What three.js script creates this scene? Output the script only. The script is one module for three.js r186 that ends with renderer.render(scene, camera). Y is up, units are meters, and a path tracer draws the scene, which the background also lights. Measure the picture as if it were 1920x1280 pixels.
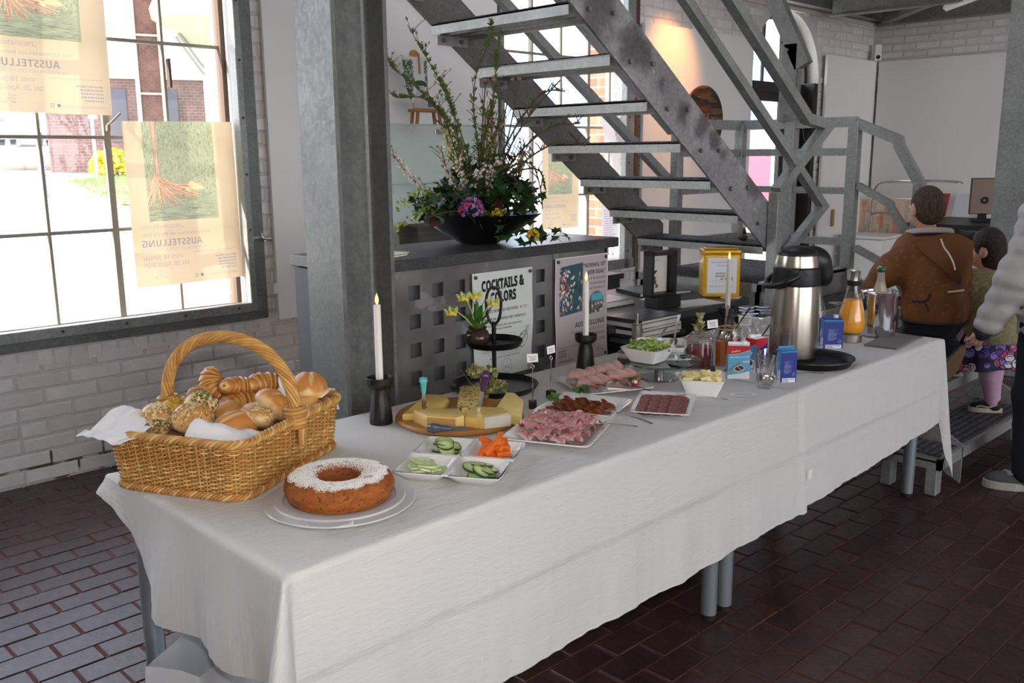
import * as THREE from 'three';
import { RoundedBoxGeometry } from 'three/addons/geometries/RoundedBoxGeometry.js';
import { mergeGeometries, mergeVertices, toCreasedNormals } from 'three/addons/utils/BufferGeometryUtils.js';
import { ImprovedNoise } from 'three/addons/math/ImprovedNoise.js';

// ---------- camera ----------
const scene = new THREE.Scene();
const CAM = new THREE.Vector3(0, 1.56, 0), FOCAL = 1720, PITCH = 0.1998, YAW = 0.7726, ROLL = -0.0076;
const camera = new THREE.PerspectiveCamera(2 * Math.atan(640 / FOCAL) * 180 / Math.PI, 1.5, 0.05, 200);
const FWD = new THREE.Vector3(Math.sin(YAW) * Math.cos(PITCH), -Math.sin(PITCH), -Math.cos(YAW) * Math.cos(PITCH));
{
  const right = new THREE.Vector3(Math.cos(YAW), 0, Math.sin(YAW)), up = right.clone().cross(FWD);
  const r2 = right.clone().multiplyScalar(Math.cos(ROLL)).addScaledVector(up, Math.sin(ROLL));
  const u2 = up.clone().multiplyScalar(Math.cos(ROLL)).addScaledVector(right, -Math.sin(ROLL));
  camera.position.copy(CAM);
  camera.quaternion.setFromRotationMatrix(new THREE.Matrix4().makeBasis(r2, u2, FWD.clone().negate()));
}
scene.add(camera);
const renderer = new THREE.WebGLRenderer({ antialias: true });
renderer.toneMapping = THREE.LinearToneMapping;
renderer.toneMappingExposure = 2.8;
renderer.shadowMap.enabled = true;

// ---------- random and noise ----------
function rng(a) { return () => { a = (a + 0x6d2b79f5) | 0; let t = Math.imul(a ^ (a >>> 15), 1 | a); t = (t + Math.imul(t ^ (t >>> 7), 61 | t)) ^ t; return ((t ^ (t >>> 14)) >>> 0) / 4294967296; }; }
const R = rng(12345);
const rr = (a, b) => a + (b - a) * R();
const perlin = new ImprovedNoise();
const n3 = (x, y, z) => perlin.noise(x + 31.7, y + 11.3, z + 7.9);
const fbm = (x, y, z, o = 4) => { let s = 0, a = 0.5; for (let i = 0; i < o; i++) { s += a * n3(x, y, z); x *= 2.03; y *= 2.03; z *= 2.03; a *= 0.5; } return s; };
const clamp = (x, a = 0, b = 1) => Math.min(b, Math.max(a, x));
const mix = (a, b, t) => a + (b - a) * t;
const sstep = (a, b, x) => { const t = clamp((x - a) / (b - a)); return t * t * (3 - 2 * t); };
// periodic value noise for tiles
function tileNoise(seed, n) { const q = rng(seed), g = new Float32Array(n * n); for (let i = 0; i < n * n; i++) g[i] = q(); return (u, v) => { const x = (((u % 1) + 1) % 1) * n, y = (((v % 1) + 1) % 1) * n, i = Math.floor(x), j = Math.floor(y); let fx = x - i, fy = y - j; fx = fx * fx * (3 - 2 * fx); fy = fy * fy * (3 - 2 * fy); const a = g[(j % n) * n + i % n], b = g[(j % n) * n + (i + 1) % n], c = g[((j + 1) % n) * n + i % n], d = g[((j + 1) % n) * n + (i + 1) % n]; return mix(mix(a, b, fx), mix(c, d, fx), fy); }; }
function tileFbm(seed, n, o = 4) { const l = []; for (let i = 0; i < o; i++) l.push(tileNoise(seed + i, n << i)); return (u, v) => { let s = 0, a = 0.5, t = 0; for (const f of l) { s += a * f(u, v); t += a; a *= 0.5; } return s / t; }; }

// ---------- sky ----------
{
  const w = 512, h = 256, d = new Float32Array(w * h * 4);
  for (let j = 0; j < h; j++) for (let i = 0; i < w; i++) {
    const el = (j / (h - 1) - 0.5) * Math.PI, az = i / w * 2 * Math.PI, e = Math.max(0, Math.sin(el));
    const x = Math.cos(az) * Math.cos(el), z = Math.sin(az) * Math.cos(el);
    const c = sstep(-0.12, 0.25, fbm(x * 2.2, e * 4, z * 2.2, 5)), k = Math.pow(1 - e, 2.2);
    const b = [mix(0.9, 2.3, k), mix(1.2, 2.34, k), mix(1.8, 2.4, k)], o = (j * w + i) * 4;
    for (let q = 0; q < 3; q++) d[o + q] = mix(b[q], [2.5, 2.5, 2.5][q], c * 0.6);
    d[o + 3] = 1;
  }
  const t = new THREE.DataTexture(d, w, h, THREE.RGBAFormat, THREE.FloatType);
  t.mapping = THREE.EquirectangularReflectionMapping; t.magFilter = THREE.LinearFilter; t.minFilter = THREE.LinearFilter; t.colorSpace = THREE.LinearSRGBColorSpace; t.needsUpdate = true;
  scene.background = t; scene.backgroundIntensity = 1.0;
}
// ---------- sun (outdoors, behind the window wall, low from the left) ----------
const sun = new THREE.DirectionalLight(0xfff1dc, 7);
sun.position.set(-16, 10, -9); sun.target.position.set(0, 0, -4.7);
sun.castShadow = true; sun.shadow.mapSize.set(2048, 2048);
Object.assign(sun.shadow.camera, { left: -14, right: 14, top: 14, bottom: -14, near: 1, far: 60 });
scene.add(sun, sun.target);
// ---------- the camera's flash, just above the lens ----------
const flash = new THREE.SpotLight(0xfff6ea, 2.4, 0, 0.66, 0.6, 2);
flash.position.copy(CAM).add(new THREE.Vector3(0, 0.10, 0)).addScaledVector(FWD, 0.03);
flash.target.position.copy(CAM).addScaledVector(FWD, 4);
flash.castShadow = true; flash.shadow.radius = 1;
scene.add(flash, flash.target);

// ---------- builders ----------
const usedNames = new Map();
function numbered(n) { const k = usedNames.get(n) || 0; usedNames.set(n, k + 1); return k ? n + '_' + String(k).padStart(3, '0') : n; }
const V = (x, y, z) => new THREE.Vector3(x, y, z);
function shadow(o) { o.castShadow = true; o.receiveShadow = true; return o; }
function tag(o, label, category, group) { o.userData.label = label; o.userData.category = category; if (group) o.userData.group = group; return o; }
function T(name, label, category, pos = [0, 0, 0], ry = 0, group) { const g = new THREE.Group(); g.name = numbered(name); g.position.set(...pos); g.rotation.y = ry; tag(g, label, category, group); scene.add(g); return g; }
function M(name, geo, mat, parent, label) { const m = shadow(new THREE.Mesh(geo, mat)); m.name = name; if (label) m.userData.label = label; if (parent) parent.add(m); return m; }
function S(name, geo, mat, label, category, group) { const m = M(numbered(name), geo, mat, scene); return tag(m, label, category, group); }
function ST(name, geo, mat) { const m = M(numbered(name), geo, mat, scene); m.userData.kind = 'structure'; return m; }
const ORD = (n) => { const a = ['first', 'second', 'third', 'fourth', 'fifth', 'sixth', 'seventh', 'eighth', 'ninth', 'tenth', 'eleventh', 'twelfth', 'thirteenth', 'fourteenth', 'fifteenth', 'sixteenth', 'seventeenth', 'eighteenth', 'nineteenth'], t = ['', '', 'twent', 'thirt']; n--; if (n < 19) return a[n]; n++; const d = Math.floor(n / 10), r = n % 10; return r ? t[d] + 'y-' + a[r - 1] : t[d] + 'ieth'; };
function fromLeft(list, f) { const x = (o) => o.position.clone().project(camera).x; list.sort((a, b) => x(a) - x(b)).forEach((o, i) => { o.userData.label = f(ORD(i + 1)); }); }
function dup(o, label, pos, ry) { const c = o.clone(); c.name = numbered(o.name.replace(/_\d{3}$/, '')); c.userData = { ...o.userData }; if (label) c.userData.label = label; if (pos) c.position.set(...pos); if (ry !== undefined) c.rotation.y = ry; scene.add(c); return c; }

function uvBox(g, s = 1) {  // uv in metres from position, by facing
  if (g.index) g = g.toNonIndexed();
  const p = g.attributes.position, n = p.count, uv = new Float32Array(n * 2), a = V(), b = V(), c = V(), e = V();
  for (let i = 0; i < n; i += 3) {
    a.fromBufferAttribute(p, i); b.fromBufferAttribute(p, i + 1); c.fromBufferAttribute(p, i + 2);
    e.copy(b).sub(a).cross(c.clone().sub(a)); const x = Math.abs(e.x), y = Math.abs(e.y), z = Math.abs(e.z);
    [a, b, c].forEach((v, k) => { const q = (i + k) * 2; if (y >= x && y >= z) { uv[q] = v.x; uv[q + 1] = v.z; } else if (x >= z) { uv[q] = v.z; uv[q + 1] = v.y; } else { uv[q] = v.x; uv[q + 1] = v.y; } uv[q] *= s; uv[q + 1] *= s; });
  }
  g.setAttribute('uv', new THREE.BufferAttribute(uv, 2)); return g;
}
const clean = (g) => { g = g.index ? g.toNonIndexed() : g; for (const k of Object.keys(g.attributes)) if (!['position', 'normal', 'uv', 'color'].includes(k)) g.deleteAttribute(k); if (!g.attributes.uv) uvBox(g); g.morphAttributes = {}; return g; };
function merge(list) { list = list.map(clean); const col = list.some((g) => g.attributes.color); if (col) for (const g of list) if (!g.attributes.color) paint(g, 0xffffff); return mergeGeometries(list); }
function box(w, h, d, x = 0, y = 0, z = 0, r = 0) { const g = r ? new RoundedBoxGeometry(w, h, d, 2, Math.min(r, w / 2.01, h / 2.01, d / 2.01)) : new THREE.BoxGeometry(w, h, d); g.translate(x, y, z); return uvBox(g); }
function bx(x0, x1, y0, y1, z0, z1, r = 0) { return box(x1 - x0, y1 - y0, z1 - z0, (x0 + x1) / 2, (y0 + y1) / 2, (z0 + z1) / 2, r); }
function cyl(r0, r1, h, x = 0, y = 0, z = 0, seg = 24) { const g = new THREE.CylinderGeometry(r1, r0, h, seg); g.translate(x, y + h / 2, z); return g; }
function lathe(prof, seg = 40, crease = 0.7) { const g = new THREE.LatheGeometry(prof.map(([r, y]) => new THREE.Vector2(Math.max(r, 1e-4), y)), seg); return toCreasedNormals(g, crease); }
function tube(pts, r, rad = 8, seg, closed = false) { const c = new THREE.CatmullRomCurve3(pts.map((p) => p.isVector3 ? p : V(...p)), closed); return new THREE.TubeGeometry(c, seg || Math.max(2, (pts.length - 1) * 5), r, rad, closed); }
function taper(pts, r0, r1, rad = 6, seg) { const n = seg || (pts.length - 1) * 4, g = tube(pts, 1, rad, n), c = new THREE.CatmullRomCurve3(pts.map((p) => p.isVector3 ? p : V(...p))), p = g.attributes.position, v = V(); for (let i = 0; i <= n; i++) { const o = c.getPointAt(i / n), r = typeof r0 === 'function' ? r0(i / n) : mix(r0, r1, i / n); for (let j = 0; j <= rad; j++) { const k = i * (rad + 1) + j; v.fromBufferAttribute(p, k).sub(o).multiplyScalar(r).add(o); p.setXYZ(k, v.x, v.y, v.z); } } return g; }
function shape(pts) { const s = new THREE.Shape(); pts.forEach(([x, y], i) => i ? s.lineTo(x, y) : s.moveTo(x, y)); s.closePath(); return s; }
function ext(s, depth, bev = 0, seg = 1) { const g = new THREE.ExtrudeGeometry(Array.isArray(s) ? shape(s) : s, { depth, bevelEnabled: bev > 0, bevelSize: bev, bevelThickness: bev, bevelSegments: seg, bevelOffset: -bev, curveSegments: 12 }); return uvBox(g); }
function rect(path, w, h, n) {  // square tube along a planar path; n is the plane's normal, w across n, h along n; mitred
  const P = path.map((p) => V(...p)), N = V(...n).normalize(), ring = [];
  for (let i = 0; i < P.length; i++) {
    const a = i ? P[i].clone().sub(P[i - 1]).normalize() : null, b = i < P.length - 1 ? P[i + 1].clone().sub(P[i]).normalize() : null;
    const t = (a && b ? a.clone().add(b) : (a || b)).clone().normalize(), s = t.clone().cross(N).normalize(), k = a && b ? 1 / Math.max(0.35, t.dot(a)) : 1;
    ring.push([[-1, -1], [1, -1], [1, 1], [-1, 1]].map(([u, v]) => P[i].clone().addScaledVector(s, u * w / 2 * k).addScaledVector(N, v * h / 2)));
  }
  const o = [], tri = (...q) => q.forEach((v) => o.push(v.x, v.y, v.z)), quad = (a, b, c, d) => { tri(a, b, c); tri(a, c, d); };
  for (let i = 0; i < ring.length - 1; i++) for (let k = 0; k < 4; k++) quad(ring[i][k], ring[i][(k + 1) % 4], ring[i + 1][(k + 1) % 4], ring[i + 1][k]);
  quad(ring[0][3], ring[0][2], ring[0][1], ring[0][0]); const e = ring[ring.length - 1]; quad(e[0], e[1], e[2], e[3]);
  const g = new THREE.BufferGeometry(); g.setAttribute('position', new THREE.Float32BufferAttribute(o, 3)); g.computeVertexNormals(); return uvBox(g);
}
function grid(nu, nv, f) {  // parametric sheet: f(u, v) -> [x, y, z]
  const p = [], uv = [], ix = []; for (let j = 0; j <= nv; j++) for (let i = 0; i <= nu; i++) { const q = f(i / nu, j / nv); p.push(q[0], q[1], q[2]); uv.push(q[3] ?? i / nu, q[4] ?? j / nv); }
  for (let j = 0; j < nv; j++) for (let i = 0; i < nu; i++) { const a = j * (nu + 1) + i, b = a + 1, c = a + nu + 1, d = c + 1; ix.push(a, b, d, a, d, c); }
  const g = new THREE.BufferGeometry(); g.setAttribute('position', new THREE.Float32BufferAttribute(p, 3)); g.setAttribute('uv', new THREE.Float32BufferAttribute(uv, 2)); g.setIndex(ix); g.computeVertexNormals(); return g;
}
function thick(nu, nv, f, t) {  // the same sheet with a thickness t (metres) along its normals
  const a = grid(nu, nv, f), n = a.attributes.normal, p = a.attributes.position, b = a.clone(), q = b.attributes.position;
  for (let i = 0; i < p.count; i++) q.setXYZ(i, p.getX(i) - n.getX(i) * t, p.getY(i) - n.getY(i) * t, p.getZ(i) - n.getZ(i) * t);
  const ix = [...a.index.array], m = p.count, out = [...ix]; for (let i = 0; i < ix.length; i += 3) out.push(ix[i] + m, ix[i + 2] + m, ix[i + 1] + m);
  const edge = (l) => { for (let k = 0; k < l.length - 1; k++) out.push(l[k], l[k + 1] + m, l[k + 1], l[k], l[k] + m, l[k + 1] + m); }, W = nu + 1, li = (n2, g2) => Array.from({ length: n2 }, (_, k) => g2(k));
  edge(li(W, (k) => W - 1 - k)); edge(li(nv + 1, (k) => k * W)); edge(li(W, (k) => nv * W + k)); edge(li(nv + 1, (k) => (nv - k) * W + nu));
  const g = new THREE.BufferGeometry(); for (const [k, d] of [['position', 3], ['uv', 2]]) g.setAttribute(k, new THREE.Float32BufferAttribute([...a.attributes[k].array, ...b.attributes[k].array], d));
  g.setIndex(out); return toCreasedNormals(g, 1.0);
}
function paint(g, f) { const p = g.attributes.position, c = new Float32Array(p.count * 3), k = new THREE.Color(), fn = typeof f === 'function'; if (!fn) k.set(f); for (let i = 0; i < p.count; i++) { if (fn) f(k, p.getX(i), p.getY(i), p.getZ(i), i); c.set([k.r, k.g, k.b], i * 3); } g.setAttribute('color', new THREE.BufferAttribute(c, 3)); return g; }
function warp(g, f) { const p = g.attributes.position, v = V(); for (let i = 0; i < p.count; i++) { v.fromBufferAttribute(p, i); f(v); p.setXYZ(i, v.x, v.y, v.z); } g.computeVertexNormals(); return g; }
function ball(r, w = 24, h = 16) { let g = new THREE.SphereGeometry(r, w, h); g.deleteAttribute('uv'); g.deleteAttribute('normal'); g = mergeVertices(g, 1e-6); g.computeVertexNormals(); return g; }
const at = (g, x, y, z, rx = 0, ry = 0, rz = 0, s) => { const m = new THREE.Matrix4().compose(V(x, y, z), new THREE.Quaternion().setFromEuler(new THREE.Euler(rx, ry, rz, 'YXZ')), s ? (Array.isArray(s) ? V(...s) : V(s, s, s)) : V(1, 1, 1)); return g.clone().applyMatrix4(m); };
// smooth surface of a distance function (surface nets)
function surf(f, lo, hi, cell, col) {
  const n = [0, 1, 2].map((k) => Math.ceil((hi[k] - lo[k]) / cell) + 2), [nx, ny, nz] = n, F = new Float32Array(nx * ny * nz), id = (i, j, k) => (k * ny + j) * nx + i;
  for (let k = 0; k < nz; k++) for (let j = 0; j < ny; j++) for (let i = 0; i < nx; i++) F[id(i, j, k)] = f(lo[0] + i * cell, lo[1] + j * cell, lo[2] + k * cell);
  const P = [], map = new Int32Array(nx * ny * nz).fill(-1), ix = [], cr = [[0, 0, 0], [1, 0, 0], [0, 1, 0], [1, 1, 0], [0, 0, 1], [1, 0, 1], [0, 1, 1], [1, 1, 1]], ed = [[0, 1], [2, 3], [4, 5], [6, 7], [0, 2], [1, 3], [4, 6], [5, 7], [0, 4], [1, 5], [2, 6], [3, 7]];
  for (let k = 0; k < nz - 1; k++) for (let j = 0; j < ny - 1; j++) for (let i = 0; i < nx - 1; i++) {
    const v = cr.map(([a, b, c]) => F[id(i + a, j + b, k + c)]); let s = 0; for (const q of v) if (q < 0) s++; if (!s || s === 8) continue;
    let x = 0, y = 0, z = 0, m = 0; for (const [a, b] of ed) if ((v[a] < 0) !== (v[b] < 0)) { const t = v[a] / (v[a] - v[b]); x += mix(cr[a][0], cr[b][0], t); y += mix(cr[a][1], cr[b][1], t); z += mix(cr[a][2], cr[b][2], t); m++; }
    map[id(i, j, k)] = P.length / 3; P.push(lo[0] + (i + x / m) * cell, lo[1] + (j + y / m) * cell, lo[2] + (k + z / m) * cell);
  }
  const q = (a, b, c, d, fl) => { if (a < 0 || b < 0 || c < 0 || d < 0) return; fl ? ix.push(a, c, b, a, d, c) : ix.push(a, b, c, a, c, d); };
  for (let k = 1; k < nz - 1; k++) for (let j = 1; j < ny - 1; j++) for (let i = 1; i < nx - 1; i++) {
    const a = F[id(i, j, k)] < 0;
    if (a !== F[id(i + 1, j, k)] < 0) q(map[id(i, j - 1, k - 1)], map[id(i, j, k - 1)], map[id(i, j, k)], map[id(i, j - 1, k)], !a);
    if (a !== F[id(i, j + 1, k)] < 0) q(map[id(i - 1, j, k - 1)], map[id(i - 1, j, k)], map[id(i, j, k)], map[id(i, j, k - 1)], !a);
    if (a !== F[id(i, j, k + 1)] < 0) q(map[id(i - 1, j - 1, k)], map[id(i, j - 1, k)], map[id(i, j, k)], map[id(i - 1, j, k)], !a);
  }
  const g = new THREE.BufferGeometry(); g.setAttribute('position', new THREE.Float32BufferAttribute(P, 3)); g.setIndex(ix); g.computeVertexNormals(); if (col) paint(g, col); return g;
}
const capsule = (a, b, r0, r1) => { const bx_ = b[0] - a[0], by = b[1] - a[1], bz = b[2] - a[2], L = bx_ * bx_ + by * by + bz * bz || 1e-9; return (x, y, z) => { const t = clamp(((x - a[0]) * bx_ + (y - a[1]) * by + (z - a[2]) * bz) / L); return Math.hypot(x - a[0] - bx_ * t, y - a[1] - by * t, z - a[2] - bz * t) - mix(r0, r1, t); }; };
const ellip = (c, r) => { const m = Math.min(...r); return (x, y, z) => (Math.hypot((x - c[0]) / r[0], (y - c[1]) / r[1], (z - c[2]) / r[2]) - 1) * m; };
const smin = (fs, k) => (x, y, z) => { let d = fs[0](x, y, z); for (let i = 1; i < fs.length; i++) { const e = fs[i](x, y, z), h = Math.max(k - Math.abs(d - e), 0) / k; d = Math.min(d, e) - h * h * k * 0.25; } return d; };

// ---------- materials ----------
function dataTex(w, h, f, srgb = true, rep) { const d = new Uint8Array(w * h * 4); for (let j = 0; j < h; j++) for (let i = 0; i < w; i++) { const c = f(i / w, j / h), o = (j * w + i) * 4; if (typeof c === 'number') d[o] = d[o + 1] = d[o + 2] = clamp(c) * 255; else { d[o] = clamp(c[0]) * 255; d[o + 1] = clamp(c[1]) * 255; d[o + 2] = clamp(c[2]) * 255; } d[o + 3] = 255; } const t = new THREE.DataTexture(d, w, h); t.wrapS = t.wrapT = THREE.RepeatWrapping; t.magFilter = THREE.LinearFilter; t.minFilter = THREE.LinearMipmapLinearFilter; t.generateMipmaps = true; if (srgb) t.colorSpace = THREE.SRGBColorSpace; if (rep) t.repeat.set(rep[0], rep[1]); t.needsUpdate = true; return t; }
function canvasTex(w, h, draw) { const c = document.createElement('canvas'); c.width = w; c.height = h; const g = c.getContext('2d'); draw(g, w, h); const t = new THREE.CanvasTexture(c); t.colorSpace = THREE.SRGBColorSpace; return t; }
const mat = (color, roughness = 0.6, o = {}) => new THREE.MeshStandardMaterial({ color, roughness, ...o });
const phys = (color, roughness = 0.4, o = {}) => new THREE.MeshPhysicalMaterial({ color, roughness, ...o });
const vc = (roughness = 0.6, o = {}) => new THREE.MeshPhysicalMaterial({ color: 0xffffff, vertexColors: true, roughness, ...o });
const F1 = tileFbm(11, 4, 6), F2 = tileFbm(23, 8, 5), F3 = tileFbm(37, 32, 3), F4 = tileNoise(51, 256);
function spangle() {  // galvanised zinc: crystal patches of slightly different grey
  const q = rng(5), N = 40, cell = []; for (let i = 0; i < N * N; i++) cell.push([q(), q(), q()]);
  return (u, v) => { let bd = 9, bv = 0; const x = u * N, y = v * N, ci = Math.floor(x), cj = Math.floor(y); for (let a = -1; a < 2; a++) for (let b = -1; b < 2; b++) { const i = (ci + a + N) % N, j = (cj + b + N) % N, c = cell[j * N + i], d = Math.hypot(ci + a + c[0] - x, (cj + b + c[1] - y)); if (d < bd) { bd = d; bv = c[2]; } } return bv; };
}
const SP = spangle();
const zincMap = dataTex(512, 512, (u, v) => { const k = 0.60 + (SP(u, v) - 0.5) * 0.06 + (F1(u, v) - 0.5) * 0.17 + (F3(u, v) - 0.5) * 0.08; return [k, k, k * 0.985]; }, true);
const zincRough = dataTex(512, 512, (u, v) => 0.42 + (SP(u, v) - 0.5) * 0.14 + (F1(u, v) - 0.5) * 0.3, false);
const zincBump = dataTex(512, 512, (u, v) => F3(u, v) * 0.6 + SP(u, v) * 0.2, false);
const rep = (t, a, b = a) => { const c = t.clone(); c.repeat.set(a, b); c.needsUpdate = true; return c; };
const zinc = (o = {}, s = 2) => new THREE.MeshStandardMaterial({ color: 0xffffff, map: rep(zincMap, s), roughness: 1, roughnessMap: rep(zincRough, s), metalness: 0.22, bumpMap: rep(zincBump, s), bumpScale: 0.0006, ...o });
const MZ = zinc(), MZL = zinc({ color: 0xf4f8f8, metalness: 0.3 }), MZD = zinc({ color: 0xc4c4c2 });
const steel = mat(0xc9c7c2, 0.22, { metalness: 1 }), chrome = mat(0xdddddd, 0.07, { metalness: 1 }), brushed = mat(0xb8b2a8, 0.3, { metalness: 1 });
const black = mat(0x0d0d0e, 0.38), blackMatt = mat(0x121213, 0.7), white = mat(0xe9e8e4, 0.55), whitePaint = mat(0xdedbd8, 0.75);
const ceramic = phys(0xeeeeec, 0.12, { clearcoat: 0.6, clearcoatRoughness: 0.08 });
const paper = mat(0xefeeea, 0.8);
const pane = phys(0xffffff, 0.02, { transmission: 1, thickness: 0, ior: 1.5 });
const glass = phys(0xffffff, 0.01, { transmission: 1, thickness: 0, ior: 1.45 });
const glassGreen = phys(0xffffff, 0.01, { transmission: 1, thickness: 0.01, ior: 1.5, attenuationColor: new THREE.Color(0.45, 0.85, 0.75), attenuationDistance: 0.3 });
// ================= THE ROOM =================
const WZ = -4.69;                                  // inner face of the window wall
const inView = (x, y, z, m = 0.06) => { const v = V(x, y, z).project(camera); return Math.abs(v.x) < 1 + m && Math.abs(v.y) < 1 + m && v.z < 1; };
function brickGeo(w, h, d, b, q) {                 // a brick with worn front edges; its front face looks along +z, at z = 0
  const x = w / 2, y = h / 2, j = () => (q() - 0.5) * b * 0.9;
  const f = [[-x + b + j(), -y + b + j(), j() * 0.3], [x - b + j(), -y + b + j(), j() * 0.3], [x - b + j(), y - b + j(), j() * 0.3], [-x + b + j(), y - b + j(), j() * 0.3]], m = [[-x, -y, -b], [x, -y, -b], [x, y, -b], [-x, y, -b]], k = m.map(([a, c]) => [a, c, -d]);
  const o = [], quad = (a, c, e, g) => o.push(...a, ...c, ...e, ...a, ...e, ...g);
  quad(...f); for (let i = 0; i < 4; i++) { const n = (i + 1) % 4; quad(m[i], m[n], f[n], f[i]); quad(k[i], k[n], m[n], m[i]); }
  const g = new THREE.BufferGeometry(); g.setAttribute('position', new THREE.Float32BufferAttribute(o, 3)); g.computeVertexNormals(); return uvBox(g);
}
// --- floor of clinker pavers ---
const paverMap = dataTex(512, 512, (u, v) => { const s = F4(u, v), k = 0.225 + (F2(u, v) - 0.5) * 0.10 + (F3(u, v) - 0.5) * 0.12 + (s > 0.90 ? 0.12 : s < 0.1 ? -0.09 : 0); return [k * 1.22, k * 0.86, k * 0.81]; });
const paverRough = dataTex(256, 256, (u, v) => 0.36 + (F3(u, v) - 0.5) * 0.2, false), paverBump = dataTex(256, 256, (u, v) => F4(u, v) * 0.5 + F3(u, v) * 0.5, false);
const MP = ['#ffffff', '#efe4e2', '#f7efe8', '#e2dade'].map((c) => new THREE.MeshStandardMaterial({ color: c, map: rep(paverMap, 3.1), roughness: 1, roughnessMap: rep(paverRough, 5), bumpMap: rep(paverBump, 8), bumpScale: 0.0005 }));
{
  const floor = ST('floor', bx(-8.4, 10.5, -0.3, -0.006, -4.9, 15.4), mat(0x6b3a30, 0.95, { bumpMap: rep(paverBump, 8), bumpScale: 0.002 }));
  const q = rng(77), P = 0.105, geos = Array.from({ length: 5 }, () => brickGeo(0.2, 0.1, 0.03, 0.003, q).rotateX(-Math.PI / 2)), all = [];
  for (let r = -48; r < 34; r++) for (let c = -18; c < 58; c++) {
    const z = -1.098 + r * P * 0.9975, x = 0.099 + c * 0.21 * 0.9985 + (r & 1 ? 0.105 : 0);
    if (z < -4.68 || z > 2.4 || x > 10.2 || x < -3.6) continue;
    const seen = inView(x, 0, z, 0.02) && !(x > 1.05 && x < 4.1 && z < -1.75 && z > -4.7) && !(x > 2.0 && z < -1.9) && !(z > -1.75 && x < 1.0), d = Math.hypot(x, 1.56, z);
    all.push({ x, z, k: all.length % 5, s: seen ? d : 99 + d });
  }
  const idx = all.map((_, i) => i).sort((a, b) => all[a].s - all[b].s), near = idx.slice(0, 300), far = idx.slice(300), rest = [[], [], [], []];
  const jig = (b) => [b.x + (q() - 0.5) * 0.002, -0.001 - q() * 0.0022, b.z + (q() - 0.5) * 0.002, (q() - 0.5) * 0.006, (q() < 0.5 ? 0 : Math.PI) + (q() - 0.5) * 0.008, (q() - 0.5) * 0.006];
  for (const i of near) { const b = all[i], m = M('brick', geos[b.k], MP[Math.floor(q() * 4)], floor), t = jig(b); m.position.set(t[0], t[1], t[2]); m.rotation.set(t[3], t[4], t[5]); }
  for (const i of far) rest[Math.floor(q() * 4)].push(at(geos[all[i].k], ...jig(all[i])));
  rest.forEach((l, i) => { M('paving', merge(l), MP[i], floor).userData.kind = 'stuff'; });
}
// --- window wall, painted brick, with two tall windows and an arched door ---
const W1 = [-1.0, 2.58, 0.70, 3.5], W2 = [4.47, 5.95, 0.74, 3.5], DR = [7.65, 8.93, 2.25];
const brickBump = dataTex(256, 256, (u, v) => F2(u, v) * 0.7 + F3(u, v) * 0.3, false);
const wallMap = dataTex(256, 256, (u, v) => { const k = 0.90 + (F2(u, v) - 0.5) * 0.06; return [k, k * 0.985, k * 0.98]; });
const MBW = ['#ffffff', '#f8f6f4', '#f3f0ee'].map((c) => new THREE.MeshStandardMaterial({ color: c, map: rep(wallMap, 2.3), roughness: 0.82, bumpMap: rep(brickBump, 7), bumpScale: 0.003 }));
const MBR = ['#a8503c', '#b55a44', '#984636'].map((c) => mat(c, 0.85, { bumpMap: rep(brickBump, 9), bumpScale: 0.003 }));
const dirtMap = dataTex(256, 256, (u, v) => { const t = sstep(0.42, 0.62, F2(u, v)); return [mix(0.80, 0.36, t), mix(0.79, 0.32, t), mix(0.77, 0.24, t)]; });
const mortarWhite = mat(0xd2cfcc, 0.9, { bumpMap: rep(brickBump, 9), bumpScale: 0.004 });
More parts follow.
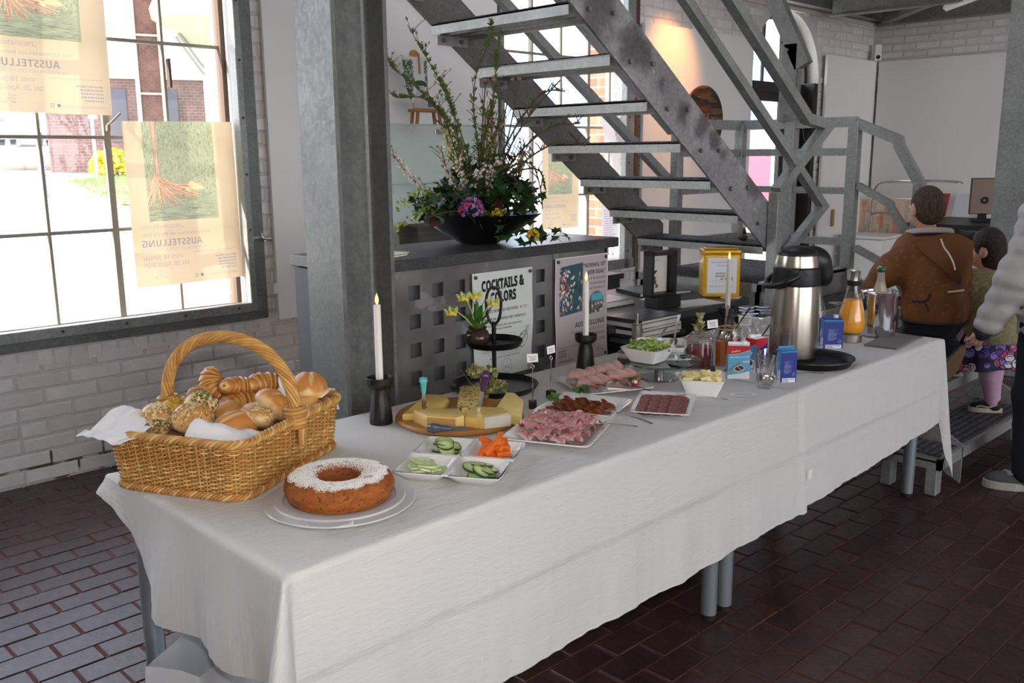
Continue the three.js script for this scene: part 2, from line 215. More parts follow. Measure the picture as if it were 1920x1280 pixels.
{
  const s = shape([[-8.4, -0.3], [10.5, -0.3], [10.5, 5.9], [-8.4, 5.9]]);
  const hole = (a, b, c, d) => { const p = new THREE.Path(); p.moveTo(a, c); p.lineTo(b, c); p.lineTo(b, d); p.lineTo(a, d); p.closePath(); s.holes.push(p); };
  hole(...W1); hole(...W2);
  { const p = new THREE.Path(), r = (DR[1] - DR[0]) / 2; p.moveTo(DR[0], -0.02); p.lineTo(DR[1], -0.02); p.lineTo(DR[1], DR[2]); p.absarc(DR[0] + r, DR[2], r, 0, Math.PI, false); p.closePath(); s.holes.push(p); }
  const lay = (d, z) => uvBox(new THREE.ExtrudeGeometry(s, { depth: d, bevelEnabled: false, curveSegments: 20 }).translate(0, 0, z)), inner = lay(0.36, -5.06);
  s.holes[0] = new THREE.Path([[-1.2, 0.6], [2.8, 0.6], [2.8, 3.7], [-1.2, 3.7]].map(([x, y]) => new THREE.Vector2(x, y)));
  const wall = ST('wall_left', merge([inner, lay(0.13, -5.19)]), mortarWhite);
  const q = rng(9), ch = 0.0772, all = [];
  for (let r = 0; r < 39; r++) for (let c = -1; c < 57; c++) {
    const head = r % 2 === 1 && q() < 0.35, y = r * ch + ch / 2 + 0.004, x = -3.9 + c * 0.252 + (r & 1 ? 0.126 : 0);
    const put = (cx, w) => {
      if (r === 8 && cx > -1 && cx < 2.6) return;
      let x0 = cx - w / 2, x1 = cx + w / 2; const y0 = y - ch / 2, y1 = y + ch / 2;
      for (const [a, b, cc, d] of [W1, W2, [DR[0] - 0.02, DR[1] + 0.02, -1, 2.25]]) if (y1 > cc + 0.01 && y0 < d - 0.01) { if (x0 >= a && x1 <= b) return; if (x0 < a && x1 > a) x1 = a; else if (x0 < b && x1 > b) x0 = b; }
      if (y0 > 2.2 && Math.hypot((x0 + x1) / 2 - 8.29, y - 2.25) < 0.72) return;
      if (x1 - x0 < 0.05 || x1 > 10.12) return;
      const mx = (x0 + x1) / 2, seen = inView(mx, y, WZ, 0) && ((mx < 3.0 && mx > 0.8 && y < 0.68) || (mx > 2.55 && mx < 2.75 && y < 2.45) || (mx > 5.85 && mx < 6.05) || (y > 2.5 && mx > 5.8 && y < 2.95) || (mx > 8.6 && mx < 9.05));
      all.push({ x: mx, y, w: x1 - x0 - 0.011, s: seen });
    };
    if (head) { put(x - 0.063, 0.126); put(x + 0.063, 0.126); } else put(x, 0.252);
  }
  const rest = [[], [], []]; let n = 0;
  for (const b of all) { const k = Math.floor(q() * 3), g2 = brickGeo(b.w, ch - 0.011 - q() * 0.003, 0.02, 0.006, q), X = b.x, Y = b.y + (q() - 0.5) * 0.003, Z = WZ + (q() - 0.5) * 0.004;
    if (b.s && n < 250) { n++; const m = M('brick', g2, MBW[k], wall); m.position.set(X, Y, Z); m.rotation.z = (q() - 0.5) * 0.014; } else rest[k].push(g2.translate(X, Y, Z)); }
  for (let x = -0.96, i = 0; x < 2.62; x += 0.079, i++) { const g2 = brickGeo(0.068, 0.074, 0.02, 0.005, q); const m = M('brick', g2, MBW[i % 3], wall); m.position.set(x, 0.657 - 0.037 - (i & 1 ? 0.004 : 0), WZ); if (!inView(x, 0.6, WZ, 0)) wall.remove(m); }
  rest.forEach((l, i) => { M('masonry', merge(l), MBW[i], wall).userData.kind = 'stuff'; });
  M('dirty_joint', bx(0.6, 2.4, 0.0, 0.15, WZ - 0.012, WZ - 0.008), mat(0xffffff, 0.95, { map: rep(dirtMap, 2) }), wall, 'bare dirty mortar along the foot of the wall');
  // bare red brick reveals outside the glass
  for (const [X, y0, y1, d] of [[W1[1] - 0.004, 0.70, 1.1, 0], [W2[1] - 0.004, 0.74, 2.6, 1]]) for (let y = y0 + 0.036, i = 0; y < y1; y += 0.076, i++) for (const [z, w] of !d ? [[-5.015, 0.085]] : i & 1 ? [[-5.075, 0.225]] : [[-5.02, 0.112], [-5.135, 0.108]]) { const m = M('brick', brickGeo(w, 0.066, 0.02, 0.004, q), MBR[Math.floor(q() * 3)], wall); m.rotation.y = -Math.PI / 2; m.position.set(X, y, z); }
}
// --- end wall, other walls, ceiling ---
{
  const wall = ST('wall_right', bx(10.12, 10.5, -0.3, 5.9, -4.9, 15.4), mortarWhite), q = rng(31), rest = [[], [], []], ch = 0.0772; let n = 0;
  for (let r = 0; r < 39; r++) for (let z = -4.62 + (r & 1 ? 0.126 : 0); z < 4.6; z += 0.252) { const y = r * ch + ch / 2, g = brickGeo(0.241, 0.064, 0.02, 0.006, q), k = Math.floor(q() * 3); if (inView(10.1, y, z, 0) && y > 2.5 && y < 2.95 && n < 60) { n++; const m = M('brick', g, MBW[k], wall); m.rotation.y = -Math.PI / 2; m.position.set(10.112 + q() * 0.004, y, z); } else rest[k].push(g.rotateY(-Math.PI / 2).translate(10.112, y, z)); }
  rest.forEach((l, i) => { M('masonry', merge(l), MBW[i], wall).userData.kind = 'stuff'; });
  // the hall behind the photographer: walls with tall windows that let the daylight in
  const open = (n2, w, x0, wins) => { const s = shape([[x0, -0.3], [x0 + w, -0.3], [x0 + w, 5.9], [x0, 5.9]]); for (const [a, b, c, d] of wins) { const p = new THREE.Path(); p.moveTo(a, c); p.lineTo(b, c); p.lineTo(b, d); p.lineTo(a, d); p.closePath(); s.holes.push(p); } return new THREE.ExtrudeGeometry(s, { depth: 0.4, bevelEnabled: false }); };
  const bw = [-7.6, -4.7, -1.8, 1.1, 4.0, 6.9].map((x) => [x, x + 2.7, 0.3, 5.4]);
  const back = ST('wall_back', uvBox(open(0, 18.9, -8.4, bw).translate(0, 0, 15.0)), whitePaint);
  const lw = [];
  const side = ST('wall_side', uvBox(open(0, 20.6, -5.2, lw).rotateY(-Math.PI / 2).translate(-8.0, 0, 0)), whitePaint);
  const cs = shape([[-8.4, -15.4], [10.5, -15.4], [10.5, 5.2], [-8.4, 5.2]]), roof = [[2.2, 5.5, 3.2, 4.3]];
  for (const [a, b, c, d] of roof) { const p = new THREE.Path(); p.moveTo(a, c); p.lineTo(b, c); p.lineTo(b, d); p.lineTo(a, d); p.closePath(); cs.holes.push(p); }
  ST('ceiling', uvBox(new THREE.ExtrudeGeometry(cs, { depth: 0.3, bevelEnabled: false })).rotateX(-Math.PI / 2).translate(0, 5.6, 0), whitePaint);
  const frame = (nm, pos, ry, w, h) => { const fr = []; for (let i = 0; i <= 4; i++) fr.push(box(0.04, h, 0.05, -w / 2 + i * w / 4, 0, 0)); for (let i = 0; i <= 6; i++) fr.push(box(w, 0.04, 0.05, 0, -h / 2 + i * h / 6, 0)); const o = ST(nm, merge(fr), mat(0x6b6a64, 0.6)); o.position.set(...pos); o.rotation.y = ry; const p = M('pane', new THREE.PlaneGeometry(w, h), pane, o); p.castShadow = false; };
  bw.forEach(([a, b, c, d], i) => frame('window_' + (3 + i), [(a + b) / 2, (c + d) / 2, 15.2], 0, b - a, d - c));
  roof.forEach(([a, b, c, d], i) => { frame('window_' + (10 + i), [(a + b) / 2, 5.75, -(c + d) / 2], 0, b - a, d - c); scene.children[scene.children.length - 1].rotation.x = -Math.PI / 2; });
  lw.forEach(([a, b, c, d], i) => frame('window_' + (7 + i), [-4.2, (c + d) / 2, (a + b) / 2], Math.PI / 2, b - a, d - c));
}
// --- steel windows ---
const oldPaint = new THREE.MeshStandardMaterial({ color: 0x8b8478, roughness: 0.75, bumpMap: rep(brickBump, 12), bumpScale: 0.001 });
const rust = mat(0x57483e, 0.85), greyFrame = zinc({ color: 0xc2c8c8, metalness: 0.2 });
function steelWindow(name, xs, ys, thickX, zg) {
  const o = new THREE.Group(); o.name = name; o.userData.kind = 'structure'; scene.add(o);
  const y0 = ys[0], y1 = ys[ys.length - 1], x0 = xs[0], x1 = xs[xs.length - 1];
  xs.forEach((x) => { const t = thickX.includes(x) ? 0.034 : 0.016; M('muntin', merge([bx(x - t / 2, x + t / 2, y0, y1, zg - 0.012, zg + 0.012, 0.003), bx(x - 0.005, x + 0.005, y0, y1, zg - 0.03, zg)]), oldPaint, o); });
  ys.forEach((y, i) => { const t = i === 0 ? 0.03 : 0.018; M('muntin', bx(x0, x1, y - t / 2, y + t / 2, zg - 0.013, zg + 0.013, 0.003), oldPaint, o); });
  for (let i = 0; i < xs.length - 1; i++) for (let j = 0; j < ys.length - 1; j++) { const w = xs[i + 1] - xs[i], h = ys[j + 1] - ys[j], m = M('pane', new THREE.PlaneGeometry(w - 0.01, h - 0.01), pane, o); m.position.set((xs[i] + xs[i + 1]) / 2, (ys[j] + ys[j + 1]) / 2, zg - 0.004); m.castShadow = false; }
  return o;
}
{
  const xs = []; for (let i = 0; i < 11; i++) xs.push(2.565 - i * 0.331); xs.reverse(); xs[0] = -0.99;
  const w = steelWindow('window_1', xs, [0.715, 1.192, 1.668, 2.16, 2.65, 3.14, 3.49], [xs[8], xs[5]], -4.95);
  M('jamb', bx(2.555, 2.59, 0.7, 3.5, -4.985, -4.915), rust, w);
  M('latch', merge([tube([[1.905, 1.73, -4.93], [1.915, 1.745, -4.90], [1.96, 1.79, -4.89]], 0.006), at(cyl(0.012, 0.012, 0.03), 1.905, 1.70, -4.925)]), oldPaint, w);
  M('catch', bx(2.242, 2.256, 1.93, 2.08, -4.935, -4.90, 0.003), rust, w);
  // galvanised inner glazing frame, screwed on
  M('frame', merge([bx(-1.02, 2.61, 0.665, 0.712, -4.695, -4.665, 0.004), bx(2.535, 2.61, 0.665, 3.54, -4.695, -4.665, 0.004)]), greyFrame, w);
  M('frame', merge([bx(-1.0, 2.535, 0.712, 0.766, -4.70, -4.645, 0.006), bx(2.497, 2.537, 0.712, 3.54, -4.70, -4.645, 0.006)]), MZL, w);
  for (let i = 0; i < 8; i++) M('screw', at(cyl(0.007, 0.007, 0.006, 0, 0, 0, 10), 2.42 - i * 0.31, 0.742, -4.645, Math.PI / 2), rust, w);
  for (let i = 0; i < 6; i++) M('screw', at(cyl(0.007, 0.007, 0.006, 0, 0, 0, 10), 2.517, 0.87 + i * 0.30, -4.645, Math.PI / 2), rust, w);
  M('handle', merge([bx(2.53, 2.60, 1.115, 1.13, -4.645, -4.63, 0.004), tube([[2.575, 1.15, -4.62], [2.58, 1.122, -4.61], [2.62, 1.115, -4.60]], 0.007), at(cyl(0.014, 0.014, 0.03), 2.60, 1.10, -4.63)]), steel, w);
}
{
  const w = steelWindow('window_2', [4.48, 4.72, 5.05, 5.365, 5.685, 5.94], [0.755, 1.25, 1.775, 2.30, 2.82, 3.49], [5.685], -4.95);
  M('frame', merge([bx(4.44, 4.475, 0.70, 3.54, -4.70, -4.64, 0.004), bx(5.80, 5.87, 0.66, 3.54, -4.70, -4.645, 0.005), bx(5.87, 5.925, 0.66, 3.54, -4.695, -4.665, 0.004), bx(4.44, 5.92, 0.66, 0.74, -4.70, -4.645, 0.004)]), MZL, w);
  M('trim', bx(5.925, 5.965, 0.66, 3.54, -4.69, -4.66, 0.004), mat(0x55402f, 0.7), w);
  for (let i = 0; i < 5; i++) M('screw', at(cyl(0.007, 0.007, 0.006, 0, 0, 0, 10), 5.835, 0.8 + i * 0.35, -4.645, Math.PI / 2), rust, w);
}
// --- arched double door with a fanlight ---
{
  const o = new THREE.Group(); o.name = 'door_1'; o.userData.kind = 'structure'; scene.add(o);
  const dk = mat(0x2a2522, 0.5), cx = (DR[0] + DR[1]) / 2, r = 0.64, zd = -4.86;
  const arch = (ra, rb) => { const s = new THREE.Shape(); s.absarc(0, 0, ra, 0, Math.PI, false); s.absarc(0, 0, rb, Math.PI, 0, true); return ext(s, 0.07).translate(cx, DR[2], zd - 0.03); };
  M('frame', merge([arch(r, r - 0.06), bx(DR[0], DR[0] + 0.05, 0, DR[2], zd - 0.03, zd + 0.04), bx(DR[1] - 0.08, DR[1], 0, DR[2], zd - 0.03, zd + 0.16), bx(DR[0], DR[1], 2.14, 2.24, zd - 0.03, zd + 0.05)]), dk, o);
  for (const x of [cx - 0.17, cx + 0.16]) M('muntin', bx(x - 0.012, x + 0.012, 2.24, 2.84, zd - 0.012, zd + 0.012), dk, o);
  { const s = new THREE.Shape(); s.moveTo(-r + 0.03, -0.2); s.lineTo(r - 0.03, -0.2); s.lineTo(r - 0.03, 0); s.absarc(0, 0, r - 0.03, 0, Math.PI, false); s.closePath(); const g = new THREE.ShapeGeometry(s, 16); const m = M('pane', g.translate(cx, DR[2], zd), pane, o); m.castShadow = false; }
  // left leaf glazed, right leaf folded back
  M('leaf', merge([bx(DR[0] + 0.05, DR[0] + 0.10, 0.02, 2.18, zd - 0.02, zd + 0.03, 0.004), bx(8.46, 8.53, 0.02, 2.14, zd - 0.02, zd + 0.03, 0.004), bx(DR[0] + 0.05, 8.5, 0.02, 0.14, zd - 0.02, zd + 0.03, 0.004), bx(DR[0] + 0.05, 8.5, 2.06, 2.14, zd - 0.02, zd + 0.03, 0.004)]), dk, o);
  { const m = M('pane', new THREE.PlaneGeometry(0.78, 1.94).translate(8.08, 1.1, zd), pane, o); m.castShadow = false; }
  M('leaf', bx(8.54, 8.86, 0.02, 2.14, zd - 0.02, zd + 0.03, 0.006), dk, o);
  M('cable', tube([[8.60, 2.05, -4.66], [8.55, 1.85, -4.64], [8.58, 1.68, -4.62], [8.65, 1.62, -4.62], [8.7, 1.75, -4.66]], 0.008), blackMatt, o);
}
// --- mezzanine above the far corner ---
{
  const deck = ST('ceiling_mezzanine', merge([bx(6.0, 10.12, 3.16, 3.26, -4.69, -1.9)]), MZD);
  const ib = (len, h = 0.2, b = 0.1) => merge([box(len, 0.012, b, 0, h / 2 - 0.006, 0), box(len, 0.012, b, 0, -h / 2 + 0.006, 0), box(len, h, 0.008)]);
  M('beam', ib(4.1, 0.22, 0.12).translate(8.06, 3.04, -4.60), MZ, deck); M('beam', ib(2.7, 0.26, 0.12).rotateY(Math.PI / 2).translate(10.04, 3.02, -3.3), MZ, deck);
  M('beam', ib(2.4, 0.16, 0.09).rotateY(Math.PI / 2).translate(8.75, 2.93, -3.3), MZL, deck); M('beam', ib(2.4, 0.16, 0.09).rotateY(Math.PI / 2).translate(7.2, 3.07, -3.3), MZ, deck);
  M('beam', ib(4.0, 0.2, 0.1).translate(8.06, 3.04, -2.15), MZ, deck);
  { const d = V(7.2 - 10.0, 0, -1.9 + 4.55), g = box(d.length(), 0.05, 0.09); M('brace', g.rotateY(Math.atan2(-d.z, d.x)).translate(8.6, 2.93, -3.22), MZL, deck); }
  ST('trim_1', bx(5.95, 10.1, 2.885, 2.925, -4.69, -4.655), mat(0xd8d0c8, 0.6)); 
  const L = T('batten_light', 'white batten light fixed under the galvanised deck above the far corner', 'light fixture', [8.75, 2.86, -3.18], Math.atan2(-(-1.9 + 4.55), 7.2 - 10.0));
  M('housing', box(0.9, 0.035, 0.05, 0, 0, 0.07, 0.008), white, L); M('diffuser', box(0.86, 0.02, 0.03, 0, -0.026, 0.07, 0.008), mat(0xf4f4f0, 0.4), L);
}
// --- painted display boards screwed to the walls ---
{
  const board = (name, a, label) => { const g = T(name, label, 'panel', [0, 0, 0]); M('board', bx(...a, 0.004), mat(0xebe8e5, 0.7), g); return g; };
  const b = board('display_board', [2.66, 2.93, 0.648, 3.3, -4.66, -4.635], 'tall narrow white display panel between the poster window and the steel column');
  M('bracket', bx(2.64, 2.66, 0.80, 0.86, -4.69, -4.64), white, b);
  board('display_board', [3.2, 4.40, 0.1, 3.3, -4.66, -4.63], 'white display panel behind the glass case and the branches');
  board('display_board', [5.99, 7.58, 0.25, 2.575, -4.66, -4.63], 'wide white display panel with the round picture, beside the door');
  board('display_board', [8.97, 10.08, 0.1, 2.53, -4.66, -4.63], 'white display panel right of the door, with a small wooden handle');
  M('handle', bx(9.22, 9.26, 0.80, 0.98, -4.63, -4.60, 0.006), mat(0xb08a58, 0.5), scene.children[scene.children.length - 1]);
  const e = board('display_board', [10.06, 10.09, 0.1, 2.525, -4.60, -3.1], 'large white display panel on the end wall behind the boy');
  const sp = T('wall_speaker', 'small white speaker box high in the corner of the brick walls', 'speaker', [10.0, 2.59, -4.60], -0.8); sp.scale.setScalar(0.8);
  M('cabinet', box(0.09, 0.21, 0.08, 0, 0.03, 0, 0.01), white, sp); M('driver', at(cyl(0.028, 0.028, 0.006), 0, -0.03, 0.04, Math.PI / 2), blackMatt, sp);
}
// ================= OUTDOORS =================
const gy = (z) => -0.1 + 0.05 * Math.max(0, -z - 5.2);
{
  const paveTex = dataTex(512, 512, (u, v) => { const k = 0.72 + (F2(u, v) - 0.5) * 0.12; return [k * 1.0, k * 0.99, k * 0.95]; });
  const g = grid(60, 40, (u, v) => { const x = -30 + u * 100, z = -5.19 - v * 75; return [x, gy(z), z, x, z]; });
  ST('ground', g, mat(0xffffff, 0.9, { map: rep(paveTex, 0.4), side: THREE.DoubleSide }));
  const strip = (x, z) => [x, gy(z), z];
  const lawnPts = [[7.6, -19.4], [9.0, -26.5], [11.2, -28.1], [16, -30], [15, -20], [11, -17]];
  const s = new THREE.ShapeGeometry(shape(lawnPts.map(([x, z]) => [x, -z]))); { const p = s.attributes.position; for (let i = 0; i < p.count; i++) { const x = p.getX(i), z = -p.getY(i); p.setXYZ(i, x, gy(z) + 0.02, z); } s.computeVertexNormals(); }
  const q = rng(3), bl = []; for (let i = 0; i < 5000; i++) { const t = q() * 6, k = Math.floor(t), a = lawnPts[k], b = lawnPts[(k + 1) % 6], c = [11.5, -23.5]; let u = q(), v = q(); if (u + v > 1) { u = 1 - u; v = 1 - v; } const x = c[0] + (a[0] - c[0]) * u + (b[0] - c[0]) * v, z = c[1] + (a[1] - c[1]) * u + (b[1] - c[1]) * v, h = 0.05 + q() * 0.06, an = q() * 3, w = 0.02; bl.push(x - w * Math.cos(an), gy(z) + 0.02, z - w * Math.sin(an), x + w * Math.cos(an), gy(z) + 0.02, z + w * Math.sin(an), x + (q() - 0.5) * 0.04, gy(z) + h, z); }
  const bg = new THREE.BufferGeometry(); bg.setAttribute('position', new THREE.Float32BufferAttribute(bl, 3)); bg.computeVertexNormals();
  const lawn = S('lawn', merge([uvBox(s), uvBox(bg)]), mat(0x79a052, 0.9, { side: THREE.DoubleSide }), 'patch of short green grass outside the left window', 'grass'); lawn.userData.kind = 'stuff';
  const mound = S('earth_mound', warp(ball(1, 30, 14), (v) => { v.multiplyScalar(1 + 0.12 * n3(v.x * 3, v.y * 3, v.z * 3)); v.set(11.2 + v.x * 4.2, gy(-33) + v.y * 0.55, -33 + v.z * 1.6); }), mat(0x8d8574, 0.95), 'low grey planted mound across the paved yard, outside the left window', 'mound');
  // dark brick shed with a parapet and a buttress
  const B = T('brick_building', 'dark red brick building with a pale parapet, seen through the left window', 'building', [9.84, gy(-28.6), -30.2], -0.38);
  const bt = dataTex(256, 256, (u, v) => { const y = v * 20, x = u * 8 + (Math.floor(y) & 1 ? 0.5 : 0), j = (y % 1) < 0.14 || (x % 1) < 0.06; const k = 0.42 + (F2(u, v) - 0.5) * 0.2; return j ? [0.5, 0.46, 0.44] : [k * 1.05, k * 0.78, k * 0.76]; });
  const mb = mat(0xffffff, 0.9, { map: rep(bt, 0.55) });
  M('wall', bx(0, 16, -0.7, 2.9, -6, 0), mb, B); M('parapet', bx(-0.1, 16.1, 2.9, 3.4, -6.1, 0.15), mat(0xcfd3d4, 0.7), B);
  for (const x of [1.8, 3.3, 6.0]) M('window', bx(x, x + 0.5, 1.0, 2.6, -0.05, 0.03), mat(0x55545f, 0.5), B);
  const C = T('brick_chimney', 'square brick stack rising in front of the brick building, outside the left window', 'chimney', [11.72, gy(-26), -26.9], -0.3);
  M('shaft', bx(-0.32, 0.32, -0.3, 9, -0.32, 0.32), mat(0xd8c0b4, 0.9, { map: rep(bt, 0.8) }), C); for (const y of [2.4, 4.0]) M('band', bx(-0.36, 0.36, y, y + 0.06, -0.36, 0.36), mat(0xb89a8e, 0.9), C); M('downpipe', cyl(0.06, 0.06, 8.8, -0.38, 0, 0.38, 10), mat(0x9fb0b4, 0.5), C);
  // hopper on a post
  const H = T('steel_hopper', 'rusty conical steel hopper on a tall post beyond the left window', 'hopper', [12.7, gy(-26) + 0.1, -25.6], 0.2);
  M('cone', lathe([[0.0, 3.55], [0.35, 3.6], [0.75, 4.0], [1.25, 4.3], [1.3, 4.6], [1.1, 5.0], [0.3, 5.5], [0, 5.52]], 28), mat(0xa9a394, 0.8), H); M('post', cyl(0.16, 0.16, 5.5, 0.2, -0.3, 0, 12), mat(0xaab8bc, 0.5), H); M('brace', merge([tube([[0.2, 2.9, 0], [-0.7, 3.9, 0]], 0.04), tube([[0.2, 2.7, 0], [-0.8, 3.8, 0]], 0.04)]), mat(0x77756c, 0.6), H);
  // parked cars
  const car = (label, pos, ry, col) => { const c = T('car', label, 'car', pos, ry, undefined); const body = shape([[-2.1, 0.3], [-2.15, 0.75], [-1.9, 0.95], [-1.2, 1.02], [-0.6, 1.42], [0.7, 1.46], [1.3, 1.05], [1.95, 0.92], [2.15, 0.7], [2.12, 0.3]]); M('body', ext(body, 1.7, 0.08, 2).translate(0, 0, -0.85), phys(col, 0.3, { clearcoat: 1 }), c); M('window', merge([bx(-1.0, 1.05, 1.02, 1.34, 0.8, 0.87), bx(-1.0, 1.05, 1.02, 1.34, -0.87, -0.8)]), mat(0x3a4450, 0.1), c); M('windscreen', at(box(0.04, 0.45, 1.4), 1.05, 1.22, 0, 0, 0, 0.9), mat(0x3a4450, 0.1), c); for (const x of [-1.35, 1.35]) for (const z of [-0.86, 0.86]) M('wheel', at(cyl(0.32, 0.32, 0.2, 0, -0.1, 0, 18), x, 0.32, z, Math.PI / 2), blackMatt, c); M('number_plate', box(0.02, 0.11, 0.5, 2.2, 0.55, 0), white, c); return c; };
  car('pale blue parked car at the far edge of the yard, seen below the big poster', [15.9, gy(-52), -52], 1.1, 0x9fb6cc);
  car('white parked car beside the brick building, right of the pale blue car', [19.0, gy(-54), -54], 1.0, 0xe4e4e4);
  const sg = T('street_sign', 'small white sign on a pale grey post by the brick building', 'sign', [10.35, gy(-28) - 0.1, -27.9], 0.4); M('post', cyl(0.05, 0.05, 2.1, 0, 0, 0, 12), mat(0xb9c8cc, 0.4, { metalness: 0.4 }), sg); M('plate', box(0.3, 0.4, 0.03, 0, 1.95, 0.04), white, sg);
  const bo = T('bollard', 'dark grey bollard on the paving outside the left window', 'bollard', [6.95, gy(-21.9), -21.9]); M('post', lathe([[0, 0], [0.11, 0], [0.1, 0.02], [0.085, 0.06], [0.08, 0.85], [0.06, 0.9], [0, 0.92]], 20), mat(0x5c6570, 0.5), bo);
  const bu = T('forsythia_bush', 'yellow flowering bush beside the brick building', 'bush', [11.0, gy(-28.2), -28.2]); { const l = [], q2 = rng(4); for (let i = 0; i < 500; i++) { const a = q2() * 6.28, e = Math.acos(q2()), r2 = 0.75 * Math.pow(q2(), 0.3); l.push(at(new THREE.PlaneGeometry(0.13, 0.13), Math.cos(a) * Math.sin(e) * r2, 0.1 + Math.cos(e) * r2 * 0.95, Math.sin(a) * Math.sin(e) * r2, q2() * 6, q2() * 6, 0)); } M('blossom', merge(l), mat(0xe3cf4a, 0.8, { side: THREE.DoubleSide }), bu).userData.kind = 'stuff'; M('stem', merge([0, 1, 2, 3, 4].map((i) => tube([[0, -0.1, 0], [Math.cos(i * 1.3) * 0.3, 0.5, Math.sin(i * 1.3) * 0.3]], 0.02, 5))), mat(0x6b5a40, 0.9), bu); }
  // blue metal hall, with red end, seen through the right window and the door
  const Wh = T('metal_hall', 'pale blue corrugated metal hall with a red end, beyond the stairs window and the door', 'building', [20.5, gy(-16), -12.6], -0.85);
  const cor = (x0, x1, y0, y1) => { const s2 = [], n = Math.round((x1 - x0) / 0.12); for (let i = 0; i <= n * 2; i++) s2.push([x0 + i * (x1 - x0) / (n * 2), i & 1 ? 0.05 : 0]); s2.push([x1, -0.1], [x0, -0.1]); return ext(s2, y1 - y0).rotateX(-Math.PI / 2).translate(0, y0, 0); };
  M('wall', cor(-7, 2.4, 1.2, 3.4), mat(0x86a6d6, 0.6), Wh); M('wall', bx(-7, 2.4, -0.6, 1.2, -0.1, 0.03), mat(0xdfe2e4, 0.7), Wh, 'pale rendered lower wall'); M('wall', cor(-0.3, 1.3, -0.6, 1.95), mat(0xd0485a, 0.6), Wh, 'red corrugated door'); M('roof', bx(-7.2, 2.6, 3.4, 3.55, -5, 0.2), mat(0xd8dde2, 0.6), Wh); M('wall', bx(-7, 2.4, -0.6, 3.4, -5, -0.11), mat(0x9fb2cc, 0.7), Wh, 'plain body of the hall');
  const bal = T('roof_tank', 'small bluish round tank on a mast beyond the stairs window', 'tank', [13.9, gy(-15), -15.6]); M('tank', lathe([[0, 3.9], [0.25, 3.95], [0.45, 4.4], [0.35, 4.8], [0, 4.9]], 20), mat(0x9fb0c8, 0.6), bal); M('mast', cyl(0.05, 0.05, 4, 0, -0.2, 0, 10), mat(0x9fb0c8, 0.6), bal);
}
// ================= STEEL, STAIRS, COUNTER =================
function hBeam(x0, x1, z0, z1, y0, y1) {  // HEB profile standing upright, flanges across x, with rolled fillets at the web
  const t = 0.015, wt = 0.009, zm = (z0 + z1) / 2, r = 0.018, s = [];
  const arc = (cx, cz, a0, a1) => { for (let i = 0; i <= 5; i++) { const a = a0 + (a1 - a0) * i / 5; s.push([cx + r * Math.cos(a), cz + r * Math.sin(a)]); } };
  s.push([x0, z0], [x0 + t, z0]); arc(x0 + t + r, zm - wt / 2 - r, Math.PI, Math.PI / 2); arc(x1 - t - r, zm - wt / 2 - r, Math.PI / 2, 0);
  s.push([x1 - t, z0], [x1, z0], [x1, z1], [x1 - t, z1]); arc(x1 - t - r, zm + wt / 2 + r, 0, -Math.PI / 2); arc(x0 + t + r, zm + wt / 2 + r, -Math.PI / 2, -Math.PI); s.push([x0 + t, z1], [x0, z1]);
  return ext(s.map(([a, b]) => [a, -b]), y1 - y0).rotateX(-Math.PI / 2).translate(0, y0, 0);
}
{
  const c = T('steel_column', 'tall galvanised steel column behind the bread basket', 'column', [0, 0, 0]);
  const mcol = zinc({ color: 0xaeb1b1 }); M('shaft', toCreasedNormals(hBeam(1.623, 1.83, -2.63, -2.43, 0, 5.6), 0.6), mcol, c); M('base_plate', bx(1.60, 1.85, 0, 0.02, -2.64, -2.41), MZ, c);
  const d = T('steel_column', 'galvanised steel column at the right edge, behind the adult in the grey jacket', 'column', [0, 0, 0]);
  M('shaft', toCreasedNormals(hBeam(7.0, 7.24, -2.31, -2.08, 0, 3.16), 0.6), MZL, d); M('base_plate', bx(6.95, 7.29, 0, 0.02, -2.36, -2.03), MZ, d);
}
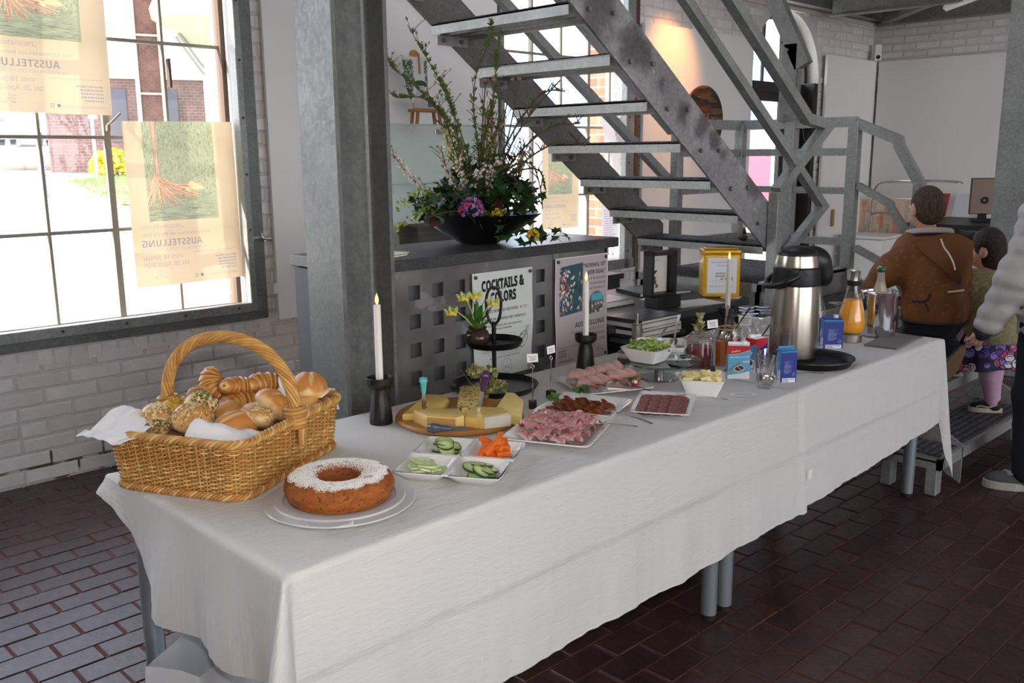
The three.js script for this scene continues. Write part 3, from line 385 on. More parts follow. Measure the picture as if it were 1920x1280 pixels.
// --- stairs ---
{
  const st = T('steel_staircase', 'galvanised steel staircase with a landing, open treads and square-tube rails', 'staircase', [0, 0, 0]);
  const blots = [[3.03, 2.16, 0.10], [3.29, 2.03, 0.075], [3.34, 1.97, 0.06], [3.49, 1.86, 0.04], [3.80, 1.67, 0.06], [3.84, 1.73, 0.05], [3.66, 1.76, 0.05], [4.33, 1.44, 0.08], [4.0, 1.55, 0.04], [3.92, 1.62, 0.05]];
  const stainMap = dataTex(1200, 800, (u, v) => { const x = 1.3 + u * 3.6, y = 0.8 + v * 2.6; let b = 0; for (const [a, c, r] of blots) b = Math.max(b, sstep(1.7, 0.35, Math.hypot(x - a, y - c) / r + (F2(u * 5, v * 4) - 0.5) * 2.4)); const k = (0.60 + (F1(u * 4, v * 3) - 0.5) * 0.32 + (SP(u * 7, v * 5) - 0.5) * 0.07) * (1 - 0.36 * b); return [k, k, k * 1.01]; });
  const stain = new THREE.MeshStandardMaterial({ map: stainMap, roughness: 0.5, metalness: 0.2, roughnessMap: rep(zincRough, 4) });
  const plate = (z, top) => { const lx = (y) => 4.47 - (y - 1.043) / 0.698, hb = 0.255, y1 = 3.3, ex = 4.70; const p = [[lx(y1), y1], [lx(0.88), 0.88], [ex, 0.88], [ex, 0.698 * (4.47 - ex) + 1.043 + hb]]; p.push([lx(y1) + hb / 0.698, y1]); return ext(p, 0.012).translate(0, 0, z); };
  const g = plate(-2.606); { const p = g.attributes.position, uv = g.attributes.uv; for (let i = 0; i < p.count; i++) uv.setXY(i, (p.getX(i) - 1.3) / 3.6, (p.getY(i) - 0.8) / 2.6); }
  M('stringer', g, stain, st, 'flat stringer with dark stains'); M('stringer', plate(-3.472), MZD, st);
  const mats = mat(0x2b2c2f, 0.95), bolt = at(cyl(0.011, 0.011, 0.012, 0, 0, 0, 6), 0, 0, 0, Math.PI / 2), matTex = dataTex(128, 128, (u, v) => { const k = 0.25 + (F3(u, v) - 0.5) * 0.4 + (Math.floor(v * 16) & 1 ? 0.09 : -0.03); return [k, k, k * 1.06]; });
  const carpet = new THREE.MeshStandardMaterial({ map: rep(matTex, 3.3), roughness: 0.95, bumpMap: rep(matTex, 3.3), bumpScale: 0.004 });
  for (let k = -0; k < 13; k++) {
    const x = 4.44 - 0.262 * k, y = 1.07 + 0.1815 * k; if (y > 3.3) break;
    M('tread', merge([bx(x, x + 0.27, y - 0.006, y, -3.46, -2.606), bx(x, x + 0.005, y - 0.045, y, -3.46, -2.606), bx(x + 0.262, x + 0.27, y - 0.045, y, -3.46, -2.606), bx(x + 0.09, x + 0.094, y - 0.04, y, -3.46, -2.606), bx(x + 0.18, x + 0.184, y - 0.04, y, -3.46, -2.606)]), MZL, st);
    M('tread_mat', bx(x + 0.012, x + 0.25, y, y + 0.008, -3.44, -2.63), carpet, st);
    M('bracket', bx(x + 0.02, x + 0.21, y - 0.088, y - 0.045, -3.455, -3.447), MZ, st);
    for (const d of [0.055, 0.165]) { M('bolt', at(bolt, x + d, y - 0.066, -3.445), MZD, st); M('bolt', at(bolt, 2.974 + 0.276 * 6 - (0.2755 * (k + 0.0)) - 0.27 + (d > 0.1 ? 0.157 : 0) - 0.01, 1.20 + 0.1885 * k, -2.59), MZD, st); }
  }
  // landing
  M('landing_frame', merge([bx(4.42, 5.45, 0.82, 0.862, -2.62, -2.60), bx(4.42, 5.45, 0.82, 0.862, -3.45, -3.43), bx(4.42, 4.44, 0.82, 0.862, -3.45, -2.6), bx(5.43, 5.47, 0.82, 0.862, -3.45, -2.6)]), MZL, st);
  M('landing_beam', merge([bx(4.44, 5.45, 0.68, 0.82, -2.64, -2.62), bx(4.44, 5.45, 0.68, 0.82, -3.43, -3.41), bx(4.44, 4.46, 0.68, 0.82, -3.43, -2.62), bx(5.42, 5.45, 0.68, 0.82, -3.43, -2.62)]), MZ, st);
  M('landing_mat', bx(4.45, 5.43, 0.85, 0.868, -3.42, -2.63), carpet, st, 'dark ribbed mat on the landing');
  M('nosing', bx(4.45, 5.44, 0.845, 0.872, -2.63, -2.60), MZ, st);
  // lower flight
  for (const x of [4.47, 5.46]) M('stringer', ext([[-2.62, 0.86], [-2.62, 0.64], [-1.50, 0.0], [-1.50, 0.19]].map(([z, y]) => [z, y]), 0.012).rotateY(-Math.PI / 2).translate(x + (x > 5 ? 0.012 : 0), 0, 0), MZ, st);
  for (let k = 1; k < 5; k++) { const y = 0.18 * k, z = -1.50 - 0.275 * (k - 1), x0 = k === 1 ? 4.2 : 4.48;
    M('tread', merge([bx(x0, 5.45, y - 0.055, y, z - 0.02, z), bx(x0, 5.45, y - 0.055, y, z - 0.29, z - 0.27), bx(x0, x0 + 0.03, y - 0.055, y, z - 0.29, z), bx(5.42, 5.45, y - 0.055, y, z - 0.29, z), bx(x0, 5.45, y - 0.02, y - 0.012, z - 0.28, z - 0.01)]), MZ, st); M('tread_mat', bx(x0 + 0.06, 5.42, y - 0.012, y + 0.004, z - 0.268, z - 0.022), carpet, st, 'ribbed grey mat in the step'); }
  for (const [x, z] of [[4.235, -1.54], [4.235, -1.75], [5.40, -1.54], [5.40, -2.25]]) M('leg', bx(x - 0.035, x + 0.035, 0, z < -2 ? 0.66 : 0.125, z - 0.025, z + 0.025, 0.004), MZ, st);
  // posts and rails
  const post = (x, z, y0, y1, w = 0.06) => M('post', bx(x - w / 2, x + w / 2, y0, y1, z - w / 2, z + w / 2, 0.005), MZL, st);
  const rail = (pts, w, h, n) => M('rail', rect(pts, w, h, n), MZL, st), Z = [0, 0, 1], X = [1, 0, 0];
  post(4.475, -2.56, 0.86, 1.36); post(5.45, -2.61, 0.6, 1.74, 0.065); post(5.45, -3.40, 0.0, 1.75, 0.06); post(4.77, -3.42, 0.0, 1.75, 0.06); post(5.45, -3.03, 0.86, 1.80, 0.07); post(5.45, -2.20, 0.1, 1.39, 0.06); post(4.475, -2.56, 0.0, 0.86, 0.06);
  rail([[2.26, 3.44, -2.56], [4.76, 1.745, -2.56], [5.0, 1.715, -2.56], [4.475, 1.36, -2.56]], 0.055, 0.055, Z); rail([[2.0, 3.355, -2.56], [4.669, 1.496, -2.56], [5.0, 1.262, -2.56], [4.60, 1.02, -2.56]], 0.045, 0.045, Z);
  rail([[2.1, 3.1, -3.46], [4.77, 1.385, -3.46]], 0.045, 0.045, Z); rail([[2.3, 3.32, -3.46], [4.77, 1.70, -3.46]], 0.05, 0.05, Z);
  for (const [y, w] of [[1.745, 0.06], [1.567, 0.045], [1.333, 0.04], [1.02, 0.045]]) { rail([[5.45, y, -2.6], [5.45, y, -3.40]], w, 0.045, X); rail([[4.77, y, -3.41], [5.45, y, -3.41]], w, 0.045, Z); }
  rail([[5.45, 1.735, -2.60], [5.45, 1.635, -2.345], [5.45, 1.60, -2.335], [5.45, 1.375, -2.195]], 0.055, 0.05, X); rail([[5.45, 1.366, -2.57], [5.45, 1.26, -2.362], [5.45, 1.235, -2.355], [5.45, 1.08, -2.24]], 0.04, 0.04, X); rail([[5.45, 0.988, -2.56], [5.45, 0.89, -2.34], [5.45, 0.68, -2.19]], 0.04, 0.04, X);
  // hanger bolted to the landing post
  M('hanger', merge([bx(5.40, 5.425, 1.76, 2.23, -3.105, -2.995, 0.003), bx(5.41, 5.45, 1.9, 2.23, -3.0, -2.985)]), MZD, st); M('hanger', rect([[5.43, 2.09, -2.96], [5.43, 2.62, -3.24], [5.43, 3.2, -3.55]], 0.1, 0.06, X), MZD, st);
  for (const y of [2.19, 1.79]) M('bolt', at(cyl(0.014, 0.014, 0.02, 0, 0, 0, 6), 5.39, y, -3.06, 0, 0, Math.PI / 2), MZD, st);
  M('deck', bx(-0.2, 1.9, 3.12, 3.3, -3.47, -2.6), MZ, st);
}
S('brown_glove', at(merge([warp(ball(1, 16, 10), (v) => v.set(v.x * 0.05, v.y * 0.018, v.z * 0.028)), at(warp(ball(1, 12, 8), (v) => v.set(v.x * 0.03, v.y * 0.012, v.z * 0.012)), 0.05, 0.022, 0.01, 0, 0, -0.7), at(warp(ball(1, 12, 8), (v) => v.set(v.x * 0.022, v.y * 0.01, v.z * 0.01)), 0.085, 0.03, 0.01, 0, 0, 0.9)]), 4.60, 1.095, -2.83, 0, 0.6), mat(0x4a3a2c, 0.9), 'small brown crumpled glove lying on a tread of the steel staircase', 'glove');
// --- reception counter: zinc front with square holes, dark slab on top ---
const slabMap = dataTex(256, 256, (u, v) => { const k = 0.24 + (F2(u, v) - 0.5) * 0.14 + (F4(u, v) > 0.86 ? 0.10 : 0); return [k, k * 1.01, k * 1.03]; });
const slabMat = new THREE.MeshStandardMaterial({ map: rep(slabMap, 1.6), roughness: 0.36 });
{
  const c = T('reception_counter', 'reception counter with a perforated zinc front and a dark grey slab top', 'counter', [0, 0, 0]);
  const pt = dataTex(512, 512, (u, v) => { const k = 0.42 + (F1(u, v) - 0.5) * 0.28 + (F2(u, v) - 0.5) * 0.10, s = sstep(0.68, 0.78, F2(u + 0.3, v)) * 0.10; return [k + s, k + s, k * 0.98 + s]; });
  const pm = new THREE.MeshStandardMaterial({ map: rep(pt, 1.1), roughness: 0.55, metalness: 0.2 });
  const front = (x0, x1, cols) => { const s = shape([[x0, 0.02], [x1, 0.02], [x1, 1.15], [x0, 1.15]]); for (const cx of cols) for (let r = 0; r < 8; r++) { const cy = 1.065 - r * 0.1085, h = 0.027, p = new THREE.Path(); p.moveTo(cx - h, cy - h); p.lineTo(cx + h, cy - h); p.lineTo(cx + h, cy + h); p.lineTo(cx - h, cy + h); p.closePath(); s.holes.push(p); } return ext(s, 0.003).translate(0, 0, -2.663); };
  const cols = []; for (let i = -1; i < 6; i++) cols.push(2.09 + i * 0.112);
  M('front_sheet', front(1.845, 2.835, cols.concat([2.762])), pm, c, 'zinc sheet with rows of square holes'); M('front_sheet', front(2.839, 3.19, [2.9, 3.0, 3.12]), pm, c);
  M('body', merge([bx(1.86, 3.19, 0, 1.15, -3.08, -2.69), bx(1.845, 1.86, 0, 1.15, -3.08, -2.66), bx(3.18, 3.2, 0, 1.15, -3.08, -2.66)]), mat(0x55565b, 0.6), c, 'plain dark grey body behind the sheet');
  M('top_slab', merge([bx(1.84, 3.237, 1.155, 1.197, -3.10, -2.625, 0.003), bx(1.775, 1.845, 1.155, 1.197, -2.79, -2.665)]), slabMat, c);
  M('slab_end', bx(1.766, 1.775, 1.155, 1.198, -2.79, -2.665), mat(0xb8b6ae, 0.5), c);
}
// desk behind, under the stairs
{
  const d = T('dark_desk', 'dark grey desk top under the stairs, beside the counter', 'desk', [0, 0, 0]);
  M('top', bx(3.21, 4.40, 0.752, 0.79, -3.40, -2.65, 0.003), slabMat, d); M('front_panel', bx(3.26, 4.38, 0.0, 0.752, -2.72, -2.70), mat(0x1d1e20, 0.6), d); M('side_panel', bx(4.36, 4.38, 0, 0.752, -3.38, -2.72), mat(0x1d1e20, 0.6), d); M('side_panel', bx(3.25, 3.27, 0, 0.752, -3.38, -2.72), mat(0x1d1e20, 0.6), d);
  const s = T('low_cabinet', 'grey cabinet behind the desk with a dark shiny top, below the stairs window', 'cabinet', [0, 0, 0]); M('body', bx(3.5, 4.6, 0, 0.78, -4.4, -3.72), mat(0x4d4d4f, 0.6), s); M('top', bx(3.48, 4.62, 0.78, 0.815, -4.42, -3.70, 0.003), slabMat, s);
}
// ================= BUFFET TABLES AND CLOTHS =================
const TY = 0.745;
{
  const tub = mat(0x8e969c, 0.4, { metalness: 0.5 });
  const tbl = (x0, x1, label, name) => { const t = T('folding_table', label, 'table', [0, 0, 0], 0); M('tabletop', bx(x0, x1, 0.712, 0.740, -2.385, -1.548, 0.008), mat(0xb9b4aa, 0.5), t); M('apron', bx(x0 + 0.08, x1 - 0.08, 0.66, 0.712, -2.32, -1.60), tub, t); for (const x of [x0 + 0.045, x1 - 0.045]) for (const z of [-1.61, -2.33]) { const l = M('leg', cyl(0.027, 0.027, 0.69, x, 0.02, z, 24), tub, t); M('foot', cyl(0.024, 0.024, 0.02, x, 0, z, 20), blackMatt, l); } return t; };
  tbl(0.855, 2.545, 'grey-legged buffet table under the bread basket and the cake'); tbl(2.548, 4.16, 'grey-legged buffet table under the coffee pot and the juice');
}
const clothBump = dataTex(512, 512, (u, v) => { const a = F3(u * 0.5, v * 3), b = F2(u, v * 4); return 0.5 + (a - 0.5) * 0.5 + (b - 0.5) * 0.8; }, false);
const cloth = phys(0xd3d2cf, 0.85, { sheen: 0.3, sheenRoughness: 0.6, sheenColor: new THREE.Color(0.5, 0.5, 0.5), bumpMap: rep(clothBump, 2.2), bumpScale: 0.002, side: THREE.DoubleSide });
// a cloth in its own flat coordinates: a along the table, b towards the front; past an edge it hangs
function clothGeo(X0, X1, hl, hr, back, front, seed, puff) {
  const EX0 = 0.866, EX1 = 4.168, ZB = -2.392, ZF = -1.540, rad = 0.012;
  const a0 = X0 - hl, a1 = X1 + hr, na = Math.round((a1 - a0) / 0.0125), nb = 130, b0 = ZB - back, b1 = ZF + front(1e9);
  const pos = [], uv = [], ix = [];
  const drop = (d) => { const L = rad * Math.PI / 2; if (d <= 0) return [0, 0]; if (d < L) { const t = d / rad; return [rad * Math.sin(t), rad * (1 - Math.cos(t))]; } return [rad, rad + d - L]; };
  for (let j = 0; j <= nb; j++) for (let i = 0; i <= na; i++) {
    const a = mix(a0, a1, i / na), fmax = ZF + front(a), b = b0 + (fmax - b0) * Math.pow(j / nb, 1);
    const dL = hl ? Math.max(0, EX0 - a) : 0, dR = hr ? Math.max(0, a - EX1) : 0, da = dL + dR, sx = dL > 0 ? -1 : 1, db = Math.max(0, b - ZF), dB = Math.max(0, ZB - b);
    let x = clamp(a, hl ? EX0 : -9, hr ? EX1 : 99), z = clamp(b, ZB, ZF), y = TY;
    const w1 = n3(a * 3.1 + seed, b * 3, 0) * 0.0016; y += (da + db + dB ? 0 : w1);
    if (da > 0 && db > 0) { const r = Math.hypot(da, db), ph = Math.atan2(db, da), L = r, [o, dn] = drop(L), fl = puff * L * Math.sin(2 * ph) * (0.8 + 0.2 * Math.sin(3 * ph)), c = Math.cos(ph), s = Math.sin(ph); x += sx * (o * Math.sqrt(c) + fl * c + 0.004); z += o * Math.sqrt(s) + fl * s + 0.004; y -= Math.sqrt(Math.max(0, dn * dn - fl * fl)); }
    else if (da > 0) { const [o, dn] = drop(da), k = sstep(0, 0.35, dn); x += sx * (o + k * (0.022 * Math.sin(b * 21 + seed) + 0.012 * Math.sin(b * 9 + 1) + 0.02 + 0.006 * n3(b * 34, dn * 5, 2))); z += k * 0.01 * Math.sin(b * 17); y -= dn; }
    else if (db > 0) { const [o, dn] = drop(db), k = sstep(0.05, 0.5, dn); const f = 0.008 * Math.sin(a * 19 + 6 * n3(a * 1.1, seed, 0)) * (0.5 + n3(a * 0.9, seed, 9)) + 0.006 * n3(a * 26, dn * 1.5, seed) + 0.012 * n3(a * 2.0, dn * 1.2, seed); z += o + k * (f + 0.012) + 0.02 * dn; x += k * 0.004 * Math.sin(a * 37); y -= dn; z += 0.009 * (1 - sstep(0.226, 0.242, dn)) * sstep(0.02, 0.2, dn) * (0.75 + 0.5 * n3(a * 2, 1, seed)); }
    else if (dB > 0) { const [o, dn] = drop(dB); z -= o; y -= dn; }
    pos.push(x, y, z); uv.push(a, b);
  }
  for (let j = 0; j < nb; j++) for (let i = 0; i < na; i++) { const p = j * (na + 1) + i, q = p + na + 1; ix.push(p, q, p + 1, p + 1, q, q + 1); }
  const g = new THREE.BufferGeometry(); g.setAttribute('position', new THREE.Float32BufferAttribute(pos, 3)); g.setAttribute('uv', new THREE.Float32BufferAttribute(uv, 2)); g.setIndex(ix); g.computeVertexNormals();
  return g;
}
{
  const A = T('tablecloth', 'white cloth draped over the front end of the buffet, under the bread and the cake', 'tablecloth', [0, 0, 0], 0);
  const g = clothGeo(0.866, 2.93, 0.30, 0, 0.05, (a) => 0.485 - 0.022 * clamp((Math.min(a, 3) - 0.9) / 2) + 0.004 * Math.sin(Math.min(a, 5) * 4), 1.3, 0.42);
  { const p = g.attributes.position; for (let i = 0; i < p.count; i++) { const x = p.getX(i), y = p.getY(i), z = p.getZ(i); if (x < 0.868 && z < -1.55) { const k = sstep(-2.1, -2.39, z); p.setY(i, TY - (TY - y) * (1 - 0.86 * k)); p.setX(i, x - k * 0.02); } if (x > 2.90) p.setZ(i, z + (z > -1.53 && y < 0.73 ? 0.010 : 0)); } g.computeVertexNormals(); }
  M('cloth', g, cloth, A);
  M('care_label', bx(2.925, 2.95, 0.42, 0.455, -1.493, -1.491), paper, A);
  const B = T('tablecloth', 'white cloth draped over the far end of the buffet, under the coffee pot', 'tablecloth', [0, 0, 0], 0);
  const h = clothGeo(2.88, 4.168, 0, 0.42, 0.05, (a) => 0.455 - 0.065 * clamp((Math.min(a, 4.1) - 2.9) / 1.2) + 0.12 * sstep(4.17, 4.4, Math.min(a, 5)), 4.7, 0.15); h.translate(0, 0.0016, 0.001);
  M('cloth', h, cloth, B);
}
// paper carrier bag standing under the table
{
  const b = T('paper_bag', 'white paper carrier bag standing on the floor under the near end of the table', 'bag', [0.97, 0, -2.17], 0.5);
  const bm = mat(0xe4e6ea, 0.7, { side: THREE.DoubleSide });
  const wall = (w, d, h) => { const s = []; const P = [[-w, -d], [w, -d], [w, d], [-w, d], [-w, -d]]; return grid(4 * 8, 10, (u, v) => { const k = u * 4, i = Math.min(3, Math.floor(k)), t = k - i, x = mix(P[i][0], P[i + 1][0], t), z = mix(P[i][1], P[i + 1][1], t), o = 1 + 0.08 * v; return [x * o + 0.006 * n3(x * 20, v * 4, z * 20), v * h + (v > 0.95 ? 0.012 * Math.sin(u * 9) : 0), z * o + 0.01 * n3(z * 15, v * 3, x * 14), u, v]; }); };
  M('bag_body', wall(0.13, 0.075, 0.29), bm, b); M('bag_bottom', box(0.258, 0.004, 0.148, 0, 0.004, 0), bm, b);
  M('handle', thick(20, 1, (u, v) => { const a = u * Math.PI; return [Math.cos(a) * 0.045, 0.27 + Math.sin(a) * 0.07, 0.083 + v * 0.012]; }, 0.001), bm, b);
}
// ================= BREAD BASKET =================
const basketC = [1.114, TY, -2.225], basketR = 0.481;
const inBasket = (x, y, z) => V(x, y, z).applyAxisAngle(V(0, 1, 0), basketR).add(V(...basketC));
{
  const B = T('bread_basket', 'long wicker basket with an arched twisted handle, full of bread rolls', 'basket', basketC, basketR);
  const wick = (h, r = 0.6) => vc(r, {}), q = rng(61);
  const peri = (s, hx, hz, rc) => { // rounded rectangle, s in 0..1 -> [x, z, nx, nz]
    const a = 2 * (hx - rc), b = 2 * (hz - rc), c = Math.PI * rc / 2, L = 2 * a + 2 * b + 4 * c; let d = (((s % 1) + 1) % 1) * L;
    const sides = [[-hx + rc, hz, 1, 0, a, 0, 1], [hx, hz - rc, 0, -1, b, 1, 0], [hx - rc, -hz, -1, 0, a, 0, -1], [-hx, -hz + rc, 0, 1, b, -1, 0]], cc = [[hx - rc, hz - rc], [hx - rc, -hz + rc], [-hx + rc, -hz + rc], [-hx + rc, hz - rc]];
    for (let k = 0; k < 4; k++) { const S0 = sides[k]; if (d < S0[4]) return [S0[0] + S0[2] * d, S0[1] + S0[3] * d, S0[5], S0[6]]; d -= S0[4]; if (d < c) { const t = d / rc, a0 = [Math.PI / 2, 0, -Math.PI / 2, Math.PI][k] - t; return [cc[k][0] + rc * Math.cos(a0), cc[k][1] + rc * Math.sin(a0), Math.cos(a0), Math.sin(a0)]; } d -= c; }
    return [-hx + rc, hz, 0, 1];
  };
  const at2 = (s, y) => { const t = y / 0.145; return peri(s, mix(0.236, 0.25, t), mix(0.186, 0.2, t), 0.05); };
  const sweep = (f, n, r, rad, col) => { const p = [], nn = [], cl = [], ix = [], k = new THREE.Color(col), P = V(), D = V(), U = V(), W = V(); for (let i = 0; i <= n; i++) { const a = f(i / n), b = f((i + 0.5) / n); P.set(...a); D.set(b[0] - a[0], b[1] - a[1], b[2] - a[2]).normalize(); U.set(0, 1, 0); if (Math.abs(D.y) > 0.9) U.set(0, 0, 1); W.copy(D).cross(U).normalize(); U.copy(W).cross(D); for (let j = 0; j <= rad; j++) { const t = j / rad * Math.PI * 2, c = Math.cos(t), s = Math.sin(t); nn.push(W.x * c + U.x * s, W.y * c + U.y * s, W.z * c + U.z * s); p.push(P.x + (W.x * c + U.x * s) * r, P.y + (W.y * c + U.y * s) * r, P.z + (W.z * c + U.z * s) * r); const m = 0.88 + 0.24 * (n3(a[0] * 40, a[1] * 90, a[2] * 40) + 0.5); cl.push(k.r * m, k.g * m, k.b * m); } } for (let i = 0; i < n; i++) for (let j = 0; j < rad; j++) { const a = i * (rad + 1) + j, b = a + rad + 1; ix.push(a, b, a + 1, a + 1, b, b + 1); } const g = new THREE.BufferGeometry(); g.setAttribute('position', new THREE.Float32BufferAttribute(p, 3)); g.setAttribute('normal', new THREE.Float32BufferAttribute(nn, 3)); g.setAttribute('color', new THREE.Float32BufferAttribute(cl, 3)); g.setIndex(ix); return g; };
  const tones = ['#d2a45c', '#c99850', '#bd8a48', '#d9b06e', '#c08c4a', '#b8803e'], tone = () => tones[Math.floor(q() * tones.length)];
  const rows = [], N = 84; for (let r = 0; r < 25; r++) { const y = 0.012 + r * 0.0052, ph = r & 1 ? Math.PI : 0, c = tone(); rows.push(sweep((s) => { const [x, z, nx, nz] = at2(s, y), o = 0.0042 * Math.sin(s * N * Math.PI + ph); return [x + nx * o, y + 0.0006 * n3(s * 60, r, 0), z + nz * o]; }, N * 4, 0.0029, 5, c)); }
  M('woven_side', merge(rows), wick(), B);
  const stakes = []; for (let i = 0; i < N; i++) { const s = (i + 0.5) / N; stakes.push(sweep((t) => { const [x, z] = at2(s, t * 0.15); return [x, t * 0.15, z]; }, 5, 0.0026, 5, tone())); } M('stake', merge(stakes), wick(), B).userData.kind = 'stuff';
  const braid = (y, r, sr, tw, n) => { const l = []; for (let k = 0; k < n; k++) l.push(sweep((s) => { const [x, z, nx, nz] = at2(s, y), a = s * tw * 2 * Math.PI + k * 2 * Math.PI / n, o = r * Math.cos(a), h = r * 0.8 * Math.sin(a); return [x + nx * (o + 0.002), y + h, z + nz * (o + 0.002)]; }, 420, sr, 6, tone())); return merge(l); };
  M('rim_braid', braid(0.147, 0.0085, 0.0052, 30, 4), wick(0.5), B); M('foot_braid', braid(0.009, 0.007, 0.0045, 34, 4), wick(0.5), B);
  M('base', box(0.45, 0.008, 0.35, 0, 0.008, 0, 0.003), mat(0xa87c42, 0.7), B);
  // handle
  const arc = (t) => { const a = Math.PI * t, w = 0.2; return [0, 0.135 + 0.218 * Math.pow(Math.abs(Math.sin(a)), 0.72), w * Math.cos(a)]; };
  const hs = []; for (let k = 0; k < 9; k++) { const c = tone(); hs.push(sweep((t) => { const p = arc(t), b = arc(Math.min(1, t + 0.002)), dy = b[1] - p[1], dz = b[2] - p[2], l = Math.hypot(dy, dz) || 1, a = t * 7 * Math.PI + k * 2 * Math.PI / 9, o = 0.0122 * Math.cos(a), h = 0.0122 * Math.sin(a); return [p[0] + o, p[1] + h * (-dz / l), p[2] + h * (dy / l)]; }, 150, 0.0048, 6, c)); }
  M('handle', merge(hs), wick(0.45), B);
  const wr = []; for (const e of [-1, 1]) for (let i = 0; i < 6; i++) wr.push(sweep((t) => { const a = t * 2 * Math.PI; return [0.024 * Math.cos(a), 0.126 + i * 0.0098 + 0.003 * Math.sin(a), e * 0.198 + 0.024 * Math.sin(a)]; }, 24, 0.0058, 6, tone())); for (const e of [-1, 1]) for (const x of [-0.012, 0, 0.012]) wr.push(sweep((t) => [x * (1 - t * 0.6), 0.135 - t * 0.06, e * (0.215 - t * 0.004)], 8, 0.0045, 6, tone()));
  M('handle_wrap', merge(wr), wick(0.45), B);
}
// napkins lining the basket
{
  const nap = mat(0xf0eff0, 0.85, { side: THREE.DoubleSide });
  const sheet = (label, f, n = 20) => { const g = thick(n, n, (u, v) => { const p = f(u, v), w = inBasket(...p); return [w.x, w.y, w.z, u, v]; }, 0.0012); S('cloth_napkin', g, nap, label, 'napkin', undefined); };
  sheet('white cloth napkin hanging over the left end of the bread basket', (u, v) => { const x = -0.31 + 0.25 * u, z = -0.225 + 0.13 * v; return [x, 0.142 + 0.045 * Math.sin(u * 2.6) * (1 - v * 0.7) - 0.05 * sstep(0.7, 1, u) + 0.010 * n3(u * 4, v * 5, 1) + (u < 0.15 ? 0.012 - v * 0.01 : 0), z + 0.012 * Math.sin(u * 6)]; });
  sheet('white cloth napkin corner folded over the front edge of the bread basket', (u, v) => { const x = -0.235 + 0.02 * v + 0.12 * u * (1 - 0.1 * v), z = 0.185 - 0.17 * v; return [x, 0.142 + 0.035 * Math.sin(v * 1.7) * Math.sin(Math.min(1, u * 1.2) * Math.PI) + 0.006 * n3(u * 4, v * 4, 5), z]; });
  sheet('white cloth napkin standing up behind the handle of the bread basket', (u, v) => [0.16 + 0.06 * u, 0.10 + 0.11 * v + 0.008 * n3(u * 4, v * 3, 2), 0.06 + 0.05 * Math.sin(u * 2.4) + 0.01 * Math.sin(v * 5)]);
  sheet('white cloth napkin draped over the right end of the bread basket', (u, v) => { const k = Math.max(0, u - 0.45); return [0.17 + 0.12 * Math.min(u, 0.72) , 0.158 + 0.012 * Math.sin(u * 4) - 0.16 * Math.max(0, u - 0.7), 0.02 + 0.16 * v + 0.006 * Math.sin(u * 7)]; });
}
// rolls and croissants
const crust = vc(0.5, { clearcoat: 0.12, clearcoatRoughness: 0.5 });
function rollGeo(seed, a, b, c, o = {}) {  // half axes a (x), b (up), c (z)
  const k1 = new THREE.Color(o.top || '#b8722a'), k2 = new THREE.Color(o.side || '#dba45a'), k3 = new THREE.Color(o.pale || '#e8c890'), g = ball(1, 44, 30), col = [];
  warp(g, (v) => { const n = 1 + 0.07 * fbm(v.x * 1.5 + seed, v.y * 1.5, v.z * 1.5, 3) + (o.rough || 0.008) * n3(v.x * 14 + seed, v.y * 14, v.z * 14), slit = o.slit ? Math.exp(-Math.pow((v.z - 0.12 * Math.sin(v.x * 2 + seed)) / 0.13, 2)) * sstep(0.2, 0.8, v.y) * 0.10 : 0, f = v.y < 0 ? 0.72 : 1; const t = fbm(v.x * 2.2 + seed, v.y * 2 + 3, v.z * 2.2, 4), m = sstep(-0.35, 0.45, v.y + t * 1.1); col.push([m, sstep(0.02, 0.08, slit), n3(v.x * 22, v.y * 22 + seed, v.z * 22)]); v.multiplyScalar(n - slit); v.set(v.x * a, v.y * b * f, v.z * c); });
  return paint(g, (k, x, y, z, i) => { const [m, s, n] = col[i]; k.copy(k3).lerp(k2, clamp(m * 1.8)).lerp(k1, clamp(m * 1.6 - 0.7)); k.lerp(k3, s * 0.7); k.multiplyScalar(1 + 0.10 * n); });
}
function seedsOn(g, n, seed, cols, len = 0.0042) {
  const q = rng(seed), p = g.attributes.position, nr = g.attributes.normal, s0 = warp(ball(1, 6, 5), (v) => v.set(v.x * len, v.y * len * 0.3, v.z * len * 0.5)), l = []; let t = 0;
  while (l.length < n && t++ < n * 20) { const i = Math.floor(q() * p.count); if (nr.getY(i) < -0.1 || n3(p.getX(i) * 30, p.getY(i) * 30, p.getZ(i) * 30 + seed) < -0.25) continue; const N = V(nr.getX(i), nr.getY(i), nr.getZ(i)), m = new THREE.Matrix4().compose(V(p.getX(i) + (q() - 0.5) * 0.004, p.getY(i), p.getZ(i) + (q() - 0.5) * 0.004).addScaledVector(N, 0.0004), new THREE.Quaternion().setFromUnitVectors(V(0, 1, 0), N).multiply(new THREE.Quaternion().setFromAxisAngle(V(0, 1, 0), q() * 6)), V(1, 1, 1)); l.push(paint(s0.clone().applyMatrix4(m), cols[Math.floor(q() * cols.length)])); }
  return merge(l);
}
const sesame = ['#ead9ac', '#e2cd98', '#d9c08a'], mixed = ['#6d6a35', '#4d5228', '#8a7a3e', '#d9c58e', '#5a4128', '#e6d6a4'];
function roll(label, p, dims, rot, o = {}) {
  const w = inBasket(...p), t = T('bread_roll', label, 'bread', [w.x, w.y, w.z], basketR), g = rollGeo(o.seed || p[0] * 99, ...dims, o).rotateX(rot[0]).rotateY(rot[1]).rotateZ(rot[2]); M('crust', g, crust, t); if (o.seeds) M('seeds', seedsOn(g, o.seeds, 7 + Math.floor(p[0] * 1000 + 500), o.mix || sesame, o.len), vc(0.6), t).userData.kind = 'stuff'; return t;
}
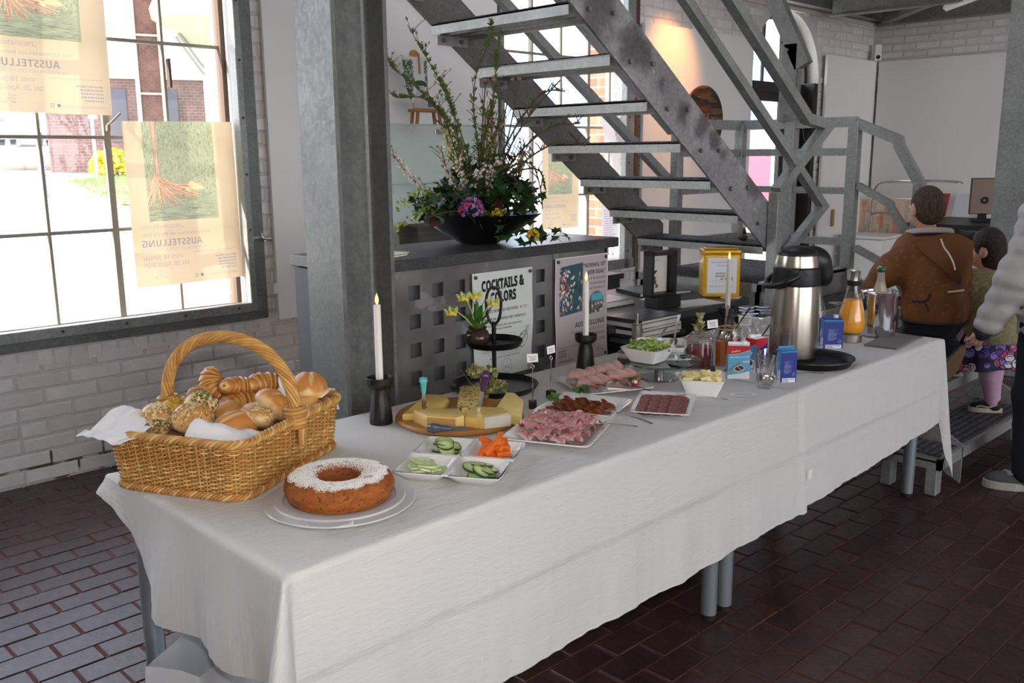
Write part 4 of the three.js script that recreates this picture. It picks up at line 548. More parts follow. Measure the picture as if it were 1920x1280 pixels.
roll('big glossy golden roll overhanging the far right end of the bread basket', [0.195, 0.175, 0.125], [0.062, 0.047, 0.053], [0.1, 0.5, 0], { slit: 1, seed: 3, top: '#c07c30', side: '#e0ac60' });
roll('small pale roll behind the foot of the basket handle', [0.15, 0.14, 0.145], [0.04, 0.03, 0.034], [0, 0, 0], { seed: 9, top: '#cf9a52', side: '#e2b878' });
roll('round smooth roll standing on edge right in front of the croissants', [0.062, 0.158, 0.09], [0.053, 0.042, 0.052], [0.5, 0.2, -0.5], { slit: 1, seed: 14, top: '#c88238', side: '#dca458' });
roll('long smooth roll lying at the front edge of the bread basket', [-0.085, 0.14, 0.075], [0.068, 0.038, 0.044], [0.2, -0.35, 0], { seed: 21, slit: 1, top: '#c07a34', side: '#d9a05a' });
roll('roll covered in oat flakes leaning beside the long smooth roll', [-0.025, 0.15, 0.10], [0.058, 0.036, 0.045], [0.35, 0.7, -0.2], { seed: 26, top: '#b5894e', side: '#c99d62', rough: 0.03, seeds: 260, mix: ['#d9c193', '#cdb282', '#e3d0a6'] });
roll('round sesame roll in the front left of the bread basket', [-0.118, 0.158, -0.03], [0.056, 0.043, 0.052], [0.1, 0, 0.1], { seed: 33, slit: 1, top: '#c48a40', side: '#d6a55e', rough: 0.02, seeds: 240, mix: ['#e2cf9c', '#d2bd88', '#8a7440'] });
roll('sesame roll at the left end of the bread basket', [-0.125, 0.158, -0.135], [0.05, 0.036, 0.042], [0, 0.6, 0], { seed: 38, top: '#b88446', side: '#c99c5e', rough: 0.03, seeds: 260 });
roll('small dark seeded roll tucked low at the left end of the basket', [-0.175, 0.14, -0.10], [0.036, 0.026, 0.032], [0, 0, 0], { seed: 44, top: '#8f6a34', side: '#a87f42', rough: 0.05, seeds: 160, mix: mixed });
roll('roll coated in pumpkin seeds, on top in the middle of the basket', [-0.05, 0.175, -0.055], [0.048, 0.036, 0.042], [0.3, 0.3, 0], { seed: 49, top: '#d0b070', side: '#e0c48a', rough: 0.05, seeds: 300, mix: mixed, len: 0.006 });
roll('yellow maize roll behind the sesame rolls', [-0.02, 0.152, -0.165], [0.045, 0.026, 0.034], [0, 0.3, 0.1], { seed: 55, top: '#d9aa2c', side: '#e6c23e', pale: '#ecd060', rough: 0.06, seeds: 120, mix: ['#e8d060', '#d8b83a', '#8a6a24'] });
roll('pale smooth roll half hidden in the middle of the bread basket', [0.035, 0.135, -0.03], [0.044, 0.034, 0.038], [0, 0.3, 0], { seed: 60, top: '#cf964e', side: '#dfb474' });
roll('brown roll at the bottom of the basket between the seeded rolls', [-0.06, 0.105, -0.005], [0.05, 0.032, 0.045], [0, 0, 0], { seed: 66, top: '#9d6c30', side: '#b98646' });
roll('brown roll at the bottom of the basket under the sesame roll', [-0.15, 0.095, -0.09], [0.05, 0.032, 0.045], [0, 1, 0], { seed: 71, top: '#a5742f', side: '#be8d4e' });
{
  const croi = (seed, L, r, bend) => { const nu = 64, nv = 22, seg = 7; const g = grid(nu, nv, (u, v) => { const t = u * 2 - 1, a = t * bend, rx = L / 2 / Math.max(0.2, Math.sin(bend)), cx = rx * Math.sin(a), cz = rx * (1 - Math.cos(a)), st = u * seg, step = (st % 1), R0 = r * Math.pow(Math.max(0, 1 - Math.pow(Math.abs(t), 2.2)), 0.6) * (0.86 + 0.18 * (t < 0 ? step : 1 - step)) + 0.003, an = v * 2 * Math.PI + 0.35 * Math.sin(u * 30); const ra = R0 * (1 + 0.05 * n3(u * 9, Math.sin(an) * 2 + seed, Math.cos(an) * 2)); return [cx + ra * Math.sin(a) * -Math.cos(an), ra * Math.sin(an) * 0.85, cz + ra * Math.cos(an) * Math.cos(a)]; }); const k1 = new THREE.Color('#9c5a1e'), k2 = new THREE.Color('#d0923e'), k3 = new THREE.Color('#ecc880'); paint(g, (k, x, y, z, i) => { const u = (i % (nu + 1)) / nu, s = u * seg % 1, m = u < 0.5 ? s : 1 - s; k.copy(k2).lerp(k1, clamp(m * 1.3 - 0.2 + n3(x * 60, y * 60, z * 60 + seed) * 0.9)).lerp(k3, m < 0.22 ? 0.6 : 0); }); g.computeVertexNormals(); return g; };
  const c = (label, p, g, rot) => { const w = inBasket(...p), t = T('croissant', label, 'croissant', [w.x, w.y, w.z], basketR); M('crust', g.rotateX(rot[0]).rotateY(rot[1]).rotateZ(rot[2]), crust, t); };
  c('croissant standing on end at the top of the bread heap', [0.11, 0.19, -0.135], croi(1, 0.085, 0.034, 0.9), [0.2, 0.4, 1.2]);
  c('croissant lying in the middle of the top row in the basket', [0.135, 0.178, -0.07], croi(2, 0.11, 0.033, 0.8), [-0.3, -0.4, -0.2]);
  c('croissant lying furthest right in the top row, next to the handle', [0.205, 0.178, -0.025], croi(3, 0.12, 0.033, 0.7), [0.3, -0.5, -0.15]);
  c('curled croissant with a dark crust behind the pumpkin seed roll', [0.045, 0.168, -0.135], croi(4, 0.10, 0.03, 1.2), [0.2, 0.5, 0.1]);
  c('croissant underneath the top row of croissants', [0.10, 0.145, -0.045], croi(5, 0.13, 0.032, 0.6), [0, -0.45, 0]);
}
// ================= CAKE =================
{
  const C = [1.165, TY, -1.795], P = T('cake_plate', 'round pale grey cake carrier plate with two grip tabs', 'plate', C, 0.25), pl = phys(0xc6c7ca, 0.28, { clearcoat: 0.3, clearcoatRoughness: 0.2 });
  M('plate', lathe([[0, 0.004], [0.165, 0.004], [0.178, 0.003], [0.182, 0.006], [0.18, 0.009], [0.158, 0.011], [0.155, 0.015], [0.135, 0.015], [0.132, 0.009], [0, 0.009]], 72), pl, P);
  for (const s of [0, Math.PI]) M('grip_tab', at(grid(20, 4, (u, v) => { const a = (u - 0.5) * 0.6, e = 1 - Math.pow(Math.abs(u - 0.5) * 2, 3), r = 0.178 + v * 0.024 * e; return [r * Math.cos(a), 0.007 + v * 0.012, r * Math.sin(a)]; }), 0, 0, 0, 0, s + 0.6), phys(0xc6c7ca, 0.28, { side: THREE.DoubleSide }), P);
  const K = T('ring_cake', 'brown ring cake dusted with icing sugar', 'cake', [C[0] + 0.004, TY + 0.0095, C[2] - 0.005], 0), nu = 300, nv = 96; K.scale.set(1.04, 0.84, 1.04);
  const prof = (v) => { const pts = [[0.046, 0.003], [0.108, 0.0], [0.120, 0.012], [0.126, 0.035], [0.124, 0.052], [0.113, 0.066], [0.088, 0.073], [0.062, 0.069], [0.048, 0.058], [0.043, 0.036], [0.046, 0.003]], t = v * (pts.length - 1), i = Math.min(pts.length - 2, Math.floor(t)), f = t - i; const q = (k) => pts[clamp(k, 0, pts.length - 1)], cr = (a, b, c, d) => 0.5 * (2 * b + (c - a) * f + (2 * a - 5 * b + 4 * c - d) * f * f + (3 * b - a - 3 * c + d) * f * f * f); return [0, 1].map((k) => cr(q(i - 1)[k], q(i)[k], q(i + 1)[k], q(i + 2)[k])); };
  const g = grid(nu, nv, (u, v) => { const a = -u * 2 * Math.PI, [r, y] = prof(v), n = 0.0024 * fbm(Math.cos(a) * 4, y * 40, Math.sin(a) * 4, 3) + 0.0011 * n3(Math.cos(a) * 22, y * 180 + r * 100, Math.sin(a) * 22); return [(r + n) * Math.cos(a), Math.max(0, y + n), (r + n) * Math.sin(a)]; });
  const b1 = new THREE.Color('#8a4718'), b2 = new THREE.Color('#a96222'), b3 = new THREE.Color('#5a2810'), wh = new THREE.Color('#f4f2ee'), nn = g.attributes.normal, q = rng(8);
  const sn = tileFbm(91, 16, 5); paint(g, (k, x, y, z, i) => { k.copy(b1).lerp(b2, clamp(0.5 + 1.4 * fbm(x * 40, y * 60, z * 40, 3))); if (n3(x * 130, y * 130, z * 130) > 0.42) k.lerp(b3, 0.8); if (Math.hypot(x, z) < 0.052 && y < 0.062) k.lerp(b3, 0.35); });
  M('cake_body', g, vc(0.8), K);
  // the sugar: a thin rough crust of grains that thins out towards the shoulders
  const cov = (x, z) => { const r = Math.hypot(x, z); return sstep(0.125, 0.098, r) * sstep(0.044, 0.056, r) * 1.1 - 0.36 - 1.5 * Math.max(0, fbm(x * 30, 3, z * 30, 4) + 0.05); };
  const hAt = (r) => { let best = 0; for (let i = 0; i <= 40; i++) { const [a, y] = prof(0.35 + 0.5 * i / 40); if (Math.abs(a - r) < 0.004 && y > best) best = y; } return best; }, tbl = []; for (let i = 0; i < 140; i++) tbl.push(hAt(i * 0.001));
  const grains = [], g0 = new THREE.TetrahedronGeometry(1); let c = 0; const pos = []; for (let i = 0; i < 38000; i++) { const a = q() * 6.2832, r = 0.043 + 0.084 * Math.sqrt(q()), x = r * Math.cos(a), z = r * Math.sin(a); if (cov(x, z) + (q() - 0.5) * 0.7 < 0.12) continue; const h = tbl[Math.round(r * 1000)]; if (!h) continue; pos.push([x, h + 0.0014 + 0.0024 * fbm(Math.cos(-a) * 4, h * 40, Math.sin(-a) * 4, 3), z]); }
  const im = new THREE.InstancedMesh(new THREE.OctahedronGeometry(1), mat(0xf6f5f2, 0.9), pos.length), m4 = new THREE.Matrix4(), e = new THREE.Euler(), qq = new THREE.Quaternion(); pos.forEach((p, i) => { const s = 0.0006 + q() * 0.0006; im.setMatrixAt(i, m4.compose(V(...p), qq.setFromEuler(e.set(q() * 6, q() * 6, 0)), V(s, s * 0.7, s))); }); im.name = 'icing_sugar'; im.userData.kind = 'stuff'; shadow(im); K.add(im);
}
// ================= CANDLES =================
{
  const wood = mat(0x16130f, 0.42, { bumpMap: rep(brickBump, 3), bumpScale: 0.0005 }), wax = phys(0xe9e6de, 0.5, { sheen: 0.2 });
  const hold = lathe([[0, 0], [0.035, 0], [0.0365, 0.004], [0.036, 0.02], [0.028, 0.085], [0.0235, 0.108], [0.024, 0.112], [0.036, 0.118], [0.042, 0.128], [0.0425, 0.146], [0.039, 0.148], [0.037, 0.14], [0.012, 0.138], [0, 0.138]], 48, 0.5);
  const flame = lathe([[0, 0], [0.004, 0.003], [0.0062, 0.012], [0.005, 0.022], [0.002, 0.031], [0, 0.036]], 16, 1.2);
  const spots = [[1.632, -2.262, 0.236, 'beside the bread basket, in front of the steel column'], [2.598, -2.262, 0.212, 'in front of the poster with the round photo'], [3.50, -2.215, 0.222, 'in front of the yellow tin']];
  spots.forEach(([x, z, h, where], i) => {
    const t = T('candle_holder', 'black turned wooden candle holder ' + where, 'candle holder', [x, TY, z]); M('turned_body', hold, wood, t);
    const c = T('candle', 'white candle with a glowing tip ' + where, 'candle', [x, TY + 0.138, z]); M('wax', lathe([[0, 0], [0.0115, 0], [0.0108, h - 0.003], [0.0095, h], [0.004, h - 0.001], [0, h - 0.002]], 28), wax, c); M('flame', flame.clone().translate(0, h, 0), mat(0xffd9a0, 0.4, { emissive: 0xffc070, emissiveIntensity: 0.55 }), c);
  });
}
// ================= CHEESE BOARD =================
{
  const C = [1.832, TY, -2.118], wt = dataTex(512, 256, (u, v) => { const k = F2(u * 0.4, v * 5) - 0.5 + (F3(u * 0.3, v * 4) - 0.5) * 0.5; return [0.66 + k * 0.16, 0.45 + k * 0.15, 0.21 + k * 0.12]; });
  const b = T('cheese_board', 'round golden wooden board under the cheeses', 'board', C, 0.5); M('board', uvBox(lathe([[0, 0], [0.19, 0], [0.202, 0.008], [0.203, 0.014], [0.198, 0.02], [0, 0.02]], 64)), mat(0xffffff, 0.45, { map: rep(wt, 2) }), b);
  const y = TY + 0.021, ch = (label, pts, h, col, o = {}) => { // a wedge of cheese from its outline on the board
    const cx = pts.reduce((s, p) => s + p[0], 0) / pts.length, cz = pts.reduce((s, p) => s + p[1], 0) / pts.length, t = T('cheese', label, 'cheese', [cx, y, cz]);
    const g = ext(pts.map(([x, z]) => [(x - cx) * 0.985, -(z - cz) * 0.985]), h, 0.004, 2).rotateX(-Math.PI / 2); let f = mergeVertices(clean(g)), p = f.attributes.position; if (o.top) warp(f, (v) => { if (v.y > h * 0.5) v.y += o.top(v.x + cx, v.z + cz); }); const q = rng(pts.length * 7 + 1); f = toCreasedNormals(f, 0.5); uvBox(f);
    M('paste', f, new THREE.MeshPhysicalMaterial({ color: 0xffffff, map: o.map, roughness: 0.45, clearcoat: 0.15, clearcoatRoughness: 0.4 }), t); return [t, cx, cz]; };
  const chMap = (r, g, b2, dots) => dataTex(256, 256, (u, v) => { const k = (F2(u, v) - 0.5) * 0.07; const d = dots ? sstep(0.60, 0.66, tn(u, v)) : 0; return [mix(r + k, 0.32, d), mix(g + k, 0.27, d), mix(b2 + k, 0.15, d)]; }), tn = tileFbm(71, 20, 2);
  const y1 = rep(chMap(0.91, 0.77, 0.42, false), 6), y2 = rep(chMap(0.90, 0.80, 0.47, true), 9), y3 = rep(chMap(0.90, 0.80, 0.50, false), 6), y4 = rep(chMap(0.88, 0.75, 0.44, false), 6);
  const rind = (t, pts, h, cx, cz, col, name = 'rind') => M(name, thick(12, 2, (u, v) => { const k = u * (pts.length - 1), i = Math.min(pts.length - 2, Math.floor(k)), f = k - i; return [mix(pts[i][0], pts[i + 1][0], f) - cx, v * h, mix(pts[i][1], pts[i + 1][1], f) - cz]; }, 0.0025), mat(col, 0.7, { side: THREE.DoubleSide, bumpMap: rep(brickBump, 9), bumpScale: 0.002 }), t);
  let [t, cx, cz] = ch('flat yellow cheese wedge at the left of the board with a turquoise spreader in it', [[1.655, -2.185], [1.835, -2.29], [1.87, -2.235], [1.84, -2.175], [1.735, -2.10]], 0.026, 0, { map: y1, top: (x, z) => -0.012 * sstep(1.78, 1.66, x) });
  for (const [x, z] of [[1.74, -2.17], [1.765, -2.13], [1.80, -2.16], [1.72, -2.14]]) M('caraway', warp(ball(1, 6, 5), (v) => v.set(v.x * 0.004 + x - cx, v.y * 0.0015 + 0.0262, v.z * 0.002 + z - cz)), mat(0x5a4a22, 0.8), t);
  [t, cx, cz] = ch('speckled herb cheese at the back of the board', [[1.79, -2.085], [1.935, -2.235], [1.985, -2.19], [1.90, -2.09], [1.825, -2.03]], 0.042, 0, { map: y2, top: (x, z) => -0.014 * sstep(1.90, 1.80, x) });
  M('herb_crust', merge(Array.from({ length: 26 }, (_, i) => warp(ball(1, 5, 4), (v) => { const f = i / 25, x = mix(1.94, 1.985, f) - cx + 0.012 * n3(i * 3.1, 0, 0), z = mix(-2.235, -2.19, f) - cz; v.set(v.x * 0.006 + x, v.y * 0.003 + 0.040 + (i % 3) * 0.003, v.z * 0.005 + z); }))), mat(0x6d6838, 0.9), t).userData.kind = 'stuff';
  [t, cx, cz] = ch('smooth yellow cheese wedge at the right end of the board', [[1.86, -1.985], [1.975, -2.055], [1.99, -2.03], [1.945, -1.945], [1.865, -1.875]], 0.048, 0, { map: y3, top: (x, z) => -0.018 * sstep(1.93, 1.86, x - 0 * z) });
  const p4 = [[1.668, -2.145], [1.655, -2.062], [1.70, -1.985], [1.735, -1.985], [1.775, -2.06], [1.735, -2.10]]; [t, cx, cz] = ch('yellow cheese block at the front left of the board beside the grey spreader', p4, 0.034, 0, { map: y4 }); rind(t, [p4[1], p4[2]].map(([a, b]) => [a - 0.002, b + 0.001]), 0.033, cx, cz, 0xd9a860);
  const p5 = [[1.745, -1.995], [1.815, -2.045], [1.875, -1.965], [1.845, -1.905], [1.765, -1.935]]; [t, cx, cz] = ch('cheese block with a white rind at the front, purple spreader stuck in it', p5, 0.035, 0, { map: y4, top: (x, z) => -0.01 * sstep(1.80, 1.75, x) }); rind(t, [p5[4], p5[3]].map(([a, b]) => [a + 0.001, b + 0.004]), 0.035, cx, cz, 0xe9e2d2); rind(t, [p5[3], p5[2]].map(([a, b]) => [a + 0.004, b + 0.001]), 0.035, cx, cz, 0xe9e2d2);
  const knife = (label, col, pos, rot, hl = 0.075, bl = 0.08) => { const k = T('cheese_spreader', label, 'knife', pos); k.rotation.set(...rot); M('handle', lathe([[0, bl], [0.006, bl], [0.0085, bl + 0.012], [0.011, bl + 0.035], [0.0145, bl + hl * 0.72], [0.012, bl + hl * 0.93], [0, bl + hl]], 20, 1.2), phys(col, 0.3, { clearcoat: 0.4 }), k); M('blade', ext([[-0.006, bl], [0.006, bl], [0.008, bl * 0.5], [0.005, 0.01], [-0.001, 0], [-0.006, bl * 0.3]], 0.0016, 0.0004).translate(0, 0, -0.0008), steel, k); };
  knife('spreader with a turquoise handle standing in the left cheese', 0x5fc4c0, [1.725, TY + 0.03, -2.165], [0.05, -0.77, 0.02], 0.055, 0.065); knife('spreader with a dark purple handle leaning in the front cheese', 0x4b1f55, [1.80, TY + 0.045, -2.0], [0.0, -0.77, -0.22], 0.065, 0.075); knife('spreader with a grey handle lying at the front of the board', 0x4a5260, [1.71, TY + 0.034, -1.93], [0, -0.773, 1.54], 0.075, 0.055);
}
// ================= PLATTERS =================
const axes = (ry) => [Math.cos(ry), -Math.sin(ry), Math.sin(ry), Math.cos(ry)];
const put = (C, ry, x, y, z) => [C[0] + x * Math.cos(ry) + z * Math.sin(ry), C[1] + y, C[2] - x * Math.sin(ry) + z * Math.cos(ry)];
function squarePlate(w, d, h = 0.02, rim = 0.055) { // shallow square plate with a raised flat rim
  const f = (t, k) => { const hx = w / 2 * k, hz = d / 2 * k; return [hx, hz, t]; };
  const rings = [[0.0, 0.003], [0.62, 0.003], [0.70, 0.006], [0.97, h], [1.0, h], [1.0, h - 0.003], [0.70, 0.0015], [0.60, 0.0], [0, 0]], n = 40, P = [], ix = [];
  for (const [k, y] of rings) for (let i = 0; i <= n; i++) { const a = i / n * 4, s = Math.floor(a) % 4, t = (a % 1) * 2 - 1, e = 1 - 0.04 * Math.pow(Math.abs(t), 12); let x, z; if (s === 0) { x = t; z = 1; } else if (s === 1) { x = 1; z = -t; } else if (s === 2) { x = -t; z = -1; } else { x = -1; z = t; } P.push(x * e * w / 2 * k, y, z * e * d / 2 * k); }
  for (let j = 0; j < rings.length - 1; j++) for (let i = 0; i < n; i++) { const a = j * (n + 1) + i, b = a + n + 1; ix.push(a, a + 1, b, a + 1, b + 1, b); }
  const g = new THREE.BufferGeometry(); g.setAttribute('position', new THREE.Float32BufferAttribute(P, 3)); g.setIndex(ix); g.computeVertexNormals(); return toCreasedNormals(g, 0.5);
}
function squareBowl(w, h, base, t = 0.004) { // tapering square bowl
  const rings = [[0.0, t], [base * 0.9, t], [base, t * 2], [1 - 2 * t / w, h], [1.0, h], [base + 0.02, 0.0015], [base * 0.95, 0], [0, 0]], n = 48, P = [], ix = [];
  for (const [k, y] of rings) for (let i = 0; i <= n; i++) { const a = i / n * 2 * Math.PI, c = Math.cos(a), s = Math.sin(a), m = 1 / Math.pow(Math.pow(Math.abs(c), 9) + Math.pow(Math.abs(s), 9), 1 / 9); P.push(c * m * w / 2 * k, y, -s * m * w / 2 * k); }
  for (let j = 0; j < rings.length - 1; j++) for (let i = 0; i < n; i++) { const a = j * (n + 1) + i, b = a + n + 1; ix.push(a, a + 1, b, a + 1, b + 1, b); }
  const g = new THREE.BufferGeometry(); g.setAttribute('position', new THREE.Float32BufferAttribute(P, 3)); g.setIndex(ix); g.computeVertexNormals(); return toCreasedNormals(g, 0.6);
}
function cutlery(label, p, ry, kind = 'fork', rx = 0, L = 0.19, name) { // along local x, head at -x
  const f = T(name || ('serving_' + kind), label, kind, p, ry); f.rotation.z = rx;
  const h = grid(18, 6, (u, v) => { const w = mix(0.0035, 0.006, sstep(0.3, 1, u)) * (1 - 0.3 * Math.max(0, u - 0.96) * 25 * 0.5); return [mix(-L * 0.12, L * 0.62, u), 0.004 + 0.006 * Math.sin(u * 2.2) , (v - 0.5) * 2 * w]; });
  const hd = kind === 'fork' ? merge([grid(8, 4, (u, v) => [mix(-L * 0.22, -L * 0.1, u), 0.002 + 0.003 * u, (v - 0.5) * 2 * mix(0.012, 0.005, u)]), ...[-1, -0.33, 0.33, 1].map((k) => grid(8, 2, (u, v) => [mix(-L * 0.40, -L * 0.2, u), 0.0045 - 0.004 * Math.sin(u * 3.1), k * 0.0095 + (v - 0.5) * 0.0038 * mix(0.6, 1, u)]))]) : warp(ball(1, 20, 10), (v) => v.set(v.x * 0.024 - L * 0.24, v.y > 0 ? 0.006 - 0.004 * (1 - v.x * v.x - v.z * v.z) : 0.005 + v.y * 0.007, v.z * 0.015));
  const m2 = mat(0xc9c7c2, 0.16, { metalness: 1, side: THREE.DoubleSide }); M('head', hd, m2, f); M('handle', h, m2, f); return f;
}
// --- four-part vegetable dish ---
{
  const C = [1.533, TY, -1.768], ry = 0.56, D = T('divided_dish', 'white square four-compartment dish of raw vegetables', 'dish', C, ry), w = 0.31, d = 0.285;
  const well = (cx, cz) => { const a = 0.5 * (w / 2 - 0.01), b = 0.5 * (d / 2 - 0.01), rings = [[1, 0.031], [0.93, 0.029], [0.62, 0.008], [0.55, 0.005], [0, 0.005]], P = [], ix = [], n = 32; for (const [k, y] of rings) for (let i = 0; i <= n; i++) { const t = i / n * 2 * Math.PI, c = Math.cos(t), s = Math.sin(t), m = 1 / Math.pow(Math.pow(Math.abs(c), 10) + Math.pow(Math.abs(s), 10), 0.1); P.push(cx + c * m * a * k, y, cz - s * m * b * k); } for (let j = 0; j < rings.length - 1; j++) for (let i = 0; i < n; i++) { const p = j * (n + 1) + i, q = p + n + 1; ix.push(p, q, p + 1, p + 1, q, q + 1); } const g = new THREE.BufferGeometry(); g.setAttribute('position', new THREE.Float32BufferAttribute(P, 3)); g.setIndex(ix); g.computeVertexNormals(); return g; };
  const under = (cx, cz) => { const P = [], ix = [], n = 32, a = 0.5 * w / 2, b = 0.5 * d / 2; for (const [k, y] of [[1.0, 0.031], [1.0, 0.027], [0.6, 0], [0, 0]]) for (let i = 0; i <= n; i++) { const t = i / n * 2 * Math.PI, c = Math.cos(t), s = Math.sin(t), m = 1 / Math.pow(Math.pow(Math.abs(c), 14) + Math.pow(Math.abs(s), 14), 1 / 14); P.push(cx + c * m * a * k, y, cz - s * m * b * k); } for (let j = 0; j < 3; j++) for (let i = 0; i < n; i++) { const p = j * (n + 1) + i, q = p + n + 1; ix.push(p, q, p + 1, p + 1, q, q + 1); } const g = new THREE.BufferGeometry(); g.setAttribute('position', new THREE.Float32BufferAttribute(P, 3)); g.setIndex(ix); g.computeVertexNormals(); return g; };
  const q4 = [[-0.25, -0.25], [0.25, -0.25], [-0.25, 0.25], [0.25, 0.25]].map(([a, b]) => [a * w, b * d]);
  for (const [a, b] of q4) { M('compartment', merge([well(a, b), under(a, b)]), phys(0xeeeeec, 0.12, { clearcoat: 0.6, side: THREE.DoubleSide }), D); }
  M('rim', merge([bx(-w / 2, w / 2, 0.0275, 0.0325, -0.008, 0.008, 0.002), bx(-0.008, 0.008, 0.0275, 0.0325, -d / 2, d / 2, 0.002)]), ceramic, D);
  // local x runs back-left -> back-right ; compartments: 0 front-left(x-,z-) kohlrabi, 1 back (x+,z-) cucumber, 2 front right(x-,z+) cucumber, 3 right (x+,z+) carrot
  const r1 = new THREE.Color('#1f3d18'), r2 = new THREE.Color('#b9d07a'), r3 = new THREE.Color('#dbe6b4'); const disc = (r, t) => { const g = new THREE.CylinderGeometry(r, r, t, 28, 1); const top = grid(28, 6, (u, v) => [r * v * Math.cos(u * 6.2832), t / 2 + 0.0002, -r * v * Math.sin(u * 6.2832)]); return merge([paint(clean(g), '#24471c'), paint(clean(top), (k, x, y, z) => { const e = Math.hypot(x, z) / r, a = Math.atan2(z, x); k.copy(r3).lerp(r2, sstep(0.45, 0.6, e)).lerp(new THREE.Color('#6f9a3c'), sstep(0.86, 0.95, e)).lerp(r1, sstep(0.95, 0.99, e)); if (e < 0.45 && Math.sin(a * 3) > 0.4) k.lerp(r2, 0.5); }), paint(clean(top.clone().rotateX(Math.PI).translate(0, 0, 0)), '#b9d07a')]); };
  const cuke = vc(0.3, { clearcoat: 0.3 }); const dg = [disc(0.024, 0.0045), disc(0.0265, 0.0045)];
  let proto = null; const q = rng(17);
  const piece = (name, label, cat, grp, geo, mt, pos, rot) => { const o = S(name, geo, mt, label, cat, grp); o.position.set(...pos); o.rotation.set(rot[0], rot[1], rot[2], 'YXZ'); return o; };
  const spots = [[1, 'back', [[0, 0.012, 0.02, 0.1, 0, 0.15], [0.03, 0.014, 0.012, -0.2, 0, 0.3], [-0.02, 0.013, -0.01, 0.1, 0, -0.3], [0.02, 0.022, 0.02, 0.45, 0, 0.1], [-0.03, 0.02, 0.015, 0.35, 0, 0.5], [0.005, 0.026, -0.012, 0.3, 0.4, -0.2], [-0.012, 0.03, 0.005, 0.1, 0, 0.35], [0.025, 0.03, -0.01, 0.1, 0, 0.1]]], [2, 'front', [[-0.04, 0.012, 0.0, 0.2, 0, 0.1], [-0.005, 0.012, 0.022, 0.35, 0, 0], [0.03, 0.014, 0.025, 0.3, 0, -0.1], [0.01, 0.02, -0.005, 0.15, 0, 0.3], [-0.03, 0.024, 0.012, 0.7, 0, 0.2], [0.042, 0.022, 0.0, 0.2, 0, -0.3], [0.02, 0.028, -0.015, 0.1, 0, -0.2], [-0.015, 0.028, -0.02, 0.2, 0.5, 0.35], [0.0, 0.02, 0.02, 0.5, 0, 0]]]];
  for (const [ci, where, L] of spots) fromLeft(L.map(([x, y, z, a, b, c], i) => piece('cucumber_slice', `cucumber slice with dark green rind in the ${where} compartment of the vegetable dish`, 'cucumber', `cucumber slices in the ${where} compartment`, dg[i % 2], cuke, put(C, ry, q4[ci][0] + x * 0.85, y + 0.006, q4[ci][1] + z * 0.8), [a * 0.7 + 0.05, b + 0.8, c * 0.7])), (n) => `cucumber slice with dark rind, ${n} from the left in the ${where} compartment of the dish`);
  const cs2 = [], ks2 = [], cg = [0, 1].map((i) => warp(box(0.064 - i * 0.008, 0.0145, 0.0145, 0, 0, 0, 0.002), (v) => { v.y *= 1 - 4 * Math.max(0, v.x) * (i ? 2 : 1); }).translate(0, 0, 0)), cm = mat(0xe8701c, 0.5);
  for (let i = 0; i < 26; i++) cs2[i] = piece('carrot_stick', 'cut orange carrot stick heaped in the right-hand compartment of the vegetable dish', 'carrot', 'carrot sticks', cg[i % 2], cm, put(C, ry, q4[3][0] + (q() - 0.5) * 0.072, 0.013 + 0.011 * Math.floor(i / 7) + q() * 0.004, q4[3][1] + (q() - 0.5) * 0.055), [(q() - 0.5) * 0.3, q() * 3.1, (q() - 0.5) * 0.45 + (i > 13 ? 0.25 : 0)]);
  const kg = [0, 1].map((k) => { const s = new THREE.Shape(); s.moveTo(0, 0); s.lineTo(0.034, 0); s.absarc(0, 0, 0.034, 0, 1.7 + k * 0.5, false); s.closePath(); return paint(ext(s, 0.0035, 0.001).rotateX(-Math.PI / 2).translate(-0.012, 0, 0.012), (c, x, y, z) => { const e = Math.hypot(x + 0.012, z - 0.012) / 0.034; c.set('#eceede').lerp(new THREE.Color('#c2d68c'), sstep(0.82, 1, e)); }); });
  fromLeft(cs2, (n) => `orange carrot stick, ${n} from the left in the right-hand compartment of the dish`); for (let i = 0; i < 13; i++) ks2[i] = piece('kohlrabi_slice', 'pale green kohlrabi slice in the left-hand compartment of the vegetable dish', 'kohlrabi', 'kohlrabi slices', kg[i % 2], vc(0.35), put(C, ry, q4[0][0] + (q() - 0.5) * 0.075, 0.011 + i * 0.0022, q4[0][1] + (q() - 0.5) * 0.06), [(q() - 0.3) * 0.4, q() * 6, (q() - 0.5) * 0.4]); fromLeft(ks2, (n) => `pale green kohlrabi slice, ${n} from the left in the left-hand compartment of the dish`);
}
